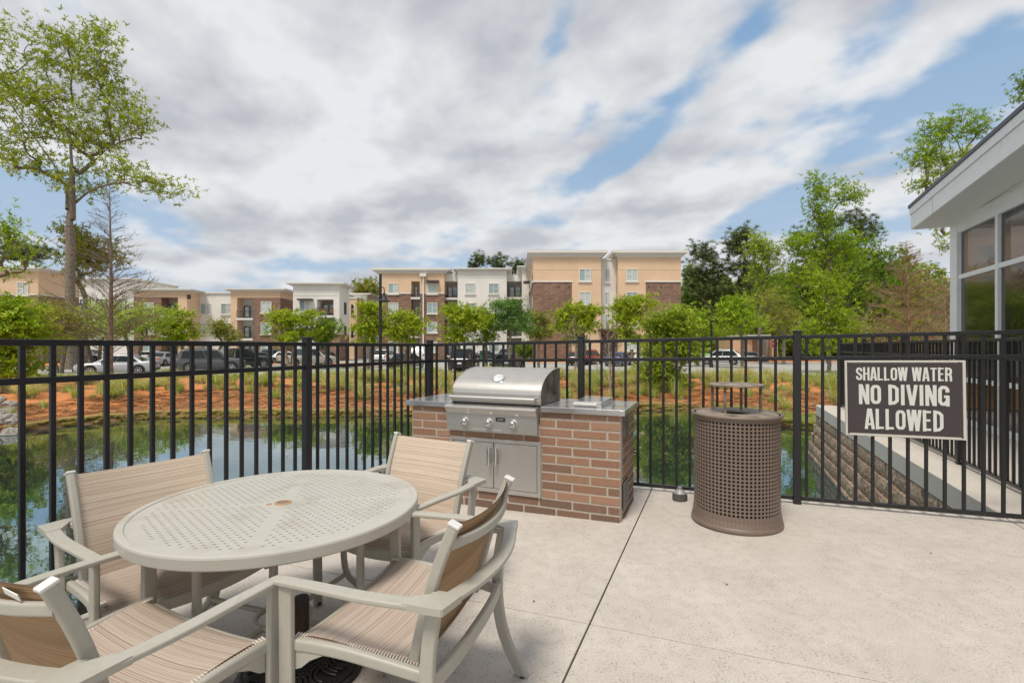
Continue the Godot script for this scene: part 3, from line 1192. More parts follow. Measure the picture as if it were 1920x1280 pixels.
# ornamental grass: arching blades, straw at the foot and green above
func grass_mesh(seed_: int, green: float) -> ArrayMesh:
	var r := RandomNumberGenerator.new()
	r.seed = seed_
	var b := MB.new()
	b.colored = true
	for i in 210:
		var a := r.randf() * TAU
		var d := Vector3(cos(a), 0, sin(a))
		var foot := d * r.randf() * 0.16
		var h := r.randf_range(0.40, 0.92)
		var lean := r.randf_range(0.10, 0.72)
		var s := d.cross(Vector3.UP) * r.randf_range(0.007, 0.013)
		var g := clampf(green + r.randf_range(-0.35, 0.35), 0.0, 1.0)
		var tip := Vector3(0.70, 0.58, 0.32).lerp(Vector3(0.34, 0.48, 0.12), g)
		var low := Vector3(0.62, 0.46, 0.25).lerp(Vector3(0.42, 0.44, 0.15), g * 0.7)
		var p := foot
		var up := (d * 0.5 + Vector3.UP).normalized()
		for k in 3:
			var q := (k + 1) / 3.0
			var e := foot + d * lean * q * q + Vector3(0, h * (q - 0.28 * q * q * lean), 0)
			var w0 := 1.0 - k * 0.3
			var w1 := 0.7 - k * 0.3
			var v := low.lerp(tip, q * 0.9) * r.randf_range(0.85, 1.15)
			b.col = Color(v.x, v.y, v.z)
			b.quad(p - s * w0, p + s * w0, e + s * maxf(w1, 0.06), e - s * maxf(w1, 0.06), up, up, up, up)
			p = e
	return b.mesh()

# ---------------------------------------------------------------- terrace
func make_terrace() -> void:
	var o := Node3D.new()
	o.name = "pavement"
	add_child(o, true)
	o.set_meta("kind", "structure")
	var tilt := atan(0.0175)
	o.position = deck(0, 0)
	o.basis = Basis(Vector3.UP, YAW) * Basis(Vector3(0, 0, 1), tilt)
	# slabs with open joints between: x = s, z = -u
	var xs := [-0.12, 2.64, 5.50, 11.0]
	var zs := [-0.12, 2.67, 5.6, 9.5]
	for i in 3:
		for k in 3:
			var gx := 0.0038
			var gz := 0.0025
			var b := MB.new()
			b.box(Vector3((xs[i] + xs[i + 1]) * 0.5, -0.09, (zs[k] + zs[k + 1]) * 0.5), Vector3(xs[i + 1] - xs[i] - gx * 2.0, 0.18, zs[k + 1] - zs[k] - gz * 2.0), 0.004)
			obj("slab", b, M.pavement, o)
	var base := MB.new()
	base.box(Vector3(5.44, -1.1, 4.69), Vector3(11.1, 1.84, 9.56))
	obj("foundation", base, M.stained_concrete, o)
	# the round cover set in the paving beside the bin
	var c := MB.new()
	c.lathe(PackedVector2Array([Vector2(0.247, 0.002), Vector2(0.24, -0.004), Vector2(0.232, -0.004), Vector2(0.225, 0.004), Vector2(0.0, 0.004)]), 40)
	var at_ := at(1292, 951, 935.0 * 1.465 / (951 - 650.0))
	obj("round_cover", c, M.pavement, o, o.transform.affine_inverse() * Vector3(at_.x, deck_y(at_.x, at_.z), at_.z))
	# the weight at the fence foot
	var w := at(1275, 935, 935.0 * 1.466 / (937 - 650.0))
	var p := thing("fence_weight", "small grey aggregate footing with metal cap at the fence left of the bin", "footing", Vector3(w.x, deck_y(w.x, w.z) + 0.002, w.z), YAW)
	var a := MB.new()
	a.lathe(PackedVector2Array([Vector2(0, 0), Vector2(0.066, 0.0), Vector2(0.07, 0.008), Vector2(0.068, 0.062), Vector2(0.060, 0.074), Vector2(0.0, 0.074)]), 8)
	obj("base", a, M.aggregate, p)
	a = MB.new()
	a.lathe(PackedVector2Array([Vector2(0.062, 0.073), Vector2(0.028, 0.105), Vector2(0.020, 0.108), Vector2(0.020, 0.128), Vector2(0.0, 0.130)]), 16)
	obj("cap", a, M.grey_cap, p)
	# leaf litter on the slabs
	rng.seed = 5
	var bits := [[1001, 1121], [1363, 1095], [1746, 1043]]
	var lf := MB.new()
	for q in bits:
		var d: float = 935.0 * 1.46 / (q[1] - 650.0)
		var g := at(q[0], q[1], d)
		var e := Vector3(g.x, deck_y(g.x, g.z) + 0.006, g.z)
		lf.box(e, Vector3(rng.randf_range(0.009, 0.016), 0.004, rng.randf_range(0.005, 0.008)), 0.001, Basis(Vector3.UP, rng.randf() * 3.0))
	tag(obj("leaf_litter", lf, M.bark_brown), "few dark crumbs of leaf litter scattered over the pale paving", "litter", "", "stuff")

func gap_strip(b: MB, s0: float, s1: float, u0: float, u1: float, y: float, h: float) -> void:
	b.box(Vector3((s0 + s1) * 0.5, y, -(u0 + u1) * 0.5), Vector3(s1 - s0, h, u1 - u0))

# ---------------------------------------------------------------- fences
# a run of black picket fence: x along the run, rise per metre, posts at given distances
func fence(label: String, where: Vector3, turn: float, rise: float, posts: Array, x0: float, x1: float, pitch := 0.127, h := 1.49, first := 0.0, post_h := 1.60, skip_rails := false) -> Node3D:
	var o := thing("pool_fence", label, "fence", where, turn)
	var pm := MB.new()
	pm.box(Vector3(0, h * 0.5, 0), Vector3(0.0245, h + 0.02, 0.0245), 0.003)
	var picket := pm.mesh()
	var post := MB.new()
	post.box(Vector3(0, (post_h - 0.06) * 0.5, 0), Vector3(0.0635, post_h - 0.02 + 0.06, 0.0635), 0.005)
	var pmesh := post.mesh()
	var cap := MB.new()
	cap.box(Vector3(0, post_h - 0.004, 0), Vector3(0.072, 0.022, 0.072), 0.006)
	var cmesh := cap.mesh()
	for p in posts:
		var q := obj("post", pmesh, M.fence_post_black, o, Vector3(p, rise * p, 0))
		obj("post_cap", cmesh, M.fence_black, q)
	var edges := [x0]
	for p in posts:
		if p > x0 + 0.05 and p < x1 - 0.05:
			edges.append(p)
	edges.append(x1)
	for k in edges.size() - 1:
		var a: float = edges[k] + (0.033 if posts.has(edges[k]) else 0.0)
		var e: float = edges[k + 1] - (0.033 if posts.has(edges[k + 1]) else 0.0)
		for y in [h, h - 0.197, 0.0]:
			var rb := MB.new()
			var l := Vector3(e - a, rise * (e - a), 0)
			rb.box(Vector3(l.length() * 0.5, 0, 0), Vector3(l.length(), 0.034, 0.034), 0.004)
			# screws where the pickets pass
			var q := obj("top_rail" if y == h else ("middle_rail" if y > 0.5 else "bottom_rail"), rb, M.fence_black, o, Vector3(a, rise * a + y + 0.055, 0))
			q.rotation.z = atan(rise)
			var sc := MB.new()
			var any := false
			var xx := first + ceilf((a - first) / pitch) * pitch
			while xx < e - 0.02:
				if xx > a + 0.02:
					sc.box(Vector3(xx - a, 0, 0.0175), Vector3(0.008, 0.008, 0.003), 0.001)
					any = true
				xx += pitch
			if any:
				obj("screws", sc, M.screw_grey, q).set_meta("kind", "stuff")
	var x := first
	while x < x1:
		var clear := x > x0
		for p in posts:
			if absf(x - p) < 0.06:
				clear = false
		if clear:
			obj("picket", picket, M.fence_black, o, Vector3(x, rise * x + 0.055, 0))
		x += pitch
	return o

func make_fences() -> void:
	# right-hand fence: s from 0 to 6, climbing with the paving
	fence("black metal picket fence behind the grill and bin that carries the brown sign", deck(0, 0), YAW, 0.0175, [0.0, 1.905, 3.955, 5.96], 0.0, 5.96, 0.127, 1.49, -0.032)
	# left-hand fence: runs from the corner towards the eye
	fence("black metal picket fence along the pond behind the table and chairs", deck(0, 0), YAW - PI * 0.5, 0.0, [1.99, 4.05, 6.1], 0.0, 6.1, 0.1267, 1.49, -0.034)
	# the fence on the raised walk beside the clubhouse
	fence("black picket fence on the raised concrete walk beside the white clubhouse", deck(6.0, 8.7) - Vector3(0, deck(6.0, 0).y - 0.02, 0), YAW - PI * 0.5, 0.0, [0.0, 2.0, 4.3, 6.3, 8.5], 0.0, 8.7, 0.118, 1.45, 0.06)
	fence("short black picket fence closing the far end of the raised walk", deck(6.0, 8.7) - Vector3(0, deck(6.0, 0).y - 0.02, 0), YAW, 0.0, [2.0, 4.0], 0.05, 4.0, 0.118, 1.45, 0.1)

# ---------------------------------------------------------------- sign
const GLYPHS := {
	"S": [[0.83, 0.68, 0.83, 0.82, 0.66, 0.90, 0.34, 0.90, 0.17, 0.80, 0.17, 0.66, 0.30, 0.56, 0.70, 0.43, 0.83, 0.33, 0.83, 0.20, 0.66, 0.10, 0.34, 0.10, 0.17, 0.18, 0.17, 0.33]],
	"H": [[0.16, 0, 0.16, 1], [0.84, 0, 0.84, 1], [0.2, 0.51, 0.8, 0.51]],
	"A": [[0.13, 0, 0.43, 1], [0.87, 0, 0.57, 1], [0.26, 0.24, 0.74, 0.24], [0.36, 0.915, 0.64, 0.915]],
	"L": [[0.18, 0, 0.18, 1], [0.2, 0.085, 0.94, 0.085]],
	"O": [[0.5, 0.90, 0.30, 0.89, 0.17, 0.77, 0.17, 0.23, 0.30, 0.11, 0.5, 0.10], [0.49, 0.90, 0.70, 0.89, 0.83, 0.77, 0.83, 0.23, 0.70, 0.11, 0.49, 0.10]],
	"W": [[0.09, 1, 0.27, 0.0], [0.29, 0.0, 0.47, 1], [0.53, 1, 0.71, 0], [0.73, 0, 0.91, 1]],
	"T": [[0.5, 0, 0.5, 0.95], [0.03, 0.915, 0.97, 0.915]],
	"E": [[0.2, 0, 0.2, 1], [0.22, 0.085, 0.92, 0.085], [0.22, 0.915, 0.92, 0.915], [0.22, 0.52, 0.84, 0.52]],
	"R": [[0.18, 0, 0.18, 1], [0.2, 0.91, 0.62, 0.905, 0.82, 0.83, 0.82, 0.59, 0.62, 0.50, 0.2, 0.49], [0.60, 0.50, 0.80, 0.40, 0.84, 0.0]],
	"N": [[0.16, 0, 0.16, 1], [0.84, 0, 0.84, 1], [0.20, 0.98, 0.80, 0.02]],
	"D": [[0.18, 0, 0.18, 1], [0.2, 0.91, 0.55, 0.905, 0.82, 0.79, 0.82, 0.21, 0.55, 0.095, 0.2, 0.09]],
	"I": [[0.5, 0, 0.5, 1]],
	"V": [[0.13, 1, 0.46, 0], [0.87, 1, 0.54, 0]],
	"G": [[0.83, 0.66, 0.83, 0.80, 0.66, 0.90, 0.34, 0.90, 0.17, 0.78, 0.17, 0.22, 0.34, 0.10, 0.60, 0.10, 0.80, 0.24], [0.52, 0.46, 0.95, 0.46], [0.845, 0.5, 0.845, 0.0]],
	"P": [[0.18, 0, 0.18, 1], [0.2, 0.91, 0.62, 0.905, 0.82, 0.83, 0.82, 0.56, 0.62, 0.46, 0.2, 0.45]],
}

# one word of heavy condensed capitals, each letter a mesh under parent
func word(text: String, x0: float, y0: float, letter_w: float, h: float, gap: float, stroke: float, mat_: Material, parent: Node3D, z := 0.0) -> float:
	var x := x0
	for ch in text:
		var w := letter_w
		if ch == "I":
			w = letter_w * 0.45
		elif ch == "W":
			w = letter_w * 1.42
		elif ch == "L" or ch == "E":
			w = letter_w * 0.88
		if ch != " ":
			var b := MB.new()
			var layer := 0
			for line in GLYPHS[ch]:
				var pts := PackedVector2Array()
				for k in range(0, line.size(), 2):
					pts.append(Vector2(line[k] * w, line[k + 1] * h))
				var thick := stroke
				if pts.size() == 2 and absf(pts[0].y - pts[1].y) < 0.01:
					thick = stroke * 0.80
				for poly in Geometry2D.offset_polyline(pts, thick * 0.5, Geometry2D.JOIN_ROUND, Geometry2D.END_BUTT):
					b.prism(poly, 0.0, 0.0012 + layer * 0.0003)
				layer += 1
			obj("letter", b, mat_, parent, Vector3(x, y0, z))
		else:
			w = letter_w * 0.42
		x += w + gap
	return x

func text_width(text: String, letter_w: float, gap: float) -> float:
	var x := 0.0
	for ch in text:
		x += letter_w * (0.45 if ch == "I" else (1.42 if ch == "W" else (0.88 if ch in "LE" else (0.42 if ch == " " else 1.0)))) + gap
	return x - gap

func make_sign() -> void:
	var o := thing("warning_sign", "dark brown sign reading SHALLOW WATER NO DIVING ALLOWED hung on the black fence", "sign", deck(4.33, -0.030) + Vector3(0, 0.664 - deck(4.33, 0).y, 0), YAW)
	o.rotation.z = 0.012
	var w := 0.853
	var h := 0.663
	boxed("backing_board", Vector3(w * 0.5, h * 0.5, 0.0), Vector3(w, h, 0.008), M.sign_edge, o, 0.002)
	boxed("panel", Vector3(w * 0.5 - 0.003, h * 0.5 + 0.002, 0.006), Vector3(w - 0.042, h - 0.046, 0.005), M.sign_brown, o, 0.001)
	for q in [[0.010, h * 0.5, 0.016, h], [w - 0.012, h * 0.5, 0.020, h], [w * 0.5, h - 0.009, w - 0.04, 0.014], [w * 0.5, 0.010, w - 0.04, 0.016]]:
		boxed("edge_strip", Vector3(q[0], q[1], 0.0065), Vector3(q[2], q[3] - 0.002, 0.009), M.sign_edge, o, 0.002)
	for q in [[0.026, 0.022], [w - 0.03, 0.024], [0.026, h - 0.022], [w - 0.045, h - 0.020]]:
		var s := MB.new()
		s.xf = Transform3D(Basis(Vector3.RIGHT, PI * 0.5), Vector3(q[0], q[1], 0.0085))
		s.lathe(PackedVector2Array([Vector2(0.007, 0), Vector2(0.007, 0.003), Vector2(0.0, 0.0045)]), 10)
		obj("screw", s, M.screw_grey, o)
	# three centred lines
	for l in [["SHALLOW WATER", 0.675, 0.117, 0.488], ["NO DIVING", 0.636, 0.176, 0.279], ["ALLOWED", 0.553, 0.180, 0.062]]:
		var gap := 0.006 if l[2] < 0.12 else 0.010
		var unit := text_width(l[0], 1.0, 0.0)
		var lw: float = (l[1] - gap * (l[0].length() - 1)) / unit
		word(l[0], w * 0.5 - 0.004 - l[1] * 0.5, l[3], lw, l[2], gap, lw * 0.335, M.sign_white, o, 0.0086)

# ---------------------------------------------------------------- grill island
func make_island() -> void:
	var o := thing("grill_island", "brick grill island with stainless counter built against the fence corner", "grill island", Vector3.ZERO, YAW)
	var p := deck(1.5, -0.73)
	o.position = Vector3(p.x, -0.058, p.z)
	var x0 := -1.045
	var x1 := 1.022
	var zf := 0.345
	var course := 0.0785
	var core := MB.new()
	core.box(Vector3((x0 + x1) * 0.5, 0.46, 0), Vector3(x1 - x0 - 0.007, 0.92, zf * 2.0 - 0.007))
	obj("mortar", core, M.mortar, o)
	rng.seed = 21
	var cache := {}
	var lay := func(cx: float, cy: float, cz: float, lx: float, lz: float) -> void:
		var key := "%.2f_%.2f_%d" % [lx, lz, rng.randi() % 2]
		if not cache.has(key):
			var b := MB.new()
			b.box(Vector3.ZERO, Vector3(lx, 0.0625 + rng.randf_range(-0.002, 0.002), lz), 0.004, Basis(Vector3(0, 0, 1), rng.randf_range(-0.004, 0.004)))
			cache[key] = b.mesh()
		var tone := rng.randi() % 3
		if rng.randf() < 0.10:
			tone = 3
		if cy < 0.13:
			tone = 3 + rng.randi() % 2
		elif cy < 0.30 and rng.randf() < 0.35:
			tone = 3
		var q := obj("brick", cache[key], M["brick_%d" % tone], o, Vector3(cx, cy, cz))
		q.rotation.x = rng.randf_range(-0.006, 0.006)
	var cuts := [[-0.615, 0.300, 0.700, 0.99], [-0.605, 0.318, 0.150, 0.660]]
	var step := 0.305
	for row in 12:
		var cy := course * (row + 0.5) + 0.004
		var open := [[x0, x1]]
		for c in cuts:
			if cy > c[2] and cy < c[3]:
				var next := []
				for iv in open:
					if c[0] > iv[0]:
						next.append([iv[0], minf(iv[1], c[0])])
					if c[1] < iv[1]:
						next.append([maxf(iv[0], c[1]), iv[1]])
				open = next
		for iv in open:
			var x: float = x1 - (0.115 if row % 2 else 0.262) - step * 12.0
			while x < iv[1] - 0.02:
				var a := maxf(x, iv[0])
				var e := minf(x + step, iv[1])
				if x + step > iv[1] - 0.03:
					e = iv[1]
				if e - a > 0.035:
					lay.call((a + e) * 0.5, cy, zf - 0.045, e - a - 0.0155 + rng.randf_range(-0.002, 0.002), 0.09 + rng.randf_range(-0.002, 0.003))
				x += step
		# right-hand end
		var z := zf - 0.092
		var k := 0
		while z > -zf + 0.02:
			var l := 0.20 if (row + k) % 2 == 0 or k > 0 else 0.10
			var e := maxf(z - l, -zf)
			lay.call(x1 - 0.045, cy, (z + e) * 0.5 - 0.003, 0.09, z - e - 0.010)
			z = e
			k += 1
		z = zf - 0.092
		while z > -zf + 0.02:
			var e := maxf(z - 0.2, -zf)
			lay.call(x0 + 0.045, cy, (z + e) * 0.5 - 0.003, 0.09, z - e - 0.010)
			z = e
	# counter: two wings and a strip behind the grill
	var ct := 0.979
	for q in [[-1.10, -0.588, -0.385, 0.375], [0.318, 1.062, -0.385, 0.375], [-0.586, 0.316, -0.385, -0.262]]:
		boxed("counter", Vector3((q[0] + q[1]) * 0.5, ct - 0.025, (q[2] + q[3]) * 0.5), Vector3(q[1] - q[0], 0.050, q[3] - q[2]), M.steel_top, o, 0.004)
	# the access doors
	var d := Node3D.new()
	d.name = "access_doors"
	o.add_child(d, true)
	for q in [[-0.143, 0.640, 0.925, 0.034], [-0.143, 0.180, 0.925, 0.036], [-0.589, 0.41, 0.034, 0.424], [0.302, 0.41, 0.034, 0.424]]:
		boxed("frame", Vector3(q[0], q[1], 0.352), Vector3(q[2], q[3], 0.022), M.steel, d, 0.002)
	boxed("gap", Vector3(-0.143, 0.41, 0.335), Vector3(0.86, 0.42, 0.012), M.dark_gap, d)
	for s in [-1, 1]:
		boxed("door", Vector3(-0.143 + s * 0.2135, 0.41, 0.350), Vector3(0.419, 0.416, 0.02), M.steel, d, 0.003)
		var hb := MB.new()
		hb.cone(Vector3(-0.143 + s * 0.034, 0.420, 0.405), Vector3(-0.143 + s * 0.034, 0.585, 0.405), 0.017, 0.017, 12, true)
		for y in [0.435, 0.570]:
			hb.cone(Vector3(-0.143 + s * 0.034, y, 0.36), Vector3(-0.143 + s * 0.034, y, 0.403), 0.008, 0.008, 8)
		obj("handle", hb, M.chrome, d)
	# vent and box in the right-hand end
	var v := Node3D.new()
	v.name = "wall_vent"
	o.add_child(v, true)
	boxed("plate", Vector3(x1 + 0.004, 0.235, 0.14), Vector3(0.012, 0.21, 0.25), M.dark_gap, v)
	for k in 7:
		boxed("bar", Vector3(x1 + 0.011, 0.135 + k * 0.033, 0.14), Vector3(0.008, 0.010, 0.25), M.vent_grille, v, 0.001)
	for k in 6:
		boxed("bar", Vector3(x1 + 0.0105, 0.235, 0.02 + k * 0.048), Vector3(0.006, 0.21, 0.010), M.vent_grille, v, 0.001)
	boxed("outlet_cover", Vector3(x1 + 0.010, 0.815, 0.16), Vector3(0.022, 0.20, 0.16), M.steel_stained, o, 0.004)

	# ---- the gas grill set into the counter
	var g := thing("gas_grill", "stainless steel gas grill with domed lid and three knobs set into the brick island", "grill", o.position, YAW)
	var hx0 := -0.582
	var hx1 := 0.312
	var prof := PackedVector2Array()   # z to the front, y up
	prof.append(Vector2(0.350, 0.985))
	prof.append(Vector2(0.352, 1.075))
	for k in 15:
		var q := k / 14.0
		var a := q * PI * 0.5
		prof.append(Vector2(0.348 - 0.545 * (1.0 - cos(a)), 1.075 + 0.222 * sin(a)))
	prof.append(Vector2(-0.226, 1.294))
	prof.append(Vector2(-0.240, 1.280))
	prof.append(Vector2(-0.243, 0.985))
	var lid := MB.new()
	for k in prof.size() - 1:
		var a := prof[k]
		var e := prof[k + 1]
		var pre := prof[maxi(k - 1, 0)]
		var post := prof[mini(k + 2, prof.size() - 1)]
		var n0 := Vector3(0, -(e.x - pre.x), (e.y - pre.y)).normalized()
		var n1 := Vector3(0, -(post.x - a.x), (post.y - a.y)).normalized()
		lid.quad(Vector3(hx0, a.y, a.x), Vector3(hx1, a.y, a.x), Vector3(hx1, e.y, e.x), Vector3(hx0, e.y, e.x), n0, n0, n1, n1)
	var lid_o := obj("lid", lid, M.steel, g)
	for x in [hx0, hx1 - 0.006]:
		var sd := MB.new()
		sd.xf = Transform3D(Basis(Vector3(0, 0, 1), Vector3(0, 1, 0), Vector3(1, 0, 0)), Vector3.ZERO)
		var pp := prof.duplicate()
		for i in pp.size():
			pp[i] = Vector2(pp[i].x * 0.997, pp[i].y - 0.001)
		sd.prism(pp, x, x + 0.006)
		obj("side_plate", sd, M.steel_stained, lid_o)
	# raised rim along the right edge of the lid and hinge bolt
	for x in [hx0 + 0.004, hx1 + 0.001]:
		var path := PackedVector3Array()
		for k in prof.size() - 1:
			path.append(Vector3(x, prof[k].y + 0.001, prof[k].x + 0.001))
		var rm := MB.new()
		rm.tube(path, 0.005, 6)
		obj("rim", rm, M.steel, lid_o)
	var bolt := MB.new()
	bolt.cone(Vector3(hx1, 1.06, -0.05), Vector3(hx1 + 0.012, 1.06, -0.05), 0.011, 0.011, 8, true)
	obj("hinge_bolt", bolt, M.dark_plate, lid_o)
	var hd := MB.new()
	hd.cone(Vector3(hx0 + 0.012, 1.035, 0.420), Vector3(hx1 - 0.03, 1.035, 0.420), 0.020, 0.020, 16, true)
	for x in [hx0 + 0.03, hx1 - 0.045]:
		hd.box(Vector3(x, 1.035, 0.386), Vector3(0.022, 0.03, 0.06), 0.004)
	obj("lid_handle", hd, M.steel, lid_o)
	boxed("lid_lip", Vector3((hx0 + hx1) * 0.5, 1.012, 0.357), Vector3(hx1 - hx0, 0.034, 0.014), M.steel, lid_o, 0.003)
	# thermometer on the slope of the lid
	var gx := Transform3D(Basis(Vector3.RIGHT, PI * 0.5 - 0.72), Vector3(-0.145, 1.210, 0.245))
	var tg := MB.new()
	tg.xf = gx
	tg.lathe(PackedVector2Array([Vector2(0.064, -0.02), Vector2(0.066, 0.006), Vector2(0.060, 0.012), Vector2(0.046, 0.014), Vector2(0.044, 0.008)]), 32)
	var th := obj("thermometer", tg, M.chrome, lid_o)
	tg = MB.new()
	tg.xf = gx
	tg.lathe(PackedVector2Array([Vector2(0.045, 0.009), Vector2(0.0, 0.009)]), 32)
	obj("dial", tg, M.gauge_face, th)
	tg = MB.new()
	tg.xf = gx
	for k in 11:
		var a := -2.2 + k * 0.44
		tg.box(Vector3(sin(a) * 0.036, 0.0097, -cos(a) * 0.036), Vector3(0.0025, 0.001, 0.008), 0.0, Basis(Vector3.UP, -a))
	tg.box(Vector3(0.008, 0.0105, -0.010), Vector3(0.003, 0.001, 0.036), 0.0, Basis(Vector3.UP, -0.7))
	obj("needle_and_marks", tg, M.dark_plate, th)
	# fire box below the lid, and the front panel
	boxed("fire_box", Vector3((hx0 + hx1) * 0.5, 0.90, 0.05), Vector3(hx1 - hx0 - 0.01, 0.165, 0.60), M.steel_stained, g)
	boxed("shadow_gap", Vector3((hx0 + hx1) * 0.5, 0.978, 0.33), Vector3(hx1 - hx0 - 0.004, 0.012, 0.05), M.dark_gap, g)
	var fp := MB.new()
	fp.xf = Transform3D(Basis(Vector3(0, 0, 1), Vector3(0, 1, 0), Vector3(1, 0, 0)), Vector3.ZERO)
	var pr := PackedVector2Array([Vector2(0.33, 0.974), Vector2(0.425, 0.962), Vector2(0.438, 0.955), Vector2(0.442, 0.944), Vector2(0.438, 0.934), Vector2(0.425, 0.918), Vector2(0.405, 0.888), Vector2(0.404, 0.880), Vector2(0.396, 0.730), Vector2(0.390, 0.722), Vector2(0.33, 0.722)])
	fp.prism(pr, hx0 - 0.034, hx1 - 0.016, false)
	obj("front_panel", fp, M.steel, g)
	boxed("drip_tray", Vector3(-0.19, 0.736, 0.396), Vector3(0.30, 0.024, 0.012), M.steel, g, 0.002)
	boxed("label_plate", Vector3(-0.055, 0.846, 0.4035), Vector3(0.092, 0.034, 0.006), M.dark_plate, g, 0.001)
	var strip := MB.new()
	for k in 5:
		strip.box(Vector3(-0.078 + k * 0.012, 0.846, 0.4072), Vector3(0.008, 0.012, 0.001))
	obj("label_print", strip, M.steel, g)
	for kx in [-0.417, -0.170, 0.072]:
		var kb := MB.new()
		kb.xf = Transform3D(Basis(Vector3.RIGHT, PI * 0.5), Vector3(kx, 0.812, 0.400))
		kb.lathe(PackedVector2Array([Vector2(0.042, -0.004), Vector2(0.042, 0.006), Vector2(0.034, 0.010), Vector2(0.032, 0.010)]), 24)
		var ko := obj("knob", kb, M.steel, g)
		kb = MB.new()
		kb.xf = Transform3D(Basis(Vector3.RIGHT, PI * 0.5), Vector3(kx, 0.812, 0.400))
		kb.lathe(PackedVector2Array([Vector2(0.032, 0.008), Vector2(0.033, 0.028), Vector2(0.031, 0.038), Vector2(0.022, 0.047), Vector2(0.010, 0.051), Vector2(0.0, 0.052)]), 24, Vector3.ZERO, true)
		obj("dome", kb, M.chrome, ko)
	# the covered side burner
	var sb := thing("side_burner", "flat stainless side burner cover with a bar handle on the counter right of the grill", "burner", o.position, YAW)
	boxed("cover", Vector3(0.705, ct + 0.030, -0.02), Vector3(0.262, 0.030, 0.54), M.steel_top, sb, 0.005)
	boxed("base", Vector3(0.705, ct + 0.0085, -0.02), Vector3(0.275, 0.015, 0.555), M.steel, sb, 0.002)
	var hb2 := MB.new()
	hb2.cone(Vector3(0.59, ct + 0.026, 0.276), Vector3(0.80, ct + 0.026, 0.276), 0.010, 0.010, 12, true)
	obj("handle", hb2, M.steel, sb)

# ---------------------------------------------------------------- litter bin
func make_bin() -> void:
	var c := Vector3(1.885, 0, -4.19)
	var o := thing("litter_bin", "round brown perforated steel litter bin with a raised rain cover before the fence", "litter bin", Vector3(c.x, deck_y(c.x, c.z), c.z))
	var r := 0.333
	var b := MB.new()
	var cols := 66
	var rows := 25
	var y0 := 0.125
	var dy := 0.0298
	for j in rows:
		for i in cols:
			var a0 := TAU * i / cols
			var a1 := TAU * (i + 1) / cols
			var ac := (a0 + a1) * 0.5
			var yc := y0 + dy * (j + 0.5)
			var hole := 0.0112
			var outer := PackedVector3Array()
			var inner := PackedVector3Array()
			var deep := PackedVector3Array()
			var ns := PackedVector3Array()
			for k in 8:
				var t := TAU * k / 8.0
				var cx := cos(t)
				var cy := sin(t)
				var f := maxf(absf(cx), absf(cy))
				var aa := ac + (a1 - a0) * 0.5 * cx / f
				var yy := yc + dy * 0.5 * cy / f
				outer.append(Vector3(cos(aa) * r, yy, sin(aa) * r))
				aa = ac + hole * cx / r
				yy = yc + hole * cy
				inner.append(Vector3(cos(aa) * r, yy, sin(aa) * r))
				deep.append(Vector3(cos(aa) * (r - 0.006), yy, sin(aa) * (r - 0.006)))
			var nn := Vector3(cos(ac), 0, sin(ac))
			for k in 8:
				var k2 := (k + 1) % 8
				b.quad(outer[k], outer[k2], inner[k2], inner[k], (outer[k] * Vector3(1, 0, 1)).normalized(), (outer[k2] * Vector3(1, 0, 1)).normalized(), nn, nn)
				var w := (Vector3(cos(ac) * r, yc, sin(ac) * r) - (inner[k] + inner[k2]) * 0.5).normalized()
				b.quad(inner[k], inner[k2], deep[k2], deep[k], w, w, w, w)
	var top := y0 + dy * rows
	obj("perforated_drum", b, M.bin_brown, o)
	b = MB.new()
	b.lathe(PackedVector2Array([Vector2(r + 0.005, 0.0), Vector2(r + 0.020, 0.006), Vector2(r + 0.024, 0.022), Vector2(r + 0.020, 0.036), Vector2(r + 0.014, 0.045), Vector2(r + 0.002, 0.085), Vector2(r, y0), Vector2(r - 0.004, y0)]), 64)
	obj("base_skirt", b, M.bin_brown, o)
	# seams of the folded skirt
	b = MB.new()
	for i in 72:
		var a := TAU * i / 72.0
		var e := Vector3(cos(a), 0, sin(a))
		b.cone(e * (r + 0.002) + Vector3(0, y0 - 0.002, 0), e * (r + 0.015) + Vector3(0, 0.046, 0), 0.0010, 0.0012, 4)
	obj("skirt_ribs", b, M.bin_brown, o)
	b = MB.new()
	b.lathe(PackedVector2Array([Vector2(r, top), Vector2(r, top + 0.018), Vector2(r + 0.010, top + 0.026)]), 64)
	var pts := PackedVector3Array()
	for k in 65:
		pts.append(Vector3(cos(TAU * k / 64.0) * (r + 0.012), top + 0.034, sin(TAU * k / 64.0) * (r + 0.012)))
	b.tube(pts, 0.012, 8, false)
	obj("top_rim", b, M.bin_brown, o)
	b = MB.new()
	b.lathe(PackedVector2Array([Vector2(0.322, top + 0.026), Vector2(0.318, top + 0.040), Vector2(0.24, top + 0.056), Vector2(0.118, top + 0.043), Vector2(0.108, top + 0.042), Vector2(0.105, top + 0.030)]), 56)
	obj("lid", b, M.bin_lid, o)
	b = MB.new()
	b.lathe(PackedVector2Array([Vector2(0.295, 0.06), Vector2(0.295, top + 0.02), Vector2(0.10, top + 0.028)]), 32)
	obj("liner", b, M.bin_liner, o)
	var py := 1.150
	b = MB.new()
	b.lathe(PackedVector2Array([Vector2(0, py - 0.004), Vector2(0.206, py - 0.008), Vector2(0.212, py - 0.013), Vector2(0.215, py - 0.013), Vector2(0.217, py - 0.002), Vector2(0.211, py + 0.003), Vector2(0.10, py + 0.010), Vector2(0, py + 0.012)]), 48)
	obj("rain_cover", b, M.bin_lid, o)
	for a in [0.55, 2.45, 3.45, 5.35]:
		var e := Vector3(cos(a), 0, sin(a)) * 0.186
		boxed("cover_leg", e + Vector3(0, (py + top + 0.035) * 0.5, 0), Vector3(0.018, py - top - 0.045, 0.018), M.bin_lid, o, 0.003)

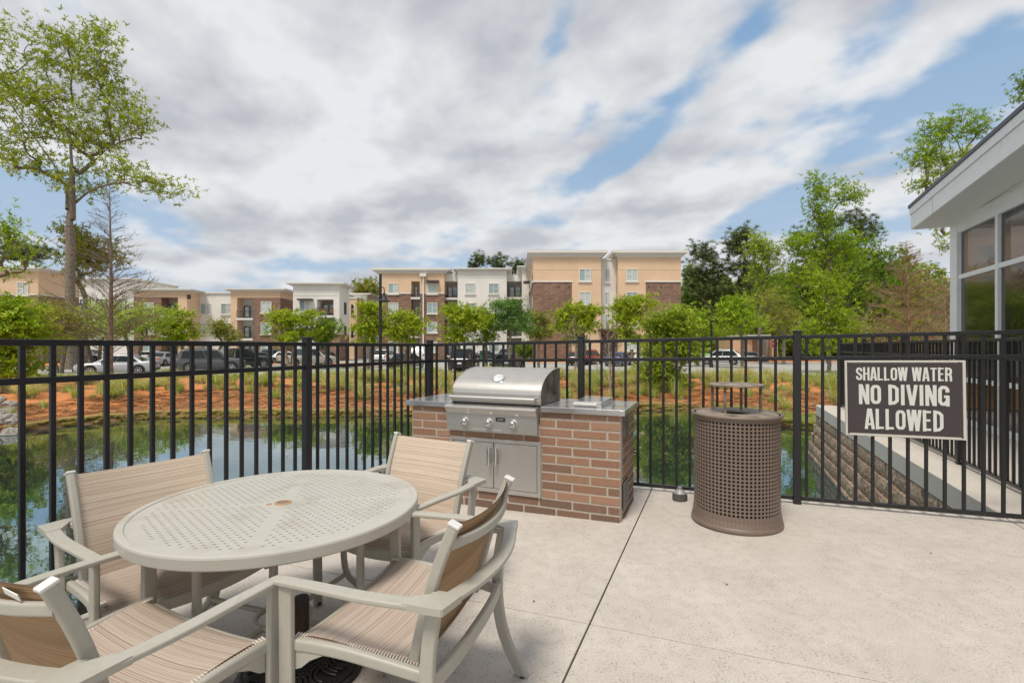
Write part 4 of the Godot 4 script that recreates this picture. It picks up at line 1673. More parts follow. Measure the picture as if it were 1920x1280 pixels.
# ---------------------------------------------------------------- table and chairs
func make_table() -> void:
	var c := Vector3(-1.14, 0, -2.48)
	var gy := deck_y(c.x, c.z)
	var o := thing("dining_table", "round beige metal table with a pierced top and umbrella hole among four chairs", "table", Vector3(c.x, gy, c.z), 0.22)
	var h := 0.68 - gy
	var R := 0.66
	var b := MB.new()
	b.lathe(PackedVector2Array([Vector2(R - 0.028, h - 0.055), Vector2(R - 0.006, h - 0.055), Vector2(R, h - 0.049), Vector2(R + 0.001, h - 0.010), Vector2(R - 0.002, h - 0.003), Vector2(R - 0.009, h), Vector2(R - 0.030, h), Vector2(R - 0.034, h - 0.003), Vector2(R - 0.036, h - 0.009)]), 128)
	obj("rim", b, M.table_paint, o)
	b = MB.new()
	var disc := PackedVector2Array()
	for k in 96:
		disc.append(Vector2(cos(TAU * k / 96.0), sin(TAU * k / 96.0)) * (R - 0.033))
	var hole := PackedVector2Array()
	var cw := 0.038
	var cd := 0.0295
	var y := h - 0.006
	var n := 19
	for j in range(-n - 4, n + 5):
		for i in range(-n, n + 1):
			var cx := (i + (0.25 if j % 2 else -0.25)) * cw
			var cz := j * cd
			var far := Vector2(absf(cx) + cw * 0.5, absf(cz) + cd * 0.5).length()
			if Vector2(maxf(absf(cx) - cw * 0.5, 0), maxf(absf(cz) - cd * 0.5, 0)).length() > R - 0.033:
				continue
			var rect := PackedVector2Array([Vector2(cx - cw * 0.5, cz - cd * 0.5), Vector2(cx + cw * 0.5, cz - cd * 0.5), Vector2(cx + cw * 0.5, cz + cd * 0.5), Vector2(cx - cw * 0.5, cz + cd * 0.5)])
			var pierced := far < R - 0.07 and absf(cx - 0.01) > cw * 0.75 and absf(cz) > cd * 0.8 and Vector2(cx, cz).length() > 0.10
			if not pierced:
				var polys: Array[PackedVector2Array] = [rect]
				if far > R - 0.034:
					polys = Geometry2D.intersect_polygons(rect, disc)
				for poly in polys:
					var idx := Geometry2D.triangulate_polygon(poly)
					for k in range(0, idx.size(), 3):
						var p := poly[idx[k]]
						var q := poly[idx[k + 1]]
						var s := poly[idx[k + 2]]
						b.tri(Vector3(p.x, y, p.y), Vector3(q.x, y, q.y), Vector3(s.x, y, s.y), Vector3.UP, Vector3.UP, Vector3.UP)
				continue
			var outer := PackedVector3Array()
			var inner := PackedVector3Array()
			var lip := PackedVector3Array()
			for k in 8:
				var t := TAU * k / 8.0
				var ux := cos(t)
				var uz := sin(t)
				var f := maxf(absf(ux), absf(uz))
				outer.append(Vector3(cx + cw * 0.5 * ux / f, y, cz + cd * 0.5 * uz / f))
				var wide := 0.0105 if ux > 0.0 else 0.0085
				inner.append(Vector3(cx + wide * ux, y, cz + 0.0038 * uz * (1.0 if ux < 0.2 else 0.55)))
				lip.append(inner[k] + Vector3(0, -0.006 if ux < 0.5 else -0.003, 0))
			for k in 8:
				var k2 := (k + 1) % 8
				b.quad(outer[k], outer[k2], inner[k2], inner[k], Vector3.UP, Vector3.UP, Vector3.UP, Vector3.UP)
				var w := (Vector3(cx, y, cz) - (inner[k] + inner[k2]) * 0.5).normalized()
				b.quad(inner[k], inner[k2], lip[k2], lip[k], w, w, w, w)
	var top := obj("pierced_top", b, M.table_paint, o)
	b = MB.new()
	b.lathe(PackedVector2Array([Vector2(0.041, h - 0.0058), Vector2(0.038, h - 0.002), Vector2(0.031, h - 0.001), Vector2(0.028, h - 0.003), Vector2(0.027, h - 0.03)]), 28)
	obj("umbrella_ring", b, M.rust_ring, top)
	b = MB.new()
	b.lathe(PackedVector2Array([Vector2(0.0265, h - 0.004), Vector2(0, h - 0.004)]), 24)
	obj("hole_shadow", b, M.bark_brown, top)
	b = MB.new()
	b.lathe(PackedVector2Array([Vector2(0.0135, h - 0.0057), Vector2(0.010, h - 0.003), Vector2(0, h - 0.0035)]), 14, Vector3(-0.062, 0, 0.010))
	obj("plug", b, M.rust_ring, top)
	# underside frame, four bent legs and their braces
	b = MB.new()
	for k in 2:
		b.box(Vector3(0, h - 0.03, 0), Vector3(1.2 if k == 0 else 0.03, 0.03, 0.03 if k == 0 else 1.2), 0.003)
	obj("under_frame", b, M.chair_paint, o)
	for k in 4:
		var a := TAU * (k + 0.5) / 4.0 - 0.22
		var e := Vector3(cos(a), 0, sin(a))
		var lg := MB.new()
		lg.tube(curve([e * 0.46 + Vector3(0, h - 0.02, 0), e * 0.46 + Vector3(0, 0.42, 0), e * 0.465 + Vector3(0, 0.25, 0), e * 0.50 + Vector3(0, 0.15, 0), e * 0.56 + Vector3(0, 0.085, 0), e * 0.62 + Vector3(0, 0.018, 0)], 6), 0.0185, 10)
		lg.lathe(PackedVector2Array([Vector2(0, 0.0), Vector2(0.022, 0.0), Vector2(0.022, 0.018), Vector2(0.015, 0.026)]), 12, e * 0.62)
		var leg := obj("leg", lg, M.chair_paint, o)
		var br := MB.new()
		br.tube(PackedVector3Array([e * 0.49 + Vector3(0, 0.165, 0), e * 0.12 + Vector3(0, 0.165, 0)]), 0.014, 8)
		obj("brace", br, M.chair_paint, leg)
	var ring := MB.new()
	var pts := PackedVector3Array()
	for k in 33:
		pts.append(Vector3(cos(TAU * k / 32.0) * 0.125, 0.165, sin(TAU * k / 32.0) * 0.125))
	ring.tube(pts, 0.014, 8, false)
	obj("brace_ring", ring, M.chair_paint, o)
	# umbrella stand under the table
	var u := Vector3(-0.972, 0, -2.30)
	var st := thing("umbrella_stand", "black cast iron umbrella stand with woven relief and rusty pole under the table", "umbrella stand", Vector3(u.x, deck_y(u.x, u.z), u.z))
	b = MB.new()
	b.lathe(PackedVector2Array([Vector2(0.272, 0), Vector2(0.276, 0.014), Vector2(0.268, 0.026), Vector2(0.255, 0.030), Vector2(0.235, 0.046), Vector2(0.12, 0.066), Vector2(0.06, 0.074), Vector2(0.042, 0.076)]), 56, Vector3.ZERO, true)
	var base := obj("cast_base", b, M.cast_iron, st)
	b = MB.new()
	for k in 10:
		var a0 := TAU * k / 10.0
		for q in 4:
			var cc := Vector3(cos(a0), 0, sin(a0)) * 0.19
			var path := PackedVector3Array()
			for i in 11:
				var t := a0 + 0.9 + PI * 0.95 * i / 10.0
				var rr := 0.045 + q * 0.020
				var pnt := cc + Vector3(cos(t), 0, sin(t)) * rr
				var d := Vector2(pnt.x, pnt.z).length()
				if d > 0.232 or d < 0.05:
					continue
				pnt.y = lerpf(0.074, 0.046, (d - 0.05) / 0.185) + 0.004 + (0.004 if k % 2 else 0.0)
				path.append(pnt)
			if path.size() > 2:
				b.tube(path, 0.0085, 6)
	obj("woven_relief", b, M.cast_iron, base)
	b = MB.new()
	var p2 := PackedVector3Array()
	for k in 41:
		p2.append(Vector3(cos(TAU * k / 40.0) * 0.248, 0.036, sin(TAU * k / 40.0) * 0.248))
	b.tube(p2, 0.009, 6, false)
	obj("rim_bead", b, M.cast_iron, base)
	b = MB.new()
	b.lathe(PackedVector2Array([Vector2(0.034, 0.07), Vector2(0.034, 0.335), Vector2(0.030, 0.345), Vector2(0.0, 0.345)]), 24)
	obj("pole", b, M.rusty_pole, st)
	b = MB.new()
	b.lathe(PackedVector2Array([Vector2(0.052, 0.070), Vector2(0.053, 0.086), Vector2(0.046, 0.096), Vector2(0.034, 0.100)]), 24)
	obj("collar", b, M.rust_ring, st)

func sling(pts: Callable, nu: int, nv: int, gap: float) -> Array:   # two faces, gap apart
	var top := MB.new()
	var under := MB.new()
	for j in nv:
		for i in nu:
			var q := []
			for d in [[0, 0], [1, 0], [1, 1], [0, 1]]:
				q.append(Vector2(float(i + d[0]) / nu * 2.0 - 1.0, float(j + d[1]) / nv))
			var ps := []
			var ns := []
			for w in q:
				var p: Vector3 = pts.call(w.x, w.y)
				var n: Vector3 = (pts.call(w.x + 0.02, w.y) - pts.call(w.x - 0.02, w.y)).cross(pts.call(w.x, w.y + 0.02) - pts.call(w.x, w.y - 0.02)).normalized()
				ps.append(p)
				ns.append(n)
			var uv := []
			for w in q:
				uv.append(Vector2(w.x * 0.5 + 0.5, w.y * 0.55))
			top.quad(ps[0], ps[1], ps[2], ps[3], ns[0], ns[1], ns[2], ns[3], uv[0], uv[1], uv[2], uv[3])
			under.quad(ps[0] - ns[0] * gap, ps[1] - ns[1] * gap, ps[2] - ns[2] * gap, ps[3] - ns[3] * gap, -ns[0], -ns[1], -ns[2], -ns[3], uv[0], uv[1], uv[2], uv[3])
	return [top, under]

func make_chair() -> Node3D:
	var o := thing("sling_chair", "beige metal sling chair", "chair", Vector3.ZERO, 0.0, "sling chairs round the table")
	var ah := 0.676
	var paint: Material = M.chair_paint
	var flat_bar := rrect(0.055, 0.019, 0.006)
	for s in [-1.0, 1.0]:
		var b := MB.new()
		b.sweep(curve([Vector3(s * 0.366, 0.0, -0.262), Vector3(s * 0.366, 0.35, -0.266), Vector3(s * 0.367, ah - 0.012, -0.268)], 4), rrect(0.026, 0.054, 0.008), Vector3(0, 0, -1))
		obj("front_leg", b, paint, o)
		b = MB.new()
		b.sweep(curve([Vector3(s * 0.352, ah - 0.015, 0.292), Vector3(s * 0.350, 0.50, 0.268), Vector3(s * 0.350, 0.32, 0.268), Vector3(s * 0.354, 0.16, 0.305), Vector3(s * 0.364, 0.0, 0.385)], 5), rrect(0.030, 0.050, 0.009), Vector3(0, 0, -1))
		obj("rear_leg", b, paint, o)
		b = MB.new()
		var path := curve([Vector3(s * 0.366, ah - 0.006, -0.300), Vector3(s * 0.383, ah, -0.12), Vector3(s * 0.392, ah, 0.06), Vector3(s * 0.384, ah, 0.22), Vector3(s * 0.366, ah - 0.001, 0.335)], 6)
		var sc := PackedVector2Array()
		for k in path.size():
			sc.append(Vector2(0.86 + 0.22 * float(k) / path.size(), 1.0 if k > 0 else 0.8))
		b.sweep(path, flat_bar, Vector3.UP, sc)
		b.xf = Transform3D(Basis(Vector3(1, 0, 0), Vector3(0, 0, 1), Vector3(0, -1, 0)), Vector3(0, ah, 0))
		b.prism(PackedVector2Array([Vector2(s * 0.356, 0.22), Vector2(s * 0.411, 0.205), Vector2(s * 0.412, 0.338), Vector2(s * 0.405, 0.345), Vector2(s * 0.31, 0.366), Vector2(s * 0.30, 0.315)]), -0.0115, 0.0112)
		obj("armrest", b, paint, o)
		# seat rail with the stitched edge of the sling
		b = MB.new()
		b.sweep(curve([Vector3(s * 0.348, 0.448, -0.268), Vector3(s * 0.338, 0.445, -0.05), Vector3(s * 0.318, 0.405, 0.262)], 5), rrect(0.030, 0.042, 0.010), Vector3.UP)
		obj("seat_rail", b, paint, o)
		b = MB.new()
		for k in 44:
			var q := (k + 0.5) / 44.0
			var c := Vector3(s * lerpf(0.331, 0.300, q), lerpf(0.4695, 0.434, q) + 0.004 * sin(q * PI), lerpf(-0.26, 0.22, q))
			b.cone(c + Vector3(s * -0.012, 0, 0), c + Vector3(s * 0.010, -0.004, 0), 0.0042, 0.0042, 5, true)
		obj("stitching", b, M.stitch, o)
		b = MB.new()
		b.xf = Transform3D(Basis(Vector3(0, 0, 1), Vector3(0, 1, 0), Vector3(1, 0, 0)), Vector3(s * 0.346, 0, 0))
		b.prism(PackedVector2Array([Vector2(-0.24, 0.43), Vector2(-0.24, 0.365), Vector2(-0.215, 0.375), Vector2(-0.18, 0.405), Vector2(-0.13, 0.43)]), -0.010, 0.010)
		obj("gusset", b, paint, o)
		# back rail
		b = MB.new()
		b.sweep(curve([Vector3(s * 0.286, 0.400, 0.178), Vector3(s * 0.290, 0.60, 0.226), Vector3(s * 0.295, 0.76, 0.276), Vector3(s * 0.299, 0.905, 0.336)], 5), rrect(0.031, 0.038, 0.008), Vector3(0, 0, -1))
		var rail := obj("back_rail", b, paint, o)
		b = MB.new()
		b.box(Vector3(s * 0.299, 0.908, 0.338), Vector3(0.037, 0.012, 0.045), 0.004, Basis(Vector3.RIGHT, 0.39))
		obj("end_cap", b, M.chair_cap, rail)
		b = MB.new()
		b.box(Vector3(s * 0.300, 0.672, 0.292), Vector3(0.022, 0.022, 0.075), 0.004)
		obj("bracket", b, paint, rail)
		b = MB.new()
		b.lathe(PackedVector2Array([Vector2(0.0, 0), Vector2(0.02, 0), Vector2(0.02, 0.012), Vector2(0.012, 0.016)]), 10, Vector3(s * 0.366, 0, -0.262))
		b.lathe(PackedVector2Array([Vector2(0.0, 0), Vector2(0.02, 0), Vector2(0.02, 0.012), Vector2(0.012, 0.016)]), 10, Vector3(s * 0.364, 0, 0.380))
		obj("glides", b, M.car_trim, o)
	var b := MB.new()
	b.sweep(curve([Vector3(-0.388, ah + 0.0015, 0.300), Vector3(-0.30, ah + 0.0015, 0.338), Vector3(-0.15, ah + 0.0015, 0.375), Vector3(0, ah + 0.0015, 0.388), Vector3(0.15, ah + 0.0015, 0.375), Vector3(0.30, ah + 0.0015, 0.338), Vector3(0.388, ah + 0.0015, 0.300)], 5), rrect(0.058, 0.0195, 0.006), Vector3.UP)
	obj("back_hoop", b, paint, o)
	b = MB.new()
	b.sweep(curve([Vector3(-0.296, 0.838, 0.318), Vector3(-0.15, 0.828, 0.357), Vector3(0, 0.824, 0.370), Vector3(0.15, 0.828, 0.357), Vector3(0.296, 0.838, 0.318)], 5), rrect(0.020, 0.036, 0.008), Vector3.UP)
	obj("top_bar", b, paint, o)
	b = MB.new()
	b.sweep(curve([Vector3(-0.350, 0.405, 0.272), Vector3(-0.15, 0.398, 0.290), Vector3(0.15, 0.398, 0.290), Vector3(0.350, 0.405, 0.272)], 4), rrect(0.022, 0.062, 0.007), Vector3.UP)
	obj("rear_rail", b, paint, o)
	b = MB.new()
	b.sweep(curve([Vector3(-0.350, 0.425, -0.262), Vector3(-0.18, 0.398, -0.275), Vector3(0, 0.388, -0.280), Vector3(0.18, 0.398, -0.275), Vector3(0.350, 0.425, -0.262)], 4), rrect(0.026, 0.052, 0.009), Vector3.UP)
	obj("front_rail", b, paint, o)
	var back := func(u: float, v: float) -> Vector3:
		var q := v * v
		return Vector3(u * lerpf(0.282, 0.296, v), lerpf(0.405, 0.900, v) - 0.012 * (1.0 - u * u) * v, lerpf(0.170, 0.272, v) + 0.052 * q + (1.0 - u * u) * (0.020 + 0.022 * v))
	var parts := sling(func(u: float, v: float) -> Vector3: return back.call(-u, v), 16, 20, 0.004)
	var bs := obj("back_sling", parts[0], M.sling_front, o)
	obj("sling_reverse", parts[1], M.sling_back, bs)
	var seat := func(u: float, v: float) -> Vector3:
		var y := lerpf(0.470, 0.432, v) - 0.028 * (1.0 - u * u) * sin(clampf(v, 0.0, 1.0) * PI)
		y -= 0.045 * pow(clampf(1.0 - v / 0.16, 0.0, 1.0), 2.0)
		y += 0.012 * sin(clampf(v * 1.6, 0.0, 1.0) * PI)
		return Vector3(u * lerpf(0.334, 0.300, v), y - 0.02 * (1.0 - u * u) * clampf(1.0 - v * 3.0, 0.0, 1.0), lerpf(-0.282, 0.205, v))
	parts = sling(func(u: float, v: float) -> Vector3: return seat.call(u, 1.0 - v), 16, 20, 0.004)
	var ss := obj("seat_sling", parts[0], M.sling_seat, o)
	obj("sling_reverse", parts[1], M.sling_back, ss)
	return o

func make_chairs() -> void:
	var c0 := make_chair()
	var spots := [
		[-1.659, -2.424, 234.8, "beige sling chair between the table and the pond fence"],
		[-0.683, -2.952, 150.8, "beige sling chair with its back against the brick grill island"],
		[-0.421, -2.005, 73.0, "beige sling chair right of the table seen from behind, out on the open paving"],
		[-1.284, -1.668, 335.2, "beige sling chair nearest the eye with a white tag on the back of its sling"],
	]
	for i in 4:
		var c: Node3D = c0 if i == 0 else dup(c0)
		c.set_meta("label", spots[i][3])
		c.position = Vector3(spots[i][0], deck_y(spots[i][0], spots[i][1]), spots[i][1])
		c.rotation.y = deg_to_rad(spots[i][2])
		if i == 3:
			var t := MB.new()
			t.box(Vector3(0.17, 0.866, 0.356), Vector3(0.075, 0.022, 0.003), 0.001, Basis(Vector3.RIGHT, 0.35) * Basis(Vector3(0, 0, 1), -0.08))
			obj("white_tag", t, M.white_tag, c)

# ---------------------------------------------------------------- retaining wall, raised walk, clubhouse
func make_wall() -> void:
	var o := thing("retaining_wall", "brown split-face block retaining wall stepping down from the raised walk to the pond", "retaining wall", deck(5.55, 0.0) - Vector3(0, deck(5.55, 0).y, 0), YAW)
	# local: x = s - 5.55, z = -u, y from the walk down
	rng.seed = 31
	var variants: Array[ArrayMesh] = []
	for k in 5:
		var b := MB.new()
		var lx := 0.46
		var ly := 0.212
		var nz := 6
		var ny := 3
		var g := []
		for j in ny + 1:
			var row := []
			for i in nz + 1:
				var edge := i == 0 or i == nz or j == 0 or j == ny
				var out := -rng.randf_range(0.010, 0.026) if not edge else 0.0
				row.append(Vector3(out, -ly * 0.5 + ly * j / ny, -lx * 0.5 + lx * i / nz))
			g.append(row)
		for j in ny:
			for i in nz:
				var p0: Vector3 = g[j][i]
				var p1: Vector3 = g[j][i + 1]
				var p2: Vector3 = g[j + 1][i + 1]
				var p3: Vector3 = g[j + 1][i]
				b.flat(p0, p1, p2, p2, Vector3.LEFT)
				b.flat(p0, p2, p3, p3, Vector3.LEFT)
		var h := Vector3(0.15, ly * 0.5, lx * 0.5)
		for q in [[Vector3.UP, 1], [Vector3.DOWN, 1]]:
			var y: float = q[0].y * h.y
			b.flat(Vector3(0, y, -h.z), Vector3(0, y, h.z), Vector3(h.x * 2, y, h.z), Vector3(h.x * 2, y, -h.z), q[0])
		for s in [-1.0, 1.0]:
			b.flat(Vector3(0, -h.y, s * h.z), Vector3(0, h.y, s * h.z), Vector3(h.x * 2, h.y, s * h.z), Vector3(h.x * 2, -h.y, s * h.z), Vector3(0, 0, s))
		variants.append(b.mesh())
	var u_end := 8.94
	for row in 7:
		var y := -0.235 - 0.22 * (row + 0.5)
		var x := -0.02 - 0.048 * row
		var u := -0.3 + (0.235 if row % 2 else 0.0)
		var far := u_end + 0.048 * row
		while u + 0.4 < far:
			var q := obj("block", variants[rng.randi() % 5], M["block_%d" % (rng.randi() % 3)], o, Vector3(x + rng.randf_range(-0.008, 0.008), y, -(u + 0.235)))
			q.rotation.y = rng.randf_range(-0.015, 0.015)
			u += 0.471
		# the end of the wall turns to the right
		var s := x + 0.22
		while s < 3.0:
			var q := obj("block", variants[rng.randi() % 5], M["block_%d" % (rng.randi() % 3)], o, Vector3(s, y, -far))
			q.rotation.y = -PI * 0.5
			s += 0.471
	var core := MB.new()
	core.box(Vector3(2.2, -1.0, -4.3), Vector3(3.8, 1.5, 9.0))
	obj("fill", core, M.stained_concrete, o)
	# the concrete walk with its cast edge
	var w := Node3D.new()
	w.name = "raised_walk"
	add_child(w, true)
	w.position = o.position
	w.rotation.y = YAW
	w.set_meta("kind", "structure")
	for k in 3:
		var b := MB.new()
		b.box(Vector3(0.30, -0.105, -(1.55 + k * 2.96)), Vector3(0.66, 0.25, 2.952), 0.012)
		obj("cast_edge", b, M.stained_concrete, w)
		b = MB.new()
		b.box(Vector3(6.14, -0.105, -(1.55 + k * 2.96)), Vector3(11.0, 0.246, 2.952), 0.008)
		obj("slab", b, M.pavement, w)
	var b := MB.new()
	b.box(Vector3(5.8, -0.105, 3.0), Vector3(11.66, 0.246, 5.9), 0.008)
	obj("slab", b, M.pavement, w)

func make_clubhouse() -> void:
	var o := thing("clubhouse", "white clubhouse with a screened porch under an overhanging low sloped roof", "building", deck(7.5, 7.02) - Vector3(0, deck(7.5, 7.02).y, 0), YAW)
	# local: x = s - 7.5 (into the house), z towards the eye, y up
	var wl := 13.0
	var white: Material = M.white_board
	var bx := func(called: String, x0: float, x1: float, y0: float, y1: float, z0: float, z1: float, m: Material, bev := 0.004, parent: Node = null) -> MeshInstance3D:
		return boxed(called, Vector3((x0 + x1) * 0.5, (y0 + y1) * 0.5, (z0 + z1) * 0.5), Vector3(x1 - x0, y1 - y0, z1 - z0), m, parent if parent else o, bev)
	# side wall that faces the pond: sill, posts, head, panes
	bx.call("sill_board", 0.0, 0.14, -0.12, 0.12, 0.02, wl, white)
	bx.call("head_board", 0.0, 0.12, 3.61, 3.86, 0.02, wl, white)
	bx.call("corner_post", -0.012, 0.16, -0.12, 3.9, 0.0, 0.30, white)
	var frieze := MB.new()
	frieze.xf = Transform3D(Basis(Vector3(0, 0, 1), Vector3(0, 1, 0), Vector3(1, 0, 0)), Vector3.ZERO)
	frieze.prism(PackedVector2Array([Vector2(0.30, 3.86), Vector2(wl, 3.86), Vector2(wl, 3.80 + wl * 0.055 + 0.35), Vector2(0.30, 4.02)]), 0.02, 0.10)
	obj("frieze", frieze, white, o)
	bx.call("trim", -0.008, 0.018, 3.845, 3.872, 0.30, wl, M.soffit_paint, 0.002)
	var z := 0.32
	var first := true
	while z < wl:
		var z1 := z + 1.36
		var rows := [[0.12, 0.80], [0.88, 2.73], [2.81, 3.61]]
		var win := Node3D.new()
		win.name = "screen_window"
		o.add_child(win, true)
		bx.call("mullion", 0.0, 0.10, 0.12, 3.61, z1, z1 + 0.085, white, 0.004, win)
		bx.call("cross_bar", 0.005, 0.085, 0.80, 0.88, z + 0.002, z1 - 0.002, white, 0.004, win)
		bx.call("cross_bar", 0.005, 0.085, 2.73, 2.81, z + 0.002, z1 - 0.002, white, 0.004, win)
		for r in rows:
			var p := MB.new()
			p.box(Vector3(0.05, (r[0] + r[1]) * 0.5, (z + z1) * 0.5), Vector3(0.003, r[1] - r[0] - 0.004, z1 - z - 0.004))
			obj("screen", p, M.screen, win)
		# grey square posts just inside
		bx.call("inner_post", 0.102, 0.17, -0.02, 3.9, z1 + 0.002, z1 + 0.083, M.porch_grey, 0.003)
		z = z1 + 0.085
	# end wall, also screened
	bx.call("sill_board", 0.16, 6.0, -0.12, 0.12, 0.0, 0.14, white)
	bx.call("head_board", 0.16, 6.0, 3.72, 3.95, 0.0, 0.12, white)
	var x := 0.16
	while x < 5.6:
		var win := Node3D.new()
		win.name = "end_window"
		o.add_child(win, true)
		bx.call("mullion", x + 1.3, x + 1.4, 0.12, 3.72, 0.0, 0.10, white, 0.004, win)
		bx.call("cross_bar", x + 0.002, x + 1.298, 0.80, 0.88, 0.005, 0.085, white, 0.004, win)
		bx.call("cross_bar", x + 0.002, x + 1.298, 2.73, 2.81, 0.005, 0.085, M.porch_grey, 0.004, win)
		x += 1.4
	# porch floor, back wall and ceiling
	bx.call("porch_floor", 0.14, 6.0, -0.02, 0.03, 0.14, wl, M.porch_grey)
	bx.call("back_sill", 5.6, 5.8, 0.0, 0.85, 0.14, wl, white)
	for k in 5:
		bx.call("back_post", 5.6, 5.8, 0.85, 3.9, 0.16 + k * 2.6, 0.36 + k * 2.6, white)
	# roof: a sheet that climbs towards the eye, fascia and soffit
	var roof := Node3D.new()
	roof.name = "roof"
	o.add_child(roof, true)
	roof.position = Vector3(-0.60, 3.80, 0.0)
	roof.rotation.x = -0.055
	var rl := 14.5
	boxed("soffit", Vector3(3.3, 0.03, rl * 0.5), Vector3(6.6, 0.05, rl - 0.01), M.soffit_paint, roof)
	boxed("fascia", Vector3(-0.015, 0.145, rl * 0.5), Vector3(0.035, 0.290, rl), white, roof, 0.003)
	boxed("upper_fascia", Vector3(-0.035, 0.362, rl * 0.5), Vector3(0.035, 0.135, rl + 0.02), white, roof, 0.003)
	boxed("drip_edge", Vector3(-0.045, 0.465, rl * 0.5), Vector3(0.05, 0.068, rl + 0.05), M.roof_edge, roof, 0.004)
	for k in 4:
		boxed("board_seam", Vector3(-0.0335, 0.145, 1.1 + k * 3.1), Vector3(0.003, 0.284, 0.006), M.porch_grey, roof)
	boxed("end_fascia", Vector3(3.3, 0.145, 0.0), Vector3(6.58, 0.290, 0.035), white, roof, 0.003)
	boxed("upper_end_fascia", Vector3(3.3, 0.362, -0.02), Vector3(6.6, 0.135, 0.035), white, roof, 0.003)
	boxed("roof_sheet", Vector3(3.3, 0.475, rl * 0.5), Vector3(6.64, 0.045, rl + 0.02), M.roof_edge, roof)

# ---------------------------------------------------------------- flats
func slab_box(called: String, px0: float, px1: float, py0: float, py1: float, z: float, depth: float, m: Material, parent: Node3D, grow := 0.0, bev := 0.0) -> MeshInstance3D:
	var a := at(px0, py0, z)
	var b := at(px1, py1, z)
	var p := Vector3((a.x + b.x) * 0.5, (a.y + b.y) * 0.5, -z - depth * 0.5 + grow)
	return boxed(called, p - parent.position, Vector3(b.x - a.x + grow * 2.0, a.y - b.y, depth), m, parent, bev)

var window_meshes := {}

# a window standing a little proud of the wall: frame, sill, sash bar and two panes
func flat_window(px: float, py: float, w_px: float, h_px: float, z: float, parent: Node3D, kind := 0, framed := "cornice_white") -> void:
	var k := z / F
	var w := w_px * k
	var h := h_px * k
	var key := "%.2f_%.2f" % [w, h]
	if not window_meshes.has(key):
		var f := MB.new()
		var t := 0.085
		f.box(Vector3(0, h * 0.5 - t * 0.5, 0.03), Vector3(w, t, 0.12))
		f.box(Vector3(0, -h * 0.5 + t * 0.5, 0.03), Vector3(w, t, 0.12))
		for s in [-1.0, 1.0]:
			f.box(Vector3(s * (w * 0.5 - t * 0.5), 0, 0.03), Vector3(t, h - t * 2.0, 0.12))
		f.box(Vector3(0.0, 0, 0.025), Vector3(0.09, h - t * 2.0, 0.10))
		var s := MB.new()
		s.box(Vector3(0, -h * 0.5 - 0.09, 0.05), Vector3(w + 0.25, 0.16, 0.22))
		var p := MB.new()
		p.box(Vector3(0, 0, 0.0), Vector3(w * 0.5 - 0.13, h - t * 2.0, 0.05))
		var sash := MB.new()
		sash.box(Vector3(0, 0, 0.035), Vector3(w * 0.5 - 0.13, 0.07, 0.05))
		window_meshes[key] = [f.mesh(), s.mesh(), p.mesh(), sash.mesh()]
	var ms: Array = window_meshes[key]
	var o := obj("window", ms[0], M[framed], parent, at(px, py, z) - parent.position + Vector3(0, 0, 0.02))
	obj("sill", ms[1], M.cornice_white, o)
	var c := w * 0.25 - 0.02
	obj("pane", ms[2], M.pane_blue if kind % 2 == 0 else M.pane_blind, o, Vector3(-c, 0, 0))
	obj("pane", ms[2], M.pane_blind if kind < 2 else M.pane_blue, o, Vector3(c, 0, 0))
	obj("sash", ms[3], M[framed], o, Vector3(-c if kind % 2 else c, -0.05, 0))

func cornice(px0: float, px1: float, py0: float, py1: float, z: float, depth: float, parent: Node3D) -> void:
	var n := slab_box("cornice", px0 - 3, px1 + 3, py0, py0 + (py1 - py0) * 0.42, z, depth, M.cornice_white, parent, 0.55)
	slab_box("cornice_step", px0 - 1.4, px1 + 1.4, py0 + (py1 - py0) * 0.42, py0 + (py1 - py0) * 0.74, z, depth, M.grey_stucco, parent, 0.30)
	slab_box("cornice_step", px0, px1, py0 + (py1 - py0) * 0.74, py1, z, depth, M.cornice_white, parent, 0.14)

# a recessed balcony: dark back wall with a door, slab and railing
func balcony(px0: float, px1: float, floors: Array, z: float, parent: Node3D, slab_m := "cornice_white", seats := false) -> void:
	for f in floors:   # [ceiling, floor] in the photograph
		var o := Node3D.new()
		o.name = "balcony"
		parent.add_child(o, true)
		o.position = at((px0 + px1) * 0.5, f[1], z) - parent.position
		var k := z / F
		var w: float = (px1 - px0) * k
		var h: float = (f[1] - f[0]) * k
		boxed("floor_slab", Vector3(0, -0.16, -0.62), Vector3(w + 0.1, 0.30, 1.7), M[slab_m], o)
		var ds := minf(1.0, w * 0.42)
		boxed("door", Vector3(-w * 0.5 + ds * 0.5 + 0.25, h * 0.38, -1.40), Vector3(ds, h * 0.76, 0.10), M.pane_dark, o)
		boxed("door_glass", Vector3(-w * 0.5 + ds * 0.5 + 0.25, h * 0.40, -1.33), Vector3(ds * 0.55, h * 0.58, 0.04), M.pane_blind, o)
		if w > 2.0:
			boxed("side_window", Vector3(w * 0.22, h * 0.48, -1.40), Vector3(w * 0.28, h * 0.5, 0.10), M.pane_blue, o)
		var rl := MB.new()
		rl.box(Vector3(0, 1.0, 0.16), Vector3(w, 0.06, 0.05))
		rl.box(Vector3(0, 0.12, 0.16), Vector3(w, 0.05, 0.05))
		var n := int(w / 0.16)
		for i in n + 1:
			rl.box(Vector3(-w * 0.5 + w * i / n, 0.55, 0.16), Vector3(0.028, 0.85, 0.028))
		obj("railing", rl, M.rail_dark, o)
		if seats:
			for s in [-0.28, 0.28]:
				var st := MB.new()
				st.box(Vector3(w * s, 0.40, -0.4), Vector3(0.6, 0.08, 0.5), 0.02)
				st.box(Vector3(w * s, 0.75, -0.65), Vector3(0.6, 0.6, 0.06), 0.02)
				obj("seat", st, M.terracotta, o)

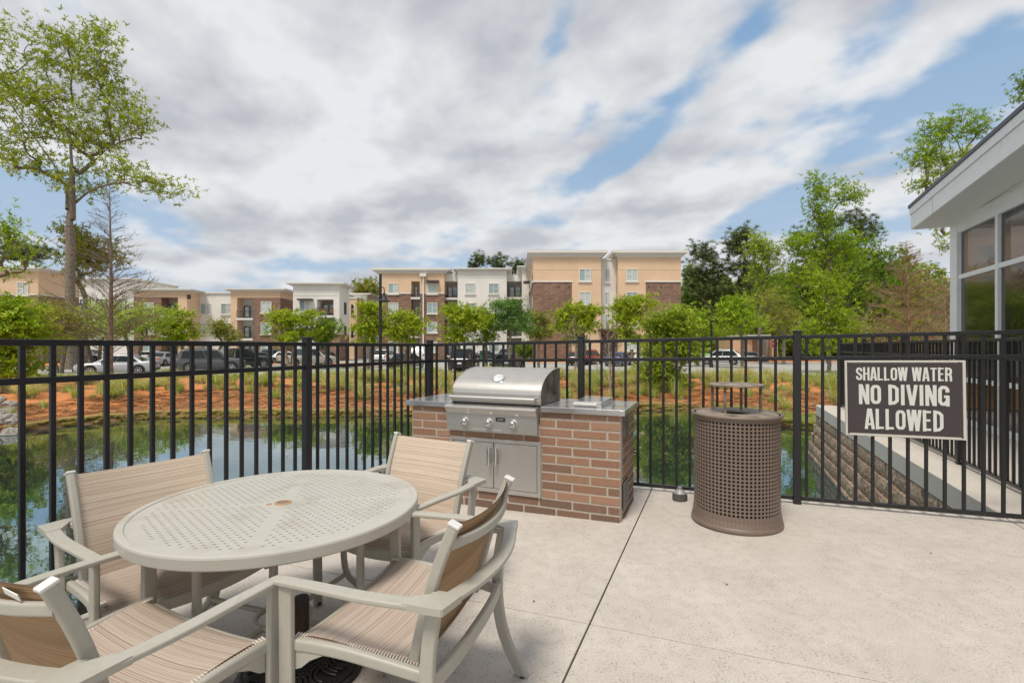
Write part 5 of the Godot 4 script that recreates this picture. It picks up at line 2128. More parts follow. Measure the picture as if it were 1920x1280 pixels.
# a bay of wall: stucco above, brick below, with its recesses left open
func bay(parent: Node3D, px0: float, px1: float, py_top: float, py_brick: float, z: float, depth: float, upper: String, lower := "flat_brick", py_ground := 678.0, cor := 9.0) -> void:
	if cor > 0.0:
		cornice(px0, px1, py_top, py_top + cor, z, depth, parent)
	slab_box("upper_wall", px0, px1, py_top + cor, py_brick, z, depth, M[upper], parent)
	if py_brick < py_ground - 1.0:
		slab_box("lower_wall", px0, px1, py_brick, py_ground, z, depth, M[lower], parent, 0.004)

func flats_right() -> void:
	var z := 62.0
	var g := 650.0 + F * 1.98 / z + 2.0
	var o := thing("apartment_building", "four storey tan and brick flats with white cornices, rightmost beyond the car park", "building", at(1000, g, z))
	bay(o, 1000, 1127, 470, 528, z, 24.0, "tan_stucco", "flat_brick", g, 12)
	slab_box("band", 999, 1073, 526.5, 529, z, 24.2, M.cornice_white, o, 0.10)
	slab_box("tan_pier", 1072.5, 1127, 528, g, z - 0.03, 1.0, M.tan_stucco, o)
	bay(o, 1159, 1277, 470, 528, z, 18.0, "tan_stucco", "flat_brick", g, 12)
	slab_box("band", 1211, 1278, 526.5, 529, z, 18.2, M.cornice_white, o, 0.10)
	slab_box("tan_pier", 1159, 1211, 528, g, z - 0.03, 1.0, M.tan_stucco, o)
	slab_box("white_bay", 1126, 1160, 486, 618, z + 1.2, 15.0, M.white_stucco, o)
	slab_box("parapet", 1126, 1160, 484.5, 487.5, z + 1.1, 2.0, M.cornice_white, o)
	slab_box("entrance_wall", 1126, 1160, 618, g, z + 0.7, 14.0, M.flat_brick, o)
	slab_box("entrance_canopy", 1123, 1162, 616, 620, z - 0.8, 2.2, M.awning_brown, o)
	slab_box("entrance_door", 1134, 1152, 636, g, z + 0.55, 0.3, M.pane_dark, o)
	for q in [[1047, 537], [1067, 537], [1217, 537], [1240, 537], [1047, 582], [1217, 582]]:
		slab_box("wall_vent", q[0] - 1.2, q[0] + 1.2, q[1] - 1.2, q[1] + 1.2, z - 0.06, 0.12, M.awning_brown, o)
	# the score lines of the stucco
	for px in [1044.0, 1086.0, 1172.0, 1212.0, 1236.0]:
		slab_box("score_line", px - 0.35, px + 0.35, 483, 526, z - 0.02, 0.1, M.joint_line, o)
	for q in [[1001, 1126], [1160, 1276]]:
		for py in [491.0, 505.0]:
			slab_box("score_line", q[0], q[1], py - 0.35, py + 0.35, z - 0.025, 0.1, M.joint_line, o)
	var k := 0
	for px in [1097.0, 1185.0]:
		for py in [515.5, 558.5, 601.5, 645.0]:
			flat_window(px, py, 22, 23, z, o, k % 3)
			k += 1
	for py in [517.0, 560.0, 602.0]:
		flat_window(1138.5, py, 7.5, 25, z + 1.2, o, 0)
	# openings of the shaded side wall
	var a := at(1000, 0, z)
	for i in 4:
		for j in 3:
			var wz := -z - 2.5 - i * 5.0
			boxed("side_window", Vector3(a.x - 0.02, 11.4 - j * 2.85 - 1.45, wz) - o.position, Vector3(0.12, 1.5, 1.2), M.pane_blind if (i + j) % 2 else M.pane_dark, o)
	for i in 2:
		boxed("side_awning", Vector3(a.x - 0.5, 11.0, -z - 12.0 - i * 5.0) - o.position, Vector3(0.9, 0.25, 1.8), M.awning_brown, o)

func flats_middle() -> void:
	var z := 78.0
	var g := 650.0 + F * 1.98 / z + 2.0
	var o := thing("apartment_building", "four storey tan, brick and white apartment block behind the tall black lamp post", "building", at(712, g, z))
	# tan over brick, with a slot of balconies
	for q in [[712.0, 771.0], [787.0, 833.0]]:
		slab_box("upper_wall", q[0], q[1], 511, 550, z, 14.0, M.tan_stucco, o)
		slab_box("lower_wall", q[0], q[1], 550, g, z, 14.0, M.flat_brick, o, 0.004)
		slab_box("band", q[0], q[1], 548.6, 550.6, z - 0.06, 0.4, M.cornice_white, o)
	slab_box("upper_wall", 771, 787, 511, 527, z, 14.0, M.tan_stucco, o)
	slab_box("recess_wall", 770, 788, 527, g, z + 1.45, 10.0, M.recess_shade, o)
	cornice(707, 835, 503, 512, z, 14.0, o)
	balcony(771, 787, [[527, 557], [565, 594], [601, 630], [638, 666]], z, o)
	var k := 0
	for px in [737.5, 810.5]:
		for py in [541.0, 577.5, 613.5, 650.0]:
			flat_window(px, py, 19, 20, z, o, k % 3)
			k += 1
	slab_box("awning", 799, 822, 525, 528.5, z - 0.8, 0.8, M.awning_brown, o)
	var dp := MB.new()
	var c := at(794, 516, z)
	dp.box(Vector3(0, 0, 0), Vector3(1.0, 0.5, 0.5))
	var ob := obj("rain_hopper", dp, M.cornice_white, o, Vector3(c.x, c.y, -z + 0.35) - o.position)
	boxed("downpipe", Vector3(0.02, -6.6, -0.05), Vector3(0.2, 12.8, 0.2), M.cornice_white, ob)
	# white parts
	slab_box("white_wall", 833, 859, 513, 527, z + 1.0, 12.0, M.white_stucco, o)
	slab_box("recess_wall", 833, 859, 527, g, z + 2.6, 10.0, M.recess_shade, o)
	balcony(834, 858, [[528, 558], [566, 594], [602, 631], [638, 666]], z + 1.0, o)
	bay(o, 858, 950, 503, 672, z, 13.0, "white_stucco", "white_stucco", g, 5)
	k = 1
	for px in [881.5, 925.5]:
		for py in [541.0, 577.5, 613.5, 650.0]:
			flat_window(px, py, 18.5, 19.5, z, o, k % 3, "grey_stucco")
			k += 1
	slab_box("score_line", 859, 949, 520.6, 521.3, z - 0.02, 0.1, M.grey_stucco, o)
	slab_box("white_wall", 950, 988, 515, 527, z + 1.0, 12.0, M.white_stucco, o)
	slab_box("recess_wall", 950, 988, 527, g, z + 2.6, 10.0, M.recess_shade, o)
	balcony(951, 979, [[528, 557], [566, 594], [602, 630], [638, 666]], z + 1.0, o)
	slab_box("white_wall", 979, 1000, 503, g, z - 2.0, 12.0, M.white_stucco, o)
	cornice(979, 1000, 499, 503, z - 2.0, 12.0, o)

func flats_left() -> void:
	var z := 74.0
	var g := 650.0 + F * 1.98 / z + 2.0
	var o := thing("apartment_building", "three storey flats of brick, tan and white bays behind the left fence", "building", at(250, g, z))
	# first tan and brick bay
	slab_box("upper_wall", 250, 350, 546, 557, z, 12.0, M.tan_stucco, o)
	slab_box("lower_wall", 250, 302, 557, g, z, 12.0, M.flat_brick, o)
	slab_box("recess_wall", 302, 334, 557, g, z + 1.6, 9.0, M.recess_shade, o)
	slab_box("tan_pier", 333, 350, 557, g, z, 12.0, M.tan_stucco, o)
	cornice(249, 352, 542, 546.5, z, 12.0, o)
	balcony(302, 333, [[561, 591], [599, 629], [637, 668]], z, o)
	flat_window(279, 577.5, 19, 20, z, o, 1)
	flat_window(279, 616, 19, 20, z, o, 0)
	flat_window(279, 652, 19, 20, z, o, 2)
	var lamp := MB.new()
	lamp.box(Vector3.ZERO, Vector3(0.5, 0.7, 0.4), 0.1)
	obj("wall_light", lamp, M.rail_dark, o, at(355, 557, z) + Vector3(0.4, 0, 0.8) - o.position)
	# white link
	slab_box("white_wall", 350, 434, 550, g, z + 3.0, 10.0, M.white_stucco, o)
	slab_box("parapet", 350, 434, 547.5, 550, z + 2.8, 10.0, M.cornice_white, o)
	var k := 0
	for px in [385.5, 424.0]:
		for py in [579.0, 616.0, 652.0]:
			flat_window(px, py, 19.5, 20, z + 3.0, o, k % 3, "grey_stucco")
			k += 1
	# second tan and brick bay
	slab_box("upper_wall", 432, 525, 546, 558, z, 12.0, M.tan_stucco, o)
	slab_box("tan_pier", 432, 444, 558, g, z, 12.0, M.tan_stucco, o)
	slab_box("recess_wall", 443, 475, 558, g, z + 1.6, 9.0, M.grey_stucco, o)
	slab_box("lower_wall", 474, 525, 558, g, z, 12.0, M.flat_brick, o)
	cornice(431, 527, 541, 546.5, z, 12.0, o)
	balcony(444, 474, [[564, 596], [604, 634], [641, 668]], z, o)
	k = 1
	for py in [576.0, 615.5, 652.0]:
		flat_window(499, py, 20, 21, z, o, k % 3)
		k += 1
	# white bay with the top-floor terrace
	var z2 := 70.0
	var g2 := 650.0 + F * 1.98 / z2 + 2.0
	slab_box("upper_wall", 549, 636, 536, 561, z2, 4.3, M.white_stucco, o)
	slab_box("white_wall", 549, 594, 561, g2, z2, 4.3, M.white_stucco, o)
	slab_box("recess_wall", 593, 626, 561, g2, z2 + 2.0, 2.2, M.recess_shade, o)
	slab_box("white_wall", 625, 636, 561, g2, z2, 4.3, M.white_stucco, o)
	slab_box("brick_foot", 612, 637, 626, g2, z2 - 0.25, 4.0, M.flat_brick, o)
	cornice(548, 637, 530, 536, z2, 4.3, o)
	slab_box("score_line", 550, 635, 553.2, 554.0, z2 - 0.03, 0.1, M.grey_stucco, o)
	balcony(594, 625, [[562, 591], [600, 630], [638, 668]], z2, o, "cornice_white", true)
	slab_box("awning", 556, 583, 559.5, 562.5, z2 - 0.8, 0.8, M.awning_brown, o)
	k = 0
	for py in [573.5, 612.0, 652.0]:
		flat_window(571, py, 20, 21, z2, o, k % 3, "grey_stucco")
		k += 1
	# narrow openings in the side wall of the white bay
	var a := at(636, 0, z2)
	for i in 2:
		for j in 2:
			boxed("side_window", Vector3(a.x + 0.02, 7.0 - j * 3.4, -z2 - 2.4 - i * 3.2) - o.position, Vector3(0.1, 1.7, 0.9), M.pane_dark, o)
	# the wing behind it
	slab_box("tan_wall", 636, 669, 560, g, z + 7.0, 8.0, M.tan_stucco, o)
	slab_box("parapet", 636, 669, 557, 560, z + 6.9, 8.0, M.cornice_white, o)
	for py in [581.0, 617.0]:
		flat_window(661.5, py, 7, 18, z + 7.0, o, 0)
	slab_box("white_wall", 664, 688, 555, g, z + 11.0, 8.0, M.white_stucco, o)
	cornice(664, 688, 550, 555, z + 11.0, 8.0, o)

func flats_far_left() -> void:
	var z := 55.0
	var g := 650.0 + F * 1.98 / z + 2.0
	var o := thing("apartment_building", "tan and brick apartment block with a white wing behind the tall tree trunk", "building", at(20, g, z))
	bay(o, -120, 71, 502, 552, z, 3.7, "tan_stucco", "flat_brick", g, 6)
	slab_box("band", -120, 71.5, 551, 553, z - 0.05, 3.9, M.cornice_white, o)
	for px in [-60.0, 43.0]:
		flat_window(px, 541, 21, 24, z, o, 1)
		flat_window(px, 588, 21, 24, z, o, 0)
	bay(o, 60, 128, 510, 556, z + 8.0, 1.5, "tan_stucco", "flat_brick", g, 5)
	slab_box("white_wall", 118, 252, 526, g, z + 21.5, 10.0, M.white_stucco, o)
	cornice(118, 250, 522, 526, z + 21.5, 10.0, o)
	var k := 0
	for px in [160.0, 190.0, 226.0]:
		for py in [573.0, 617.0]:
			flat_window(px, py, 20, 23, z + 21.5, o, k % 3, "rail_dark")
			k += 1
	balcony(128, 146, [[560, 590], [602, 634]], z + 20.0, o)

# ---------------------------------------------------------------- cars
const CARS := {
	# length, width, height, belt, bonnet height, boot height, base of windscreen, roof front, roof rear, base of rear window, wheel radius, wheelbase, clearance
	"sedan": [4.75, 1.82, 1.45, 0.92, 0.86, 0.98, 1.05, 0.28, -0.95, -1.62, 0.33, 2.75, 0.20],
	"suv": [4.80, 1.92, 1.80, 1.10, 1.08, 1.10, 1.10, 0.48, -1.98, -2.16, 0.38, 2.80, 0.28],
	"crossover": [4.55, 1.84, 1.66, 1.02, 0.98, 1.04, 1.15, 0.42, -1.45, -2.10, 0.36, 2.68, 0.24],
	"pickup": [5.60, 1.98, 1.86, 1.14, 1.12, 1.14, 1.20, 0.62, -0.62, -0.86, 0.39, 3.55, 0.30],
	"van": [5.00, 2.00, 2.30, 1.15, 1.05, 1.15, 1.80, 1.15, -2.30, -2.44, 0.36, 3.1, 0.25],
}
var car_cache := {}

func loft(b: MB, rows: Array) -> void:   # rows of points, smooth
	var n := rows.size()
	var m: int = rows[0].size()
	for i in n - 1:
		for j in m - 1:
			var q := []
			for d in [[0, 0], [1, 0], [1, 1], [0, 1]]:
				var a: int = i + d[0]
				var c: int = j + d[1]
				var du: Vector3 = rows[mini(a + 1, n - 1)][c] - rows[maxi(a - 1, 0)][c]
				var dv: Vector3 = rows[a][mini(c + 1, m - 1)] - rows[a][maxi(c - 1, 0)]
				var nn := du.cross(dv)
				q.append([rows[a][c], nn.normalized() if nn.length() > 1e-9 else Vector3.UP])
			b.quad(q[0][0], q[1][0], q[2][0], q[3][0], q[0][1], q[1][1], q[2][1], q[3][1])

func car_meshes(kind: String) -> Dictionary:
	if car_cache.has(kind):
		return car_cache[kind]
	var p: Array = CARS[kind]
	var L: float = p[0] * 0.5
	var W: float = p[1] * 0.5
	var out := {}
	var rows := []
	var st := [[-L, 0.62, 0.80, 0.42], [-L + 0.04, 0.90, 1.0, 0.26], [-L + 0.22, 0.965, 1.0, 0.0], [p[9] - 0.05, 0.99, 1.0, 0.0], [-0.6, 1.0, 0.97, 0.0], [0.4, 1.0, 0.95, 0.0], [p[6] + 0.05, 0.99, -1.0, 0.0], [L - 0.75, 0.975, -0.98, 0.0], [L - 0.25, 0.90, -0.90, 0.06], [L - 0.06, 0.78, -0.78, 0.16], [L, 0.58, -0.62, 0.30]]
	for s in st:
		var top: float
		if s[2] > 0.0:
			top = lerpf(p[3], p[5], clampf((-s[0] - 0.2) / (L - 0.2), 0.0, 1.0)) * s[2]
		else:
			top = p[4] * -s[2]
		var lo: float = p[12] + s[3] * 0.35
		var w: float = W * s[1]
		var row := PackedVector3Array()
		for q in [[0.0, 0.0], [0.86, 0.0], [0.97, 0.12], [1.0, 0.45], [0.985, 0.74], [0.93, 0.93], [0.84, 0.99], [0.4, 1.03], [-0.4, 1.03], [-0.84, 0.99], [-0.93, 0.93], [-0.985, 0.74], [-1.0, 0.45], [-0.97, 0.12], [-0.86, 0.0], [0.0, 0.0]]:
			row.append(Vector3(s[0], lerpf(lo, top, q[1]), w * q[0]))
		rows.append(row)
	var b := MB.new()
	loft(b, rows)
	for e in [0, rows.size() - 1]:
		var nn := Vector3.LEFT if e == 0 else Vector3.RIGHT
		for j in range(1, 14):
			b.tri(rows[e][0], rows[e][j], rows[e][j + 1], nn, nn, nn)
	out.body = b.mesh()
	# cabin
	var belt: float = p[3] * 0.97
	var H: float = p[2]
	var cs := [[p[6] + 0.10, 0.0], [p[7], 0.94], [lerpf(p[7], p[8], 0.45), 1.0], [p[8], 0.96], [p[9] - 0.06, 0.0]]
	rows = []
	for s in cs:
		var y: float = lerpf(belt, H, s[1])
		var wr: float = lerpf(W * 0.92, W * 0.76, s[1])
		var row := PackedVector3Array()
		for q in [[W * 0.95, belt - 0.04], [wr * 1.0, lerpf(belt, y, 0.88)], [wr * 0.93, lerpf(belt, y, 0.98)], [wr * 0.5, y + 0.015 * s[1]], [0.0, y + 0.02 * s[1]]]:
			row.append(Vector3(s[0], q[1], q[0]))
		for k in range(3, -1, -1):
			row.append(row[k] * Vector3(1, 1, -1))
		rows.append(row)
	b = MB.new()
	loft(b, rows)
	if kind == "pickup":
		b.box(Vector3(-L + 0.9, p[3] + 0.01, 0), Vector3(1.75, 0.02, W * 1.5), 0.0)
	if kind == "suv" or kind == "crossover":
		for s in [-1.0, 1.0]:
			b.cone(Vector3(p[7] - 0.2, H + 0.03, s * W * 0.62), Vector3(p[8] + 0.05, H + 0.03, s * W * 0.62), 0.022, 0.022, 6, true)
	out.cabin = b.mesh()
	# glass: windscreen, rear window, side windows
	b = MB.new()
	var x_a: float = p[6] + 0.10
	var slope_f: float = (p[7] - x_a) / ((H - belt) * 0.94)
	var slope_r: float = (p[8] - (p[9] - 0.06)) / ((H - belt) * 0.96)
	var y0 := belt + 0.05
	var y1 := H - 0.13
	for e in [[x_a, slope_f, 1.0], [p[9] - 0.06, slope_r, -1.0]]:
		if kind == "van" and e[2] < 0.0:
			continue
		var n := Vector3(e[2], 0.3, 0)
		var pts := []
		for y in [y0 + 0.02, y1 + 0.03]:
			var t: float = (y - belt) / (H - belt)
			var w := lerpf(W * 0.90, W * 0.76, t) * 0.90
			for s in [-1.0, 1.0]:
				pts.append(Vector3(e[0] + e[1] * (y - belt) + e[2] * 0.035, y + 0.012, w * s))
		b.flat(pts[0], pts[1], pts[3], pts[2], n)
	var fx0: float = x_a + slope_f * (y0 - belt) - 0.22
	var fx1: float = x_a + slope_f * (y1 - belt) - 0.16
	var rx0: float = p[9] - 0.06 + slope_r * (y0 - belt) + 0.22
	var rx1: float = p[9] - 0.06 + slope_r * (y1 - belt) + 0.16
	var cuts := [0.0, 0.42, 0.80, 1.0] if kind != "pickup" else [0.0, 0.55, 1.0]
	if kind == "van":
		cuts = [0.0, 0.26]
	for k in cuts.size() - 1:
		var u0: float = cuts[k] + (0.012 if k > 0 else 0.0)
		var u1: float = cuts[k + 1] - 0.012
		for s in [-1.0, 1.0]:
			var z0: float = (lerpf(W * 0.95, W * 0.80, (y0 - belt) / (H - belt) * 0.9) + 0.012) * s
			var z1: float = (lerpf(W * 0.92, W * 0.77, (y1 - belt) / (H - belt)) + 0.014) * s
			b.flat(Vector3(lerpf(fx0, rx0, u0), y0, z0), Vector3(lerpf(fx0, rx0, u1), y0, z0), Vector3(lerpf(fx1, rx1, u1), y1, z1), Vector3(lerpf(fx1, rx1, u0), y1, z1), Vector3(0, 0.2, s))
	out.glass = b.mesh()
	# wheel at the origin, axle along z
	b = MB.new()
	var R: float = p[10]
	b.xf = Transform3D(Basis(Vector3.RIGHT, PI * 0.5), Vector3.ZERO)
	b.lathe(PackedVector2Array([Vector2(R * 0.64, -0.10), Vector2(R * 0.93, -0.11), Vector2(R, -0.07), Vector2(R, 0.07), Vector2(R * 0.93, 0.11), Vector2(R * 0.64, 0.10)]), 24)
	out.tyre = b.mesh()
	b = MB.new()
	b.xf = Transform3D(Basis(Vector3.RIGHT, PI * 0.5), Vector3.ZERO)
	for s in [-1.0, 1.0]:
		for k in 6:
			var a := TAU * k / 6.0
			b.box(Vector3(cos(a), 0, sin(a)) * R * 0.34 + Vector3(0, s * 0.085, 0), Vector3(R * 0.58, 0.02, R * 0.16), 0.004, Basis(Vector3.UP, -a))
		var rim := PackedVector2Array([Vector2(R * 0.66, -0.012), Vector2(R * 0.66, 0.012), Vector2(R * 0.57, 0.012)])
		if s < 0.0:
			rim = PackedVector2Array([Vector2(R * 0.57, -0.012), Vector2(R * 0.66, -0.012), Vector2(R * 0.66, 0.012)])
		b.lathe(rim, 20, Vector3(0, s * 0.092, 0))
		b.box(Vector3(0, s * 0.088, 0), Vector3(R * 0.26, 0.03, R * 0.26), 0.01)
	out.rim = b.mesh()
	b = MB.new()
	b.xf = Transform3D(Basis(Vector3.RIGHT, PI * 0.5), Vector3.ZERO)
	b.lathe(PackedVector2Array([Vector2(0, -0.05), Vector2(R * 1.17, -0.05), Vector2(R * 1.17, 0.05), Vector2(0, 0.05)]), 24)
	out.arch = b.mesh()
	b = MB.new()
	b.box(Vector3.ZERO, Vector3(0.20, 0.15, 0.42), 0.05)
	out.head = b.mesh()
	b = MB.new()
	b.box(Vector3.ZERO, Vector3(0.16, 0.20 if kind == "sedan" else 0.30, 0.34 if kind == "sedan" else 0.22), 0.03)
	out.tail = b.mesh()
	b = MB.new()
	b.box(Vector3.ZERO, Vector3(0.12, 0.20, W * 1.55), 0.03)
	out.bumper = b.mesh()
	b = MB.new()
	b.box(Vector3.ZERO, Vector3(0.03, 0.13, 0.32), 0.006)
	out.plate = b.mesh()
	b = MB.new()
	b.box(Vector3.ZERO, Vector3(0.14, 0.13, 0.22), 0.04)
	out.mirror = b.mesh()
	b = MB.new()
	b.box(Vector3.ZERO, Vector3(0.08, 0.20, 0.95), 0.02)
	out.grille = b.mesh()
	car_cache[kind] = out
	return out

func car(kind: String, paint: String, label: String, px: float, base: float, turn: float, lit := "tail_red") -> void:
	var m := car_meshes(kind)
	var p: Array = CARS[kind]
	var z := F * (EYE - LOT) / (base - 650.0)
	var w := at(px, 650, z)
	var o := thing("parked_car" if kind != "pickup" and kind != "van" else ("pickup_truck" if kind == "pickup" else "parked_van"), label, {"pickup": "pickup truck", "van": "van"}.get(kind, "car"), Vector3(w.x, LOT, -z), deg_to_rad(turn), "cars in the car park")
	var L: float = p[0] * 0.5
	var W: float = p[1] * 0.5
	obj("body", m.body, M[paint], o)
	obj("cabin", m.cabin, M[paint], o)
	obj("windows", m.glass, M.car_glass, o)
	for sx in [-1.0, 1.0]:
		for sz in [-1.0, 1.0]:
			var c := Vector3(sx * p[11] * 0.5 - 0.03, p[10], sz * (W - 0.11))
			obj("wheel_arch", m.arch, M.car_trim, o, c + Vector3(0, 0.02, sz * 0.055))
			var t := obj("wheel", m.tyre, M.tyre, o, c + Vector3(0, 0, sz * 0.035))
			obj("rim", m.rim, M.alloy, t)
	for sz in [-1.0, 1.0]:
		var h := obj("headlight", m.head, M.head_clear, o, Vector3(L - 0.20, p[4] * 0.78, sz * W * 0.66))
		h.rotation.y = -sz * 0.45
		var tl := obj("tail_light", m.tail, M[lit], o, Vector3(-L + 0.10, p[5] * 0.82, sz * W * 0.76))
		tl.rotation.y = sz * 0.25
		obj("mirror", m.mirror, M[paint], o, Vector3(p[6] - 0.32, p[3] + 0.06, sz * (W + 0.06)))
	obj("front_bumper", m.bumper, M.car_trim, o, Vector3(L - 0.045, p[12] + 0.16, 0))
	obj("rear_bumper", m.bumper, M.car_trim, o, Vector3(-L + 0.045, p[12] + 0.20, 0))
	obj("grille", m.grille, M.car_trim, o, Vector3(L - 0.045, p[4] * 0.70, 0))
	obj("number_plate", m.plate, M.plate_white, o, Vector3(-L - 0.005, p[5] * 0.66, 0))

func make_cars() -> void:
	car("suv", "car_white", "white sport utility vehicle at the left end, parked beyond the tall tree's trunk", 88, 679, 184)
	car("crossover", "car_white", "white crossover between the tall tree trunk and the bare cypress", 168, 677.5, 2)
	car("sedan", "car_silver", "silver sedan nearest the pond at the left, its front turned this way", 221, 702, 203)
	car("sedan", "car_white", "white sedan half hidden behind the silver sedan near the pond", 278, 678, 180)
	car("sedan", "car_silver", "silver sedan seen from behind with orange tail lights", 307, 685.5, 96, "tail_amber")
	car("suv", "car_charcoal", "charcoal sport utility vehicle with roof rails left of the middle fence post", 394, 697, 34)
	car("pickup", "car_black", "black pickup truck right beside the charcoal sport utility vehicle", 449, 690, 50)
	car("sedan", "car_steel_blue", "steel blue sedan between the black pickup and the brick bay", 482, 684, 70)
	car("crossover", "car_navy", "dark navy crossover in front of the brick bay of the left flats", 513, 680, 88)
	car("sedan", "car_white", "white sedan with red tail light left of the silver pickup", 537, 681.5, 30)
	car("pickup", "car_beige", "silver beige pickup truck partly behind the fence post before the white flats", 576, 687, 52)
	car("sedan", "car_navy", "dark blue sedan under the small far lamp post", 611, 679, 90)
	car("crossover", "car_white", "white crossover seen from behind next to the tall lamp post", 722, 681, 86)
	car("sedan", "car_charcoal", "grey sedan seen from behind right of the tall lamp post", 763, 691, 78)
	car("van", "car_white", "white van behind the grey sedan", 787, 680, 92)
	car("sedan", "car_red", "bright red car far off before the tan and brick flats", 829, 672.5, 100)
	car("suv", "car_black", "black sport utility vehicle seen from behind above the left of the grill", 871, 696, 86)
	car("sedan", "car_navy", "navy sedan far off behind the black sport utility vehicle", 912, 675, 10)
	car("crossover", "car_navy", "navy crossover far off above the grill lid", 950, 674.5, 80)
	car("sedan", "car_black", "black sedan facing this way just behind the grill lid", 951, 694, 252)
	car("crossover", "car_white", "white crossover left of the round hedges and the tan flats' trees", 1041, 675, 112)
	car("sedan", "car_white", "white sedan between the white crossover and the maroon car", 1070, 677, 160)
	car("crossover", "car_red", "dark red crossover right of the middle fence post over the grill", 1106, 682.5, 60)
	car("sedan", "car_black", "black sedan in front of the dark red crossover's left side", 1083, 684.5, 75)
	car("sedan", "car_blue", "bright blue sedan right of the dark red crossover", 1160, 685.5, 62)
	car("sedan", "car_white", "white sedan left of the tall round shrub", 1202, 682, 25)
	car("crossover", "car_green", "lime green crossover right of the tall round shrub", 1316, 676, 82)
	car("crossover", "car_silver", "silver crossover with red tail lights in front of the bin enclosure", 1351, 683.5, 152)
	car("sedan", "car_charcoal", "dark grey sedan behind the silver crossover", 1400, 680, 158)
	# a motor cycle
	var z := F * 1.98 / (680 - 650.0)
	var w := at(1434, 650, z)
	var o := thing("motorcycle", "small dark motor cycle standing before the bin enclosure", "motorcycle", Vector3(w.x, LOT, -z), deg_to_rad(170))
	for sx in [-0.68, 0.68]:
		var b := MB.new()
		b.xf = Transform3D(Basis(Vector3.RIGHT, PI * 0.5), Vector3(sx, 0.31, 0))
		b.lathe(PackedVector2Array([Vector2(0.20, -0.05), Vector2(0.31, -0.05), Vector2(0.31, 0.05), Vector2(0.20, 0.05)]), 18)
		obj("wheel", b, M.tyre, o)
	var b := MB.new()
	b.box(Vector3(0.05, 0.45, 0), Vector3(0.65, 0.40, 0.28), 0.08)
	b.cone(Vector3(0.68, 0.31, 0), Vector3(0.45, 1.0, 0), 0.04, 0.04, 6, true)
	b.cone(Vector3(-0.68, 0.31, 0), Vector3(-0.2, 0.5, 0), 0.04, 0.04, 6, true)
	obj("frame", b, M.alloy, o)
	b = MB.new()
	b.box(Vector3(0.18, 0.80, 0), Vector3(0.5, 0.22, 0.26), 0.09)
	obj("tank", b, M.car_navy, o)
	b = MB.new()
	b.box(Vector3(-0.35, 0.76, 0), Vector3(0.6, 0.12, 0.26), 0.05)
	obj("seat", b, M.car_trim, o)
	b = MB.new()
	b.cone(Vector3(0.42, 1.05, -0.36), Vector3(0.42, 1.05, 0.36), 0.02, 0.02, 6, true)
	obj("handlebar", b, M.alloy, o)

# ---------------------------------------------------------------- street furniture
func lamp_post(label: String, px: float, z: float, top: float, bell: float, side: float) -> void:
	var base := at(px, 650, z)
	var g := LOT if z > 33.0 else ground(base.x, z)
	var h := at(px, top, z).y - g
	var o := thing("lamp_post", label, "lamp post", Vector3(base.x, g, -z))
	var b := MB.new()
	b.lathe(PackedVector2Array([Vector2(0.20, 0), Vector2(0.20, 0.12), Vector2(0.13, 0.5), Vector2(0.105, 0.9), Vector2(0.085, h - 0.02), Vector2(0.05, h), Vector2(0.0, h)]), 14)
	obj("pole", b, M.fence_post_black, o)
	var hy := at(px, bell, z).y - g
	b = MB.new()
	b.tube(curve([Vector3(0, hy + 0.62, 0), Vector3(side * 0.12, hy + 0.80, 0.05), Vector3(side * 0.28, hy + 0.74, 0.10), Vector3(side * 0.30, hy + 0.44, 0.10)], 5), 0.03, 8)
	b.cone(Vector3(0, hy + 0.30, 0), Vector3(side * 0.30, hy + 0.46, 0.10), 0.022, 0.022, 6, true)
	obj("bracket", b, M.fence_post_black, o)
	b = MB.new()
	b.lathe(PackedVector2Array([Vector2(0.0, -0.06), Vector2(0.30, -0.06), Vector2(0.33, -0.09), Vector2(0.34, -0.05), Vector2(0.25, 0.02), Vector2(0.17, 0.14), Vector2(0.13, 0.24), Vector2(0.08, 0.28), Vector2(0.08, 0.36), Vector2(0.05, 0.40), Vector2(0.05, 0.48), Vector2(0.0, 0.50)]), 22, Vector3(side * 0.30, hy, 0.10))
	obj("bell_shade", b, M.fence_post_black, o)

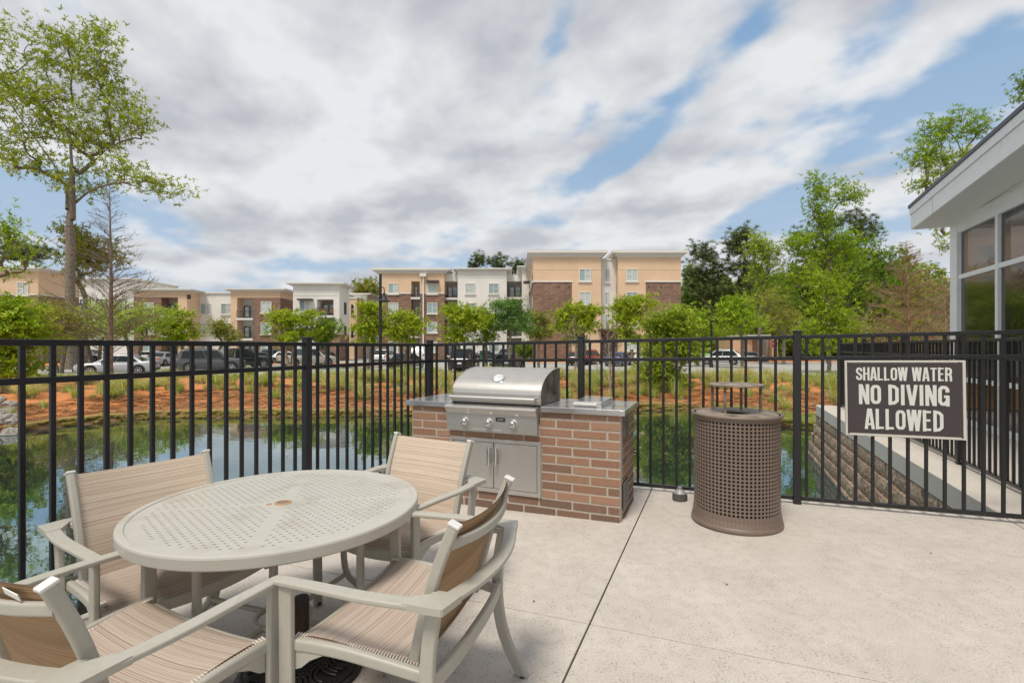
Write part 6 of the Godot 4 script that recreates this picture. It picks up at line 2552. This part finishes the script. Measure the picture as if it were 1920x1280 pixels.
func make_furniture() -> void:
	lamp_post("tall black lamp post with a bell shade standing on the bank before the flats", 713, 31.0, 513, 563, 0.9)
	lamp_post("small far black lamp post with bell shade before the white left flats", 610, 54.0, 592, 612, -1.0)
	lamp_post("black lamp post with bell shade among the green trees right of the flats", 1334, 48.0, 574, 598, 1.0)
	# stop sign
	var z := 64.0
	var p := at(1452, 650, z)
	var o := thing("stop_sign", "red octagonal STOP sign on a post before the bin enclosure", "sign", Vector3(p.x, LOT, -z), 0.08)
	boxed("post", Vector3(0, 1.35, -0.04), Vector3(0.08, 2.7, 0.06), M.rail_dark, o)
	var oct := PackedVector2Array()
	var oct2 := PackedVector2Array()
	for k in 8:
		oct.append(Vector2(cos(TAU * (k + 0.5) / 8.0), sin(TAU * (k + 0.5) / 8.0)) * 0.55 + Vector2(0, 2.35))
		oct2.append(Vector2(cos(TAU * (k + 0.5) / 8.0), sin(TAU * (k + 0.5) / 8.0)) * 0.50 + Vector2(0, 2.35))
	var b := MB.new()
	b.prism(oct, 0.0, 0.012)
	obj("border", b, M.sign_white, o)
	b = MB.new()
	b.prism(oct2, 0.0125, 0.02)
	obj("face", b, M.stop_red, o)
	word("STOP", -0.36, 2.19, 0.165, 0.32, 0.02, 0.045, M.sign_white, o, 0.0205)
	# bin enclosure
	z = 70.0
	o = thing("bin_enclosure", "tan walled bin enclosure with a flat canopy far behind the silver crossover", "enclosure", at(1372, 678, z))
	slab_box("wall", 1374, 1408, 634, 678, z, 6.0, M.tan_stucco, o)
	slab_box("wall", 1408, 1458, 637, 678, z + 1.0, 6.0, M.grey_stucco, o)
	slab_box("pier", 1402, 1411, 632, 678, z - 0.5, 1.0, M.tan_stucco, o)
	slab_box("pier", 1448, 1459, 636, 678, z - 0.5, 1.0, M.tan_stucco, o)
	slab_box("canopy", 1398, 1446, 627, 630.5, z - 1.0, 7.0, M.grey_stucco, o)
	slab_box("gate_post", 1427, 1430, 630, 678, z - 0.8, 0.2, M.awning_brown, o)
	slab_box("gate", 1411.5, 1427, 640, 676, z + 0.8, 0.15, M.tan_stucco, o)
	slab_box("gate", 1430, 1447.5, 640, 676, z + 0.8, 0.15, M.grey_stucco, o)
	# green cabinets and a small sign
	o = thing("utility_cabinet", "small green utility cabinet behind the black sport utility vehicle", "cabinet", at(906, 678, 66))
	slab_box("box", 900, 912, 662, 678, 66, 1.0, M.utility_green, o, 0.0, 0.05)
	slab_box("lid", 899.3, 912.7, 660.5, 662.2, 65.9, 1.2, M.utility_green, o)
	o = thing("waste_station", "green pet waste station post under the bright maple", "post", at(1511, 676, 66))
	slab_box("post", 1510, 1512, 640, 676, 66, 0.15, M.rail_dark, o)
	slab_box("sign", 1507, 1515, 641, 651, 65.8, 0.08, M.sign_green, o)
	slab_box("bin", 1507, 1515, 660, 674, 65.9, 0.5, M.utility_green, o, 0.0, 0.05)
	# a low boulder and stones at the left shore
	rng.seed = 8
	var stones: Array[ArrayMesh] = []
	for k in 4:
		var rb := MB.new()
		var rows := []
		var rad := []
		for i in 7:
			var row := PackedVector3Array()
			for j in 11:
				if j == 10:
					row.append(row[0])
					continue
				var th := PI * i / 6.0
				var ph := TAU * j / 10.0
				var rr := 1.0 + (rng.randf_range(-0.20, 0.20) if i > 0 and i < 6 else 0.0)
				row.append(Vector3(sin(th) * cos(ph) * rr, cos(th) * 0.62 * rr, sin(th) * sin(ph) * rr * 0.8))
			rows.append(row)
		for i in 6:
			for j in 10:
				var c: Vector3 = (rows[i][j] + rows[i + 1][j + 1]) * 0.5
				if i > 0:
					rb.flat(rows[i][j], rows[i][j + 1], rows[i + 1][j + 1], rows[i + 1][j + 1], c)
				if i < 5:
					rb.flat(rows[i][j], rows[i + 1][j + 1], rows[i + 1][j], rows[i + 1][j], c)
		stones.append(rb.mesh())
	for i in 46:
		var px := rng.randf_range(-60, 40)
		var py := lerpf(772, 814, rng.randf()) + maxf(px, 0.0) * 0.25
		if py > 822 - maxf(px, 0.0) * 0.3:
			continue
		var d := F * (EYE - WATER - 0.25 * (814 - py) / 42.0) / (py - 650.0)
		var c := at(px, py, d)
		var q := obj("stone", stones[rng.randi() % 4], M.riprap, null, Vector3(c.x, maxf(ground(c.x, d), WATER - 0.02) + 0.04, -d), rng.randf() * TAU)
		q.scale = Vector3.ONE * rng.randf_range(0.14, 0.34) * Vector3(1.0, 0.65 if i % 3 == 0 else 1.0, 1.0)
		tag(q, "%s pale grey stone %s %s in the heap at the left shore" % ["flat" if i % 3 == 0 else ("rounded" if i % 3 == 1 else "angular"), "large" if q.scale.x > 0.27 else ("small" if q.scale.x < 0.19 else "middling"), "by the water" if py > 796 else ("at the top" if py < 783 else "halfway up")], "stone", "shore stones at the left edge")

# ---------------------------------------------------------------- trees and planting
func foot(px: float, z: float) -> Vector3:
	var p := at(px, 650, z)
	return Vector3(p.x, LOT if z > 33.0 else ground(p.x, z), -z)

func tree_at(called: String, label: String, px: float, z: float, fork_py: float, r_px: float, list: Array, o: Dictionary, group := "", thick := 1.0) -> Node3D:
	var base := foot(px, z)
	var k := z / F
	var fork := at(px, fork_py, z).y - base.y
	if o.has("leader_py"):
		o.leader = at(px, o.leader_py, z).y - base.y
	return tree(called, label, base, fork, r_px * k, blobs_at(list, z, base, thick), o, group)

func limbs_at(lines: Array, z: float, base: Vector3) -> Array:
	var out := []
	var k := 0
	for l in lines:
		var side: float = [-0.5, 0.6, -1.6, 1.5, -1.5, 1.3, 0.3][k % 7]
		var pts := []
		for i in l.size():
			pts.append(at(l[i][0], l[i][1], z) - base + Vector3(0, 0, side * 1.1 * i))
		out.append(pts)
		k += 1
	return out

func make_trees() -> void:
	make_sprays()
	var oak := [Vector3(0.27, 0.34, 0.028), Vector3(0.54, 0.58, 0.09)]
	var bright := [Vector3(0.23, 0.36, 0.014), Vector3(0.47, 0.58, 0.05)]
	var crape := [Vector3(0.27, 0.36, 0.014), Vector3(0.52, 0.59, 0.045)]
	var pine := [Vector3(0.10, 0.14, 0.045), Vector3(0.22, 0.28, 0.09)]
	var olive := [Vector3(0.24, 0.25, 0.04), Vector3(0.46, 0.43, 0.11)]
	var mid := [Vector3(0.14, 0.24, 0.02), Vector3(0.30, 0.42, 0.055)]
	var pale := [Vector3(0.30, 0.40, 0.05), Vector3(0.52, 0.60, 0.13)]
	var birch := [Vector3(0.10, 0.22, 0.05), Vector3(0.24, 0.38, 0.11)]

	# left
	tree_at("shade_tree", "tall broad tree with open light green crown and grey trunk at the left", 131, 44, 425, 7.8,
		[[30, 150, 65, 80, 45], [105, 90, 45, 55, 32], [-20, 250, 55, 60, 27], [95, 215, 75, 60, 54], [190, 130, 38, 75, 45], [60, 290, 60, 35, 29], [170, 250, 45, 50, 32], [245, 225, 42, 45, 27], [150, 330, 45, 30, 18], [225, 320, 45, 26, 16], [300, 347, 55, 17, 18], [-60, 150, 45, 90, 27], [190, 65, 25, 25, 10], [-5, 60, 30, 30, 10]],
		{"seed": 3, "palette": oak, "leaves": 11, "clump": 1.5, "leaf_size": 0.86, "climb": 1.3, "rise": 0.7, "limb": 0.72, "twig": 0.024, "flat": 0.55, "fill": 0.5, "scaffold": limbs_at([[[129, 418], [122, 350], [110, 270], [92, 180], [66, 85]], [[136, 410], [147, 340], [155, 250], [150, 150], [120, 60]], [[125, 392], [92, 345], [52, 295], [5, 235]], [[119, 335], [85, 255], [42, 165], [8, 80]], [[149, 325], [175, 262], [198, 190], [202, 100]], [[147, 352], [188, 318], [222, 270], [255, 215]], [[141, 380], [180, 357], [240, 347], [335, 347]]], 44, foot(131, 44))}, "", 0.9)
	bare_tree("bald_cypress", "leafless grey brown cypress with straight stem on the left bank", foot(206, 28.5), 11.3, 0.15, 2.9, 0.12, 190, "bark_brown", 5, 0.42)
	tree_at("maple_tree", "low bright green maple bush spreading over the bank at the left edge", 10, 21.5, 690, 6, [[25, 610, 45, 40, 26], [-30, 640, 55, 60, 26], [20, 680, 28, 40, 14], [0, 585, 45, 22, 12], [-70, 600, 60, 60, 16]],
		{"seed": 5, "palette": bright, "leaves": 22, "clump": 0.75, "leaf_size": 0.62, "twig": 0.010}, "", 0.9)
	tree_at("young_tree", "tall young tree with loose light leaves at the left edge of the view", -18, 24, 600, 4.5, [[5, 440, 35, 35, 18], [25, 480, 25, 40, 14], [-30, 480, 40, 60, 18], [-40, 400, 40, 40, 12]],
		{"seed": 6, "palette": bright, "leaves": 7, "clump": 0.9, "leaf_size": 0.6, "twig": 0.012, "leader_py": 400.0}, "", 1.0)
	tree_at("pine_tree", "dark spreading pine crown above the far left tan flats", 62, 92, 560, 4, [[40, 478, 30, 14, 16], [85, 474, 28, 14, 14], [65, 465, 25, 8, 8]], {"seed": 8, "palette": pine, "kind": "needle", "leaves": 8, "clump": 1.7, "leaf_size": 1.6, "flat": 0.5, "bark": "bark_brown"})
	tree_at("shade_tree", "olive green tree behind the tall tree's trunk", 160, 47, 560, 4, [[140, 455, 26, 30, 18], [190, 470, 45, 28, 20], [160, 500, 40, 30, 14], [125, 430, 18, 14, 6]], {"seed": 9, "palette": olive, "leaves": 16, "clump": 1.1, "leaf_size": 0.95})
	var soft := 0
	for q in [[112, 37, 602, 34, 34, 630], [180, 40, 605, 55, 32, 640], [255, 38, 598, 50, 38, 640], [75, 44, 600, 40, 40, 640]]:
		tree_at("willow_tree", ["thin feathery olive tree just left of the tall trunk", "low feathery pale green tree behind the bare cypress stem", "pale feathery green tree right of the bare cypress", "feathery green tree before the far left tan flats"][soft], q[0], q[1], q[5], 3, [[q[0], q[2], q[3], q[4], 34]], {"seed": 20 + soft, "palette": pale if soft else olive, "kind": "fine", "leaves": 16, "clump": 1.2, "leaf_size": 1.0, "stems": 3, "droop": 0.05})
		soft += 1
	# crape myrtles and young trees along the car park
	var rows := [
		[335, 42, 655, [[318, 610, 24, 12, 16], [345, 620, 34, 14, 18], [335, 590, 20, 10, 10], [325, 635, 24, 8, 8]], crape, "bright yellow green young tree before the first brick bay of the left flats"],
		[410, 47, 655, [[412, 612, 14, 20, 14], [432, 628, 16, 12, 10]], olive, "small sparse young tree before the white link of the left flats"],
		[545, 43, 660, [[532, 600, 24, 18, 20], [565, 595, 28, 18, 20], [545, 628, 40, 14, 18], [580, 625, 20, 16, 10]], crape, "yellow green crape myrtle left of the small far lamp post"],
		[612, 45, 655, [[615, 615, 26, 20, 22], [600, 632, 25, 10, 8]], mid, "dark green young tree beside the small far lamp post"],
		[692, 41, 655, [[690, 590, 24, 20, 22], [705, 610, 22, 20, 18], [680, 622, 16, 14, 10]], crape, "green crape myrtle left of the tall lamp post"],
		[760, 41, 655, [[755, 598, 26, 12, 16], [768, 615, 30, 16, 20], [740, 625, 16, 10, 8]], crape, "green crape myrtle right of the tall lamp post"],
		[862, 40, 655, [[858, 585, 28, 22, 26], [885, 600, 32, 24, 26], [850, 620, 24, 14, 12]], crape, "broad yellow green crape myrtle left of the fine leaved tree behind the grill"],
		[912, 42, 655, [[905, 592, 26, 26, 22], [925, 615, 24, 18, 16]], bright, "bright green young tree between two others behind the grill"],
		[955, 41, 655, [[950, 590, 34, 30, 30], [975, 605, 20, 26, 14]], birch, "fine leaved grey green birch in front of the white balconies"],
		[1010, 44, 655, [[1005, 605, 22, 20, 18], [1015, 622, 20, 14, 10]], olive, "small olive tree at the corner of the right brick flats"],
		[1087, 40, 655, [[1075, 585, 28, 16, 20], [1105, 590, 24, 18, 18], [1085, 612, 38, 14, 18], [1060, 600, 16, 16, 8]], crape, "yellow green crape myrtle before the left half of the right flats"],
		[1190, 38, 655, [[1180, 575, 28, 16, 20], [1210, 565, 18, 10, 8], [1185, 600, 36, 14, 18], [1170, 620, 24, 10, 8]], crape, "yellow green crape myrtle before the right half of the right flats"],
	]
	var n := 0
	for q in rows:
		var fine: bool = q[4] == birch or q[4] == olive
		if not fine:
			q[3].append([q[0] - 4, 637, 20, 10, 7])
		tree_at("crape_myrtle" if q[4] == crape else "young_tree", q[5], q[0], q[1], q[2], 2.6, q[3], {"seed": 40 + n, "palette": q[4], "leaves": 15 if not fine else 16, "kind": "fine" if fine else "leaf", "clump": 0.85, "leaf_size": 0.72 if not fine else 1.0, "flat": 0.45, "stems": 3 if q[4] == crape else 1, "bark": "bark_pale", "twig": 0.012}, "young trees along the car park")
		n += 1
	# behind the flats
	tree_at("shade_tree", "broad autumn olive tree in the gap between left and middle flats", 690, 100, 640, 5, [[672, 560, 26, 22, 18], [700, 548, 24, 24, 18], [690, 585, 30, 25, 14]], {"seed": 60, "palette": olive, "leaves": 14, "clump": 2.4, "leaf_size": 2.0})
	n = 0
	for q in [[895, 486, 14, 17], [937, 490, 20, 12], [968, 495, 16, 13]]:
		tree_at("pine_tree", ["narrow dark pine crown above the white middle flats", "round dark pine crown above the white middle flats' cornice", "dark pine crown at the corner of the right flats' roof"][n], q[0], 115, 600, 3, [[q[0], q[1], q[2], q[3], 16], [q[0] - 6, q[1] + 14, q[2] * 0.8, q[3] * 0.6, 6]], {"seed": 63 + n, "palette": pine, "kind": "needle", "leaves": 8, "clump": 1.3, "leaf_size": 1.7, "bark": "bark_brown"}, "pines behind the flats")
		n += 1
	# right of the flats
	var big := [
		["pine_tree", "tall dark pine beside the right end of the flats", 1325, 82, 600, 3.5, [[1322, 470, 24, 20, 16], [1318, 505, 32, 22, 20], [1330, 540, 38, 26, 22], [1350, 500, 22, 18, 10], [1300, 545, 24, 20, 10], [1335, 580, 40, 20, 14]], pine, "needle"],
		["pine_tree", "tall dark pine with open crown behind the slender light tree", 1402, 80, 560, 3.5, [[1390, 440, 24, 12, 14], [1375, 462, 20, 16, 10], [1405, 470, 26, 20, 14], [1385, 500, 26, 20, 12], [1400, 540, 30, 22, 12]], pine, "needle"],
		["shade_tree", "slender light green tree right of the two dark pines", 1424, 62, 600, 2.6, [[1420, 462, 18, 24, 16], [1440, 470, 18, 26, 14], [1425, 510, 26, 26, 18], [1432, 555, 26, 20, 12]], pale, "leaf"],
		["pine_tree", "broad dark pine crown behind the tall leaning light tree", 1560, 84, 560, 4, [[1510, 440, 22, 18, 10], [1600, 415, 38, 18, 18], [1545, 425, 30, 18, 12], [1620, 440, 26, 16, 12], [1560, 480, 60, 34, 22]], pine, "needle"],
		["shade_tree", "tall light green tree rising above the wood right of the flats", 1554, 60, 560, 3.6, [[1535, 372, 18, 26, 16], [1528, 335, 10, 12, 5], [1585, 355, 16, 22, 9], [1602, 372, 14, 12, 7], [1545, 405, 22, 20, 12], [1500, 460, 30, 26, 18], [1550, 450, 46, 34, 28], [1590, 470, 30, 34, 18], [1510, 510, 44, 40, 24], [1570, 520, 40, 34, 18]], bright, "leaf"],
		["shade_tree", "dense mid green tree left of the bare brown cypress", 1620, 66, 600, 3.6, [[1610, 470, 34, 28, 22], [1650, 480, 36, 20, 18], [1600, 520, 44, 34, 22], [1660, 520, 30, 34, 14], [1620, 560, 50, 26, 16]], mid, "leaf"],
		["maple_tree", "bright green maple in front of the wood above the far fence", 1555, 38, 648, 3.6, [[1548, 548, 24, 26, 20], [1560, 590, 46, 24, 30], [1530, 620, 40, 22, 24], [1590, 620, 38, 22, 24], [1550, 645, 50, 14, 14], [1540, 520, 14, 14, 6]], bright, "leaf"],
		["shade_tree", "round yellow green tree right of the lamp post in the wood", 1392, 46, 640, 3, [[1385, 575, 34, 18, 24], [1395, 605, 42, 22, 28], [1360, 600, 24, 24, 14]], bright, "leaf"],
		["shade_tree", "yellow green tree left of the lamp post in the wood", 1308, 50, 640, 3, [[1300, 598, 30, 20, 22], [1320, 615, 28, 22, 18], [1290, 625, 26, 18, 12]], bright, "leaf"],
		["shade_tree", "olive tree between the round yellow green tree and the bright maple", 1470, 56, 640, 3, [[1460, 590, 30, 30, 20], [1485, 600, 26, 34, 18], [1445, 560, 22, 24, 10]], olive, "fine"],
		["shade_tree", "dark green undergrowth tree under the slender light tree", 1425, 70, 630, 3, [[1420, 575, 34, 26, 22], [1450, 545, 26, 22, 14], [1480, 560, 24, 22, 12]], mid, "fine"],
		["shade_tree", "tan green budding tree behind the bare brown cypress", 1730, 52, 620, 3, [[1740, 540, 40, 40, 26], [1700, 590, 44, 40, 24], [1760, 600, 34, 40, 18]], olive, "fine"],
		["shade_tree", "light green tree rising behind the clubhouse roof", 1790, 40, 400, 4.4, [[1745, 255, 26, 28, 16], [1725, 300, 28, 24, 14], [1790, 235, 34, 26, 18], [1832, 240, 20, 22, 10], [1775, 300, 34, 24, 14], [1730, 345, 24, 14, 8], [1820, 290, 24, 20, 8], [1790, 350, 40, 30, 10], [1775, 440, 30, 30, 8]], bright, "leaf"],
		["shade_tree", "tree whose leaves show at the right edge above the roof", 1930, 36, 330, 4.4, [[1925, 165, 22, 28, 14], [1950, 220, 40, 40, 14], [1960, 140, 40, 40, 14]], mid, "leaf"],
	]
	n = 0
	for q in big:
		var s: float = q[3]
		var need: bool = q[8] == "needle"
		tree_at(q[0], q[1], q[2], q[3], q[4], q[5], q[6], {"seed": 80 + n, "palette": q[7], "kind": q[8], "leaves": 16 if not need else 11, "clump": s * 0.023 if not need else s * 0.020, "leaf_size": clampf(s / 66.0, 0.55, 2.0) if not need else s / 56.0, "rise": 0.6, "twig": 0.0004 * s, "flat": 0.6, "bark": "bark_brown" if need else "bark_grey"}, "", 0.9)
		n += 1
	bare_tree("bald_cypress", "leafless rusty brown cypress with drooping fine branches left of the clubhouse", foot(1703, 24), 7.0, 0.11, 2.5, 0.08, 210, "bark_rust", 15, 0.26)
	bare_tree("bald_cypress", "second leafless tan cypress just behind the clubhouse corner", foot(1775, 27), 5.6, 0.09, 2.3, 0.06, 170, "bark_pale", 16, 0.28)
	# shrubs on the bank
	tree_at("wax_myrtle", "tall round yellow green shrub on the bank behind the bin's left side", 1254, 25, 745, 3, [[1240, 605, 30, 24, 26], [1275, 615, 28, 26, 24], [1250, 650, 44, 26, 34], [1290, 660, 22, 30, 16], [1235, 690, 34, 26, 20], [1262, 715, 30, 30, 22], [1225, 705, 18, 16, 8], [1270, 590, 16, 10, 6]],
		{"seed": 120, "palette": [Vector3(0.24, 0.34, 0.025), Vector3(0.48, 0.56, 0.07)], "leaves": 24, "clump": 0.55, "leaf_size": 0.45, "stems": 4, "bark": "bark_pale", "category": "shrub"})
	bare_tree("bare_shrub", "leafless pale shrub of thin upright stems on the bank right of the middle post", foot(1142, 24), 3.5, 0.05, 1.3, 0.05, 40, "bark_pale", 18, 1.5)
	bare_tree("bare_shrub", "leafless pale young tree before the right flats", foot(1078, 38), 4.3, 0.06, 1.7, 0.2, 50, "bark_pale", 19, 1.1)
	n = 0
	for q in [[985, 66, 658, 15, 12], [1035, 68, 659, 24, 11]]:
		tree_at("hedge", ["round clipped dark hedge left of the white crossover", "long clipped dark hedge behind the white crossover"][n], q[0], q[1], 676, 2, [[q[0], q[2], q[3], q[4], 50]], {"seed": 130 + n, "palette": mid, "leaves": 18, "clump": 1.0, "leaf_size": 0.8, "fill": 0.3, "category": "hedge"})
		n += 1
	# the far wood
	rng.seed = 55
	var places: Array[Transform3D] = []
	var cols := PackedColorArray()
	for q in [[1282, 1500, 515, 600, 98, 2600, pine, mid], [1480, 1700, 480, 600, 98, 3000, mid, pine], [1270, 1960, 545, 655, 94, 5200, pine, mid], [1280, 1960, 600, 668, 80, 4200, mid, olive], [-160, 130, 590, 665, 84, 1100, mid, olive], [-1400, -60, 555, 665, 92, 3600, mid, pine], [1900, 3400, 520, 660, 82, 3600, mid, pine], [640, 720, 590, 660, 108, 300, mid, olive], [1620, 1960, 500, 640, 86, 2600, olive, mid]]:
		for i in q[5]:
			var px := rng.randf_range(q[0], q[1])
			var top: float = q[2] + 14.0 * sin(px * 0.043) + 9.0 * sin(px * 0.11)
			var z: float = q[4] + rng.randf_range(-5, 9)
			var c := at(px, lerpf(top, q[3], pow(rng.randf(), 0.8)), z)
			places.append(Transform3D(Basis.from_euler(Vector3(rng.randf(), rng.randf() * TAU, 0)).scaled(Vector3.ONE * rng.randf_range(1.8, 3.4)), c))
			cols.append(tint(q[6] if rng.randf() < 0.6 else q[7], rng))
	var woods := thing("far_woods", "mass of mixed green woods closing the view behind the car park", "woods")
	woods.set_meta("kind", "stuff")
	foliage(woods, "foliage", "leaf", 3, M.leaf, places, cols)

func make_planting() -> void:
	var kinds: Array[ArrayMesh] = [grass_mesh(1, 0.75), grass_mesh(2, 0.45), grass_mesh(3, 0.12), grass_mesh(4, 0.9), grass_mesh(5, 0.3)]
	rng.seed = 17
	var made: Array[Node3D] = [null, null]
	var count := 0
	for i in 760:
		var x := rng.randf_range(-23.0, 17.0)
		var s := shore(x)
		var q := rng.randf()
		var d := s + lerpf(1.6, 32.4 - s, pow(q, 0.75))
		if x < -10.5 and (rng.randf() < 0.45 or q < 0.2):
			continue
		if q < 0.22 and rng.randf() < 0.55:
			continue
		if count >= 330:
			break
		var straw := rng.randf() < 0.42
		var which := rng.randi() % 3
		var m: ArrayMesh = kinds[[1, 2, 4][which]] if straw else kinds[[0, 3, 1][which]]
		var o := obj("grass_clump", m, M.blade, null, Vector3(x, ground(x, d) - 0.03, -d), rng.randf() * TAU)
		var sc := rng.randf_range(0.55, 1.2)
		o.scale = Vector3(sc * rng.randf_range(1.0, 1.5), sc * rng.randf_range(0.7, 1.05), sc * rng.randf_range(1.0, 1.5))
		var px := 960.0 + x / d * F
		var where := "by the tall tree" if px < 200 else ("behind the near fence panel" if px < 575 else ("left of the grill" if px < 806 else ("behind the grill" if px < 1195 else ("between grill and bin" if px < 1295 else ("behind the bin" if px < 1470 else "right of the bin")))))
		var band := "at the bank's top" if q > 0.62 else ("halfway up the bank" if q > 0.25 else "low by the water")
		tag(o, "%s %s grass clump %s, %s" % ["big" if sc > 0.95 else ("small" if sc < 0.72 else "middling"), (["tawny", "pale straw coloured", "dry brownish"] if straw else ["green", "fresh green", "yellow green"])[which], band, where], "grass clump", "grass clumps on the pine straw bank")
		count += 1
	# dead reed along the waterline, loose needles, and specks afloat
	var reed := grass_mesh(9, 0.0)
	var list: Array[Transform3D] = []
	for i in 1300:
		var x := rng.randf_range(-17.0, 16.0)
		var d := shore(x) + rng.randf_range(-0.1, 0.5)
		var y := ground(x, d)
		if y < WATER - 0.03:
			continue
		list.append(Transform3D(Basis(Vector3.UP, rng.randf() * TAU).scaled(Vector3(0.34, rng.randf_range(0.09, 0.20), 0.34)), Vector3(x, y - 0.01, -d)))
	scatter("shore_reed", "low fringe of dead straw along the far waterline", "reeds", reed, M.blade, list)
	list = []
	var nb := MB.new()
	nb.colored = true
	for i in 16:
		var a := rng.randf() * TAU
		var c := Vector3(rng.randf_range(-0.2, 0.2), rng.randf_range(0.0, 0.05), rng.randf_range(-0.2, 0.2))
		var e := Vector3(cos(a), rng.randf_range(-0.1, 0.15), sin(a)) * 0.14
		var w := e.cross(Vector3.UP).normalized() * 0.007
		var v := Vector3(0.36, 0.15, 0.05).lerp(Vector3(0.62, 0.34, 0.15), rng.randf())
		nb.col = Color(v.x, v.y, v.z)
		nb.quad(c - e - w, c - e + w, c + e + w, c + e - w, Vector3.UP, Vector3.UP, Vector3.UP, Vector3.UP)
	for i in 5200:
		var x := rng.randf_range(-20.0, 15.0)
		var d := shore(x) + rng.randf_range(0.7, 8.0)
		list.append(Transform3D(Basis(Vector3.UP, rng.randf() * TAU).scaled(Vector3.ONE * rng.randf_range(0.7, 1.5)), Vector3(x, ground(x, d) + 0.01, -d)))
	scatter("pine_straw_needles", "loose rusty pine needles strewn over the bank", "pine straw", nb.mesh(), M.straw_needle, list)
	list = []
	var fb := MB.new()
	fb.flat(Vector3(-0.05, 0, -0.03), Vector3(0.05, 0, -0.02), Vector3(0.06, 0, 0.03), Vector3(-0.04, 0, 0.02), Vector3.UP)
	for i in 260:
		var x := rng.randf_range(-12.0, 8.0)
		var d := minf(shore(x) - 0.4, rng.randf_range(10.0, 20.0))
		list.append(Transform3D(Basis(Vector3.UP, rng.randf() * TAU).scaled(Vector3.ONE * rng.randf_range(0.3, 1.1)), Vector3(x, WATER + 0.006, -d)))
	scatter("floating_leaves", "specks of leaf and straw afloat on the pond", "leaves", fb.mesh(), M.bark_pale, list)
	# light grass along the kerb and on the strip right of the bin
	list = []
	for i in 700:
		var x := rng.randf_range(-34.0, 22.0)
		var d := rng.randf_range(31.6, 33.1)
		list.append(Transform3D(Basis(Vector3.UP, rng.randf() * TAU).scaled(Vector3(0.5, rng.randf_range(0.15, 0.45), 0.5)), Vector3(x, ground(x, d) - 0.02, -d)))
	for i in 500:
		var x := rng.randf_range(8.2, 11.5)
		var d := shore(x) + rng.randf_range(0.2, 2.6)
		list.append(Transform3D(Basis(Vector3.UP, rng.randf() * TAU).scaled(Vector3(0.4, rng.randf_range(0.10, 0.22), 0.4)), Vector3(x, ground(x, d) - 0.01, -d)))
	for i in 560:
		var x := rng.randf_range(-21.0, 17.0)
		var d := shore(x) + lerpf(3.5, 13.0, sqrt(rng.randf()))
		if d > 32.4 or ground_noise.get_noise_2d(x * 9.0, d * 9.0) < -0.06:
			continue
		list.append(Transform3D(Basis(Vector3.UP, rng.randf() * TAU).scaled(Vector3(0.55, rng.randf_range(0.22, 0.6), 0.55)), Vector3(x, ground(x, d) - 0.02, -d)))
	scatter("verge_grass", "short light green grass running through the bank between the clumps", "grass", kinds[0], M.blade, list)

func scatter(called: String, label: String, category: String, m: Mesh, mat_: Material, list: Array[Transform3D]) -> void:
	var mm := MultiMesh.new()
	mm.transform_format = MultiMesh.TRANSFORM_3D
	mm.mesh = m
	mm.instance_count = list.size()
	for i in list.size():
		mm.set_instance_transform(i, list[i])
	var o := MultiMeshInstance3D.new()
	o.multimesh = mm
	o.material_override = mat_
	o.name = numbered(called)
	add_child(o, true)
	tag(o, label, category, "", "stuff")
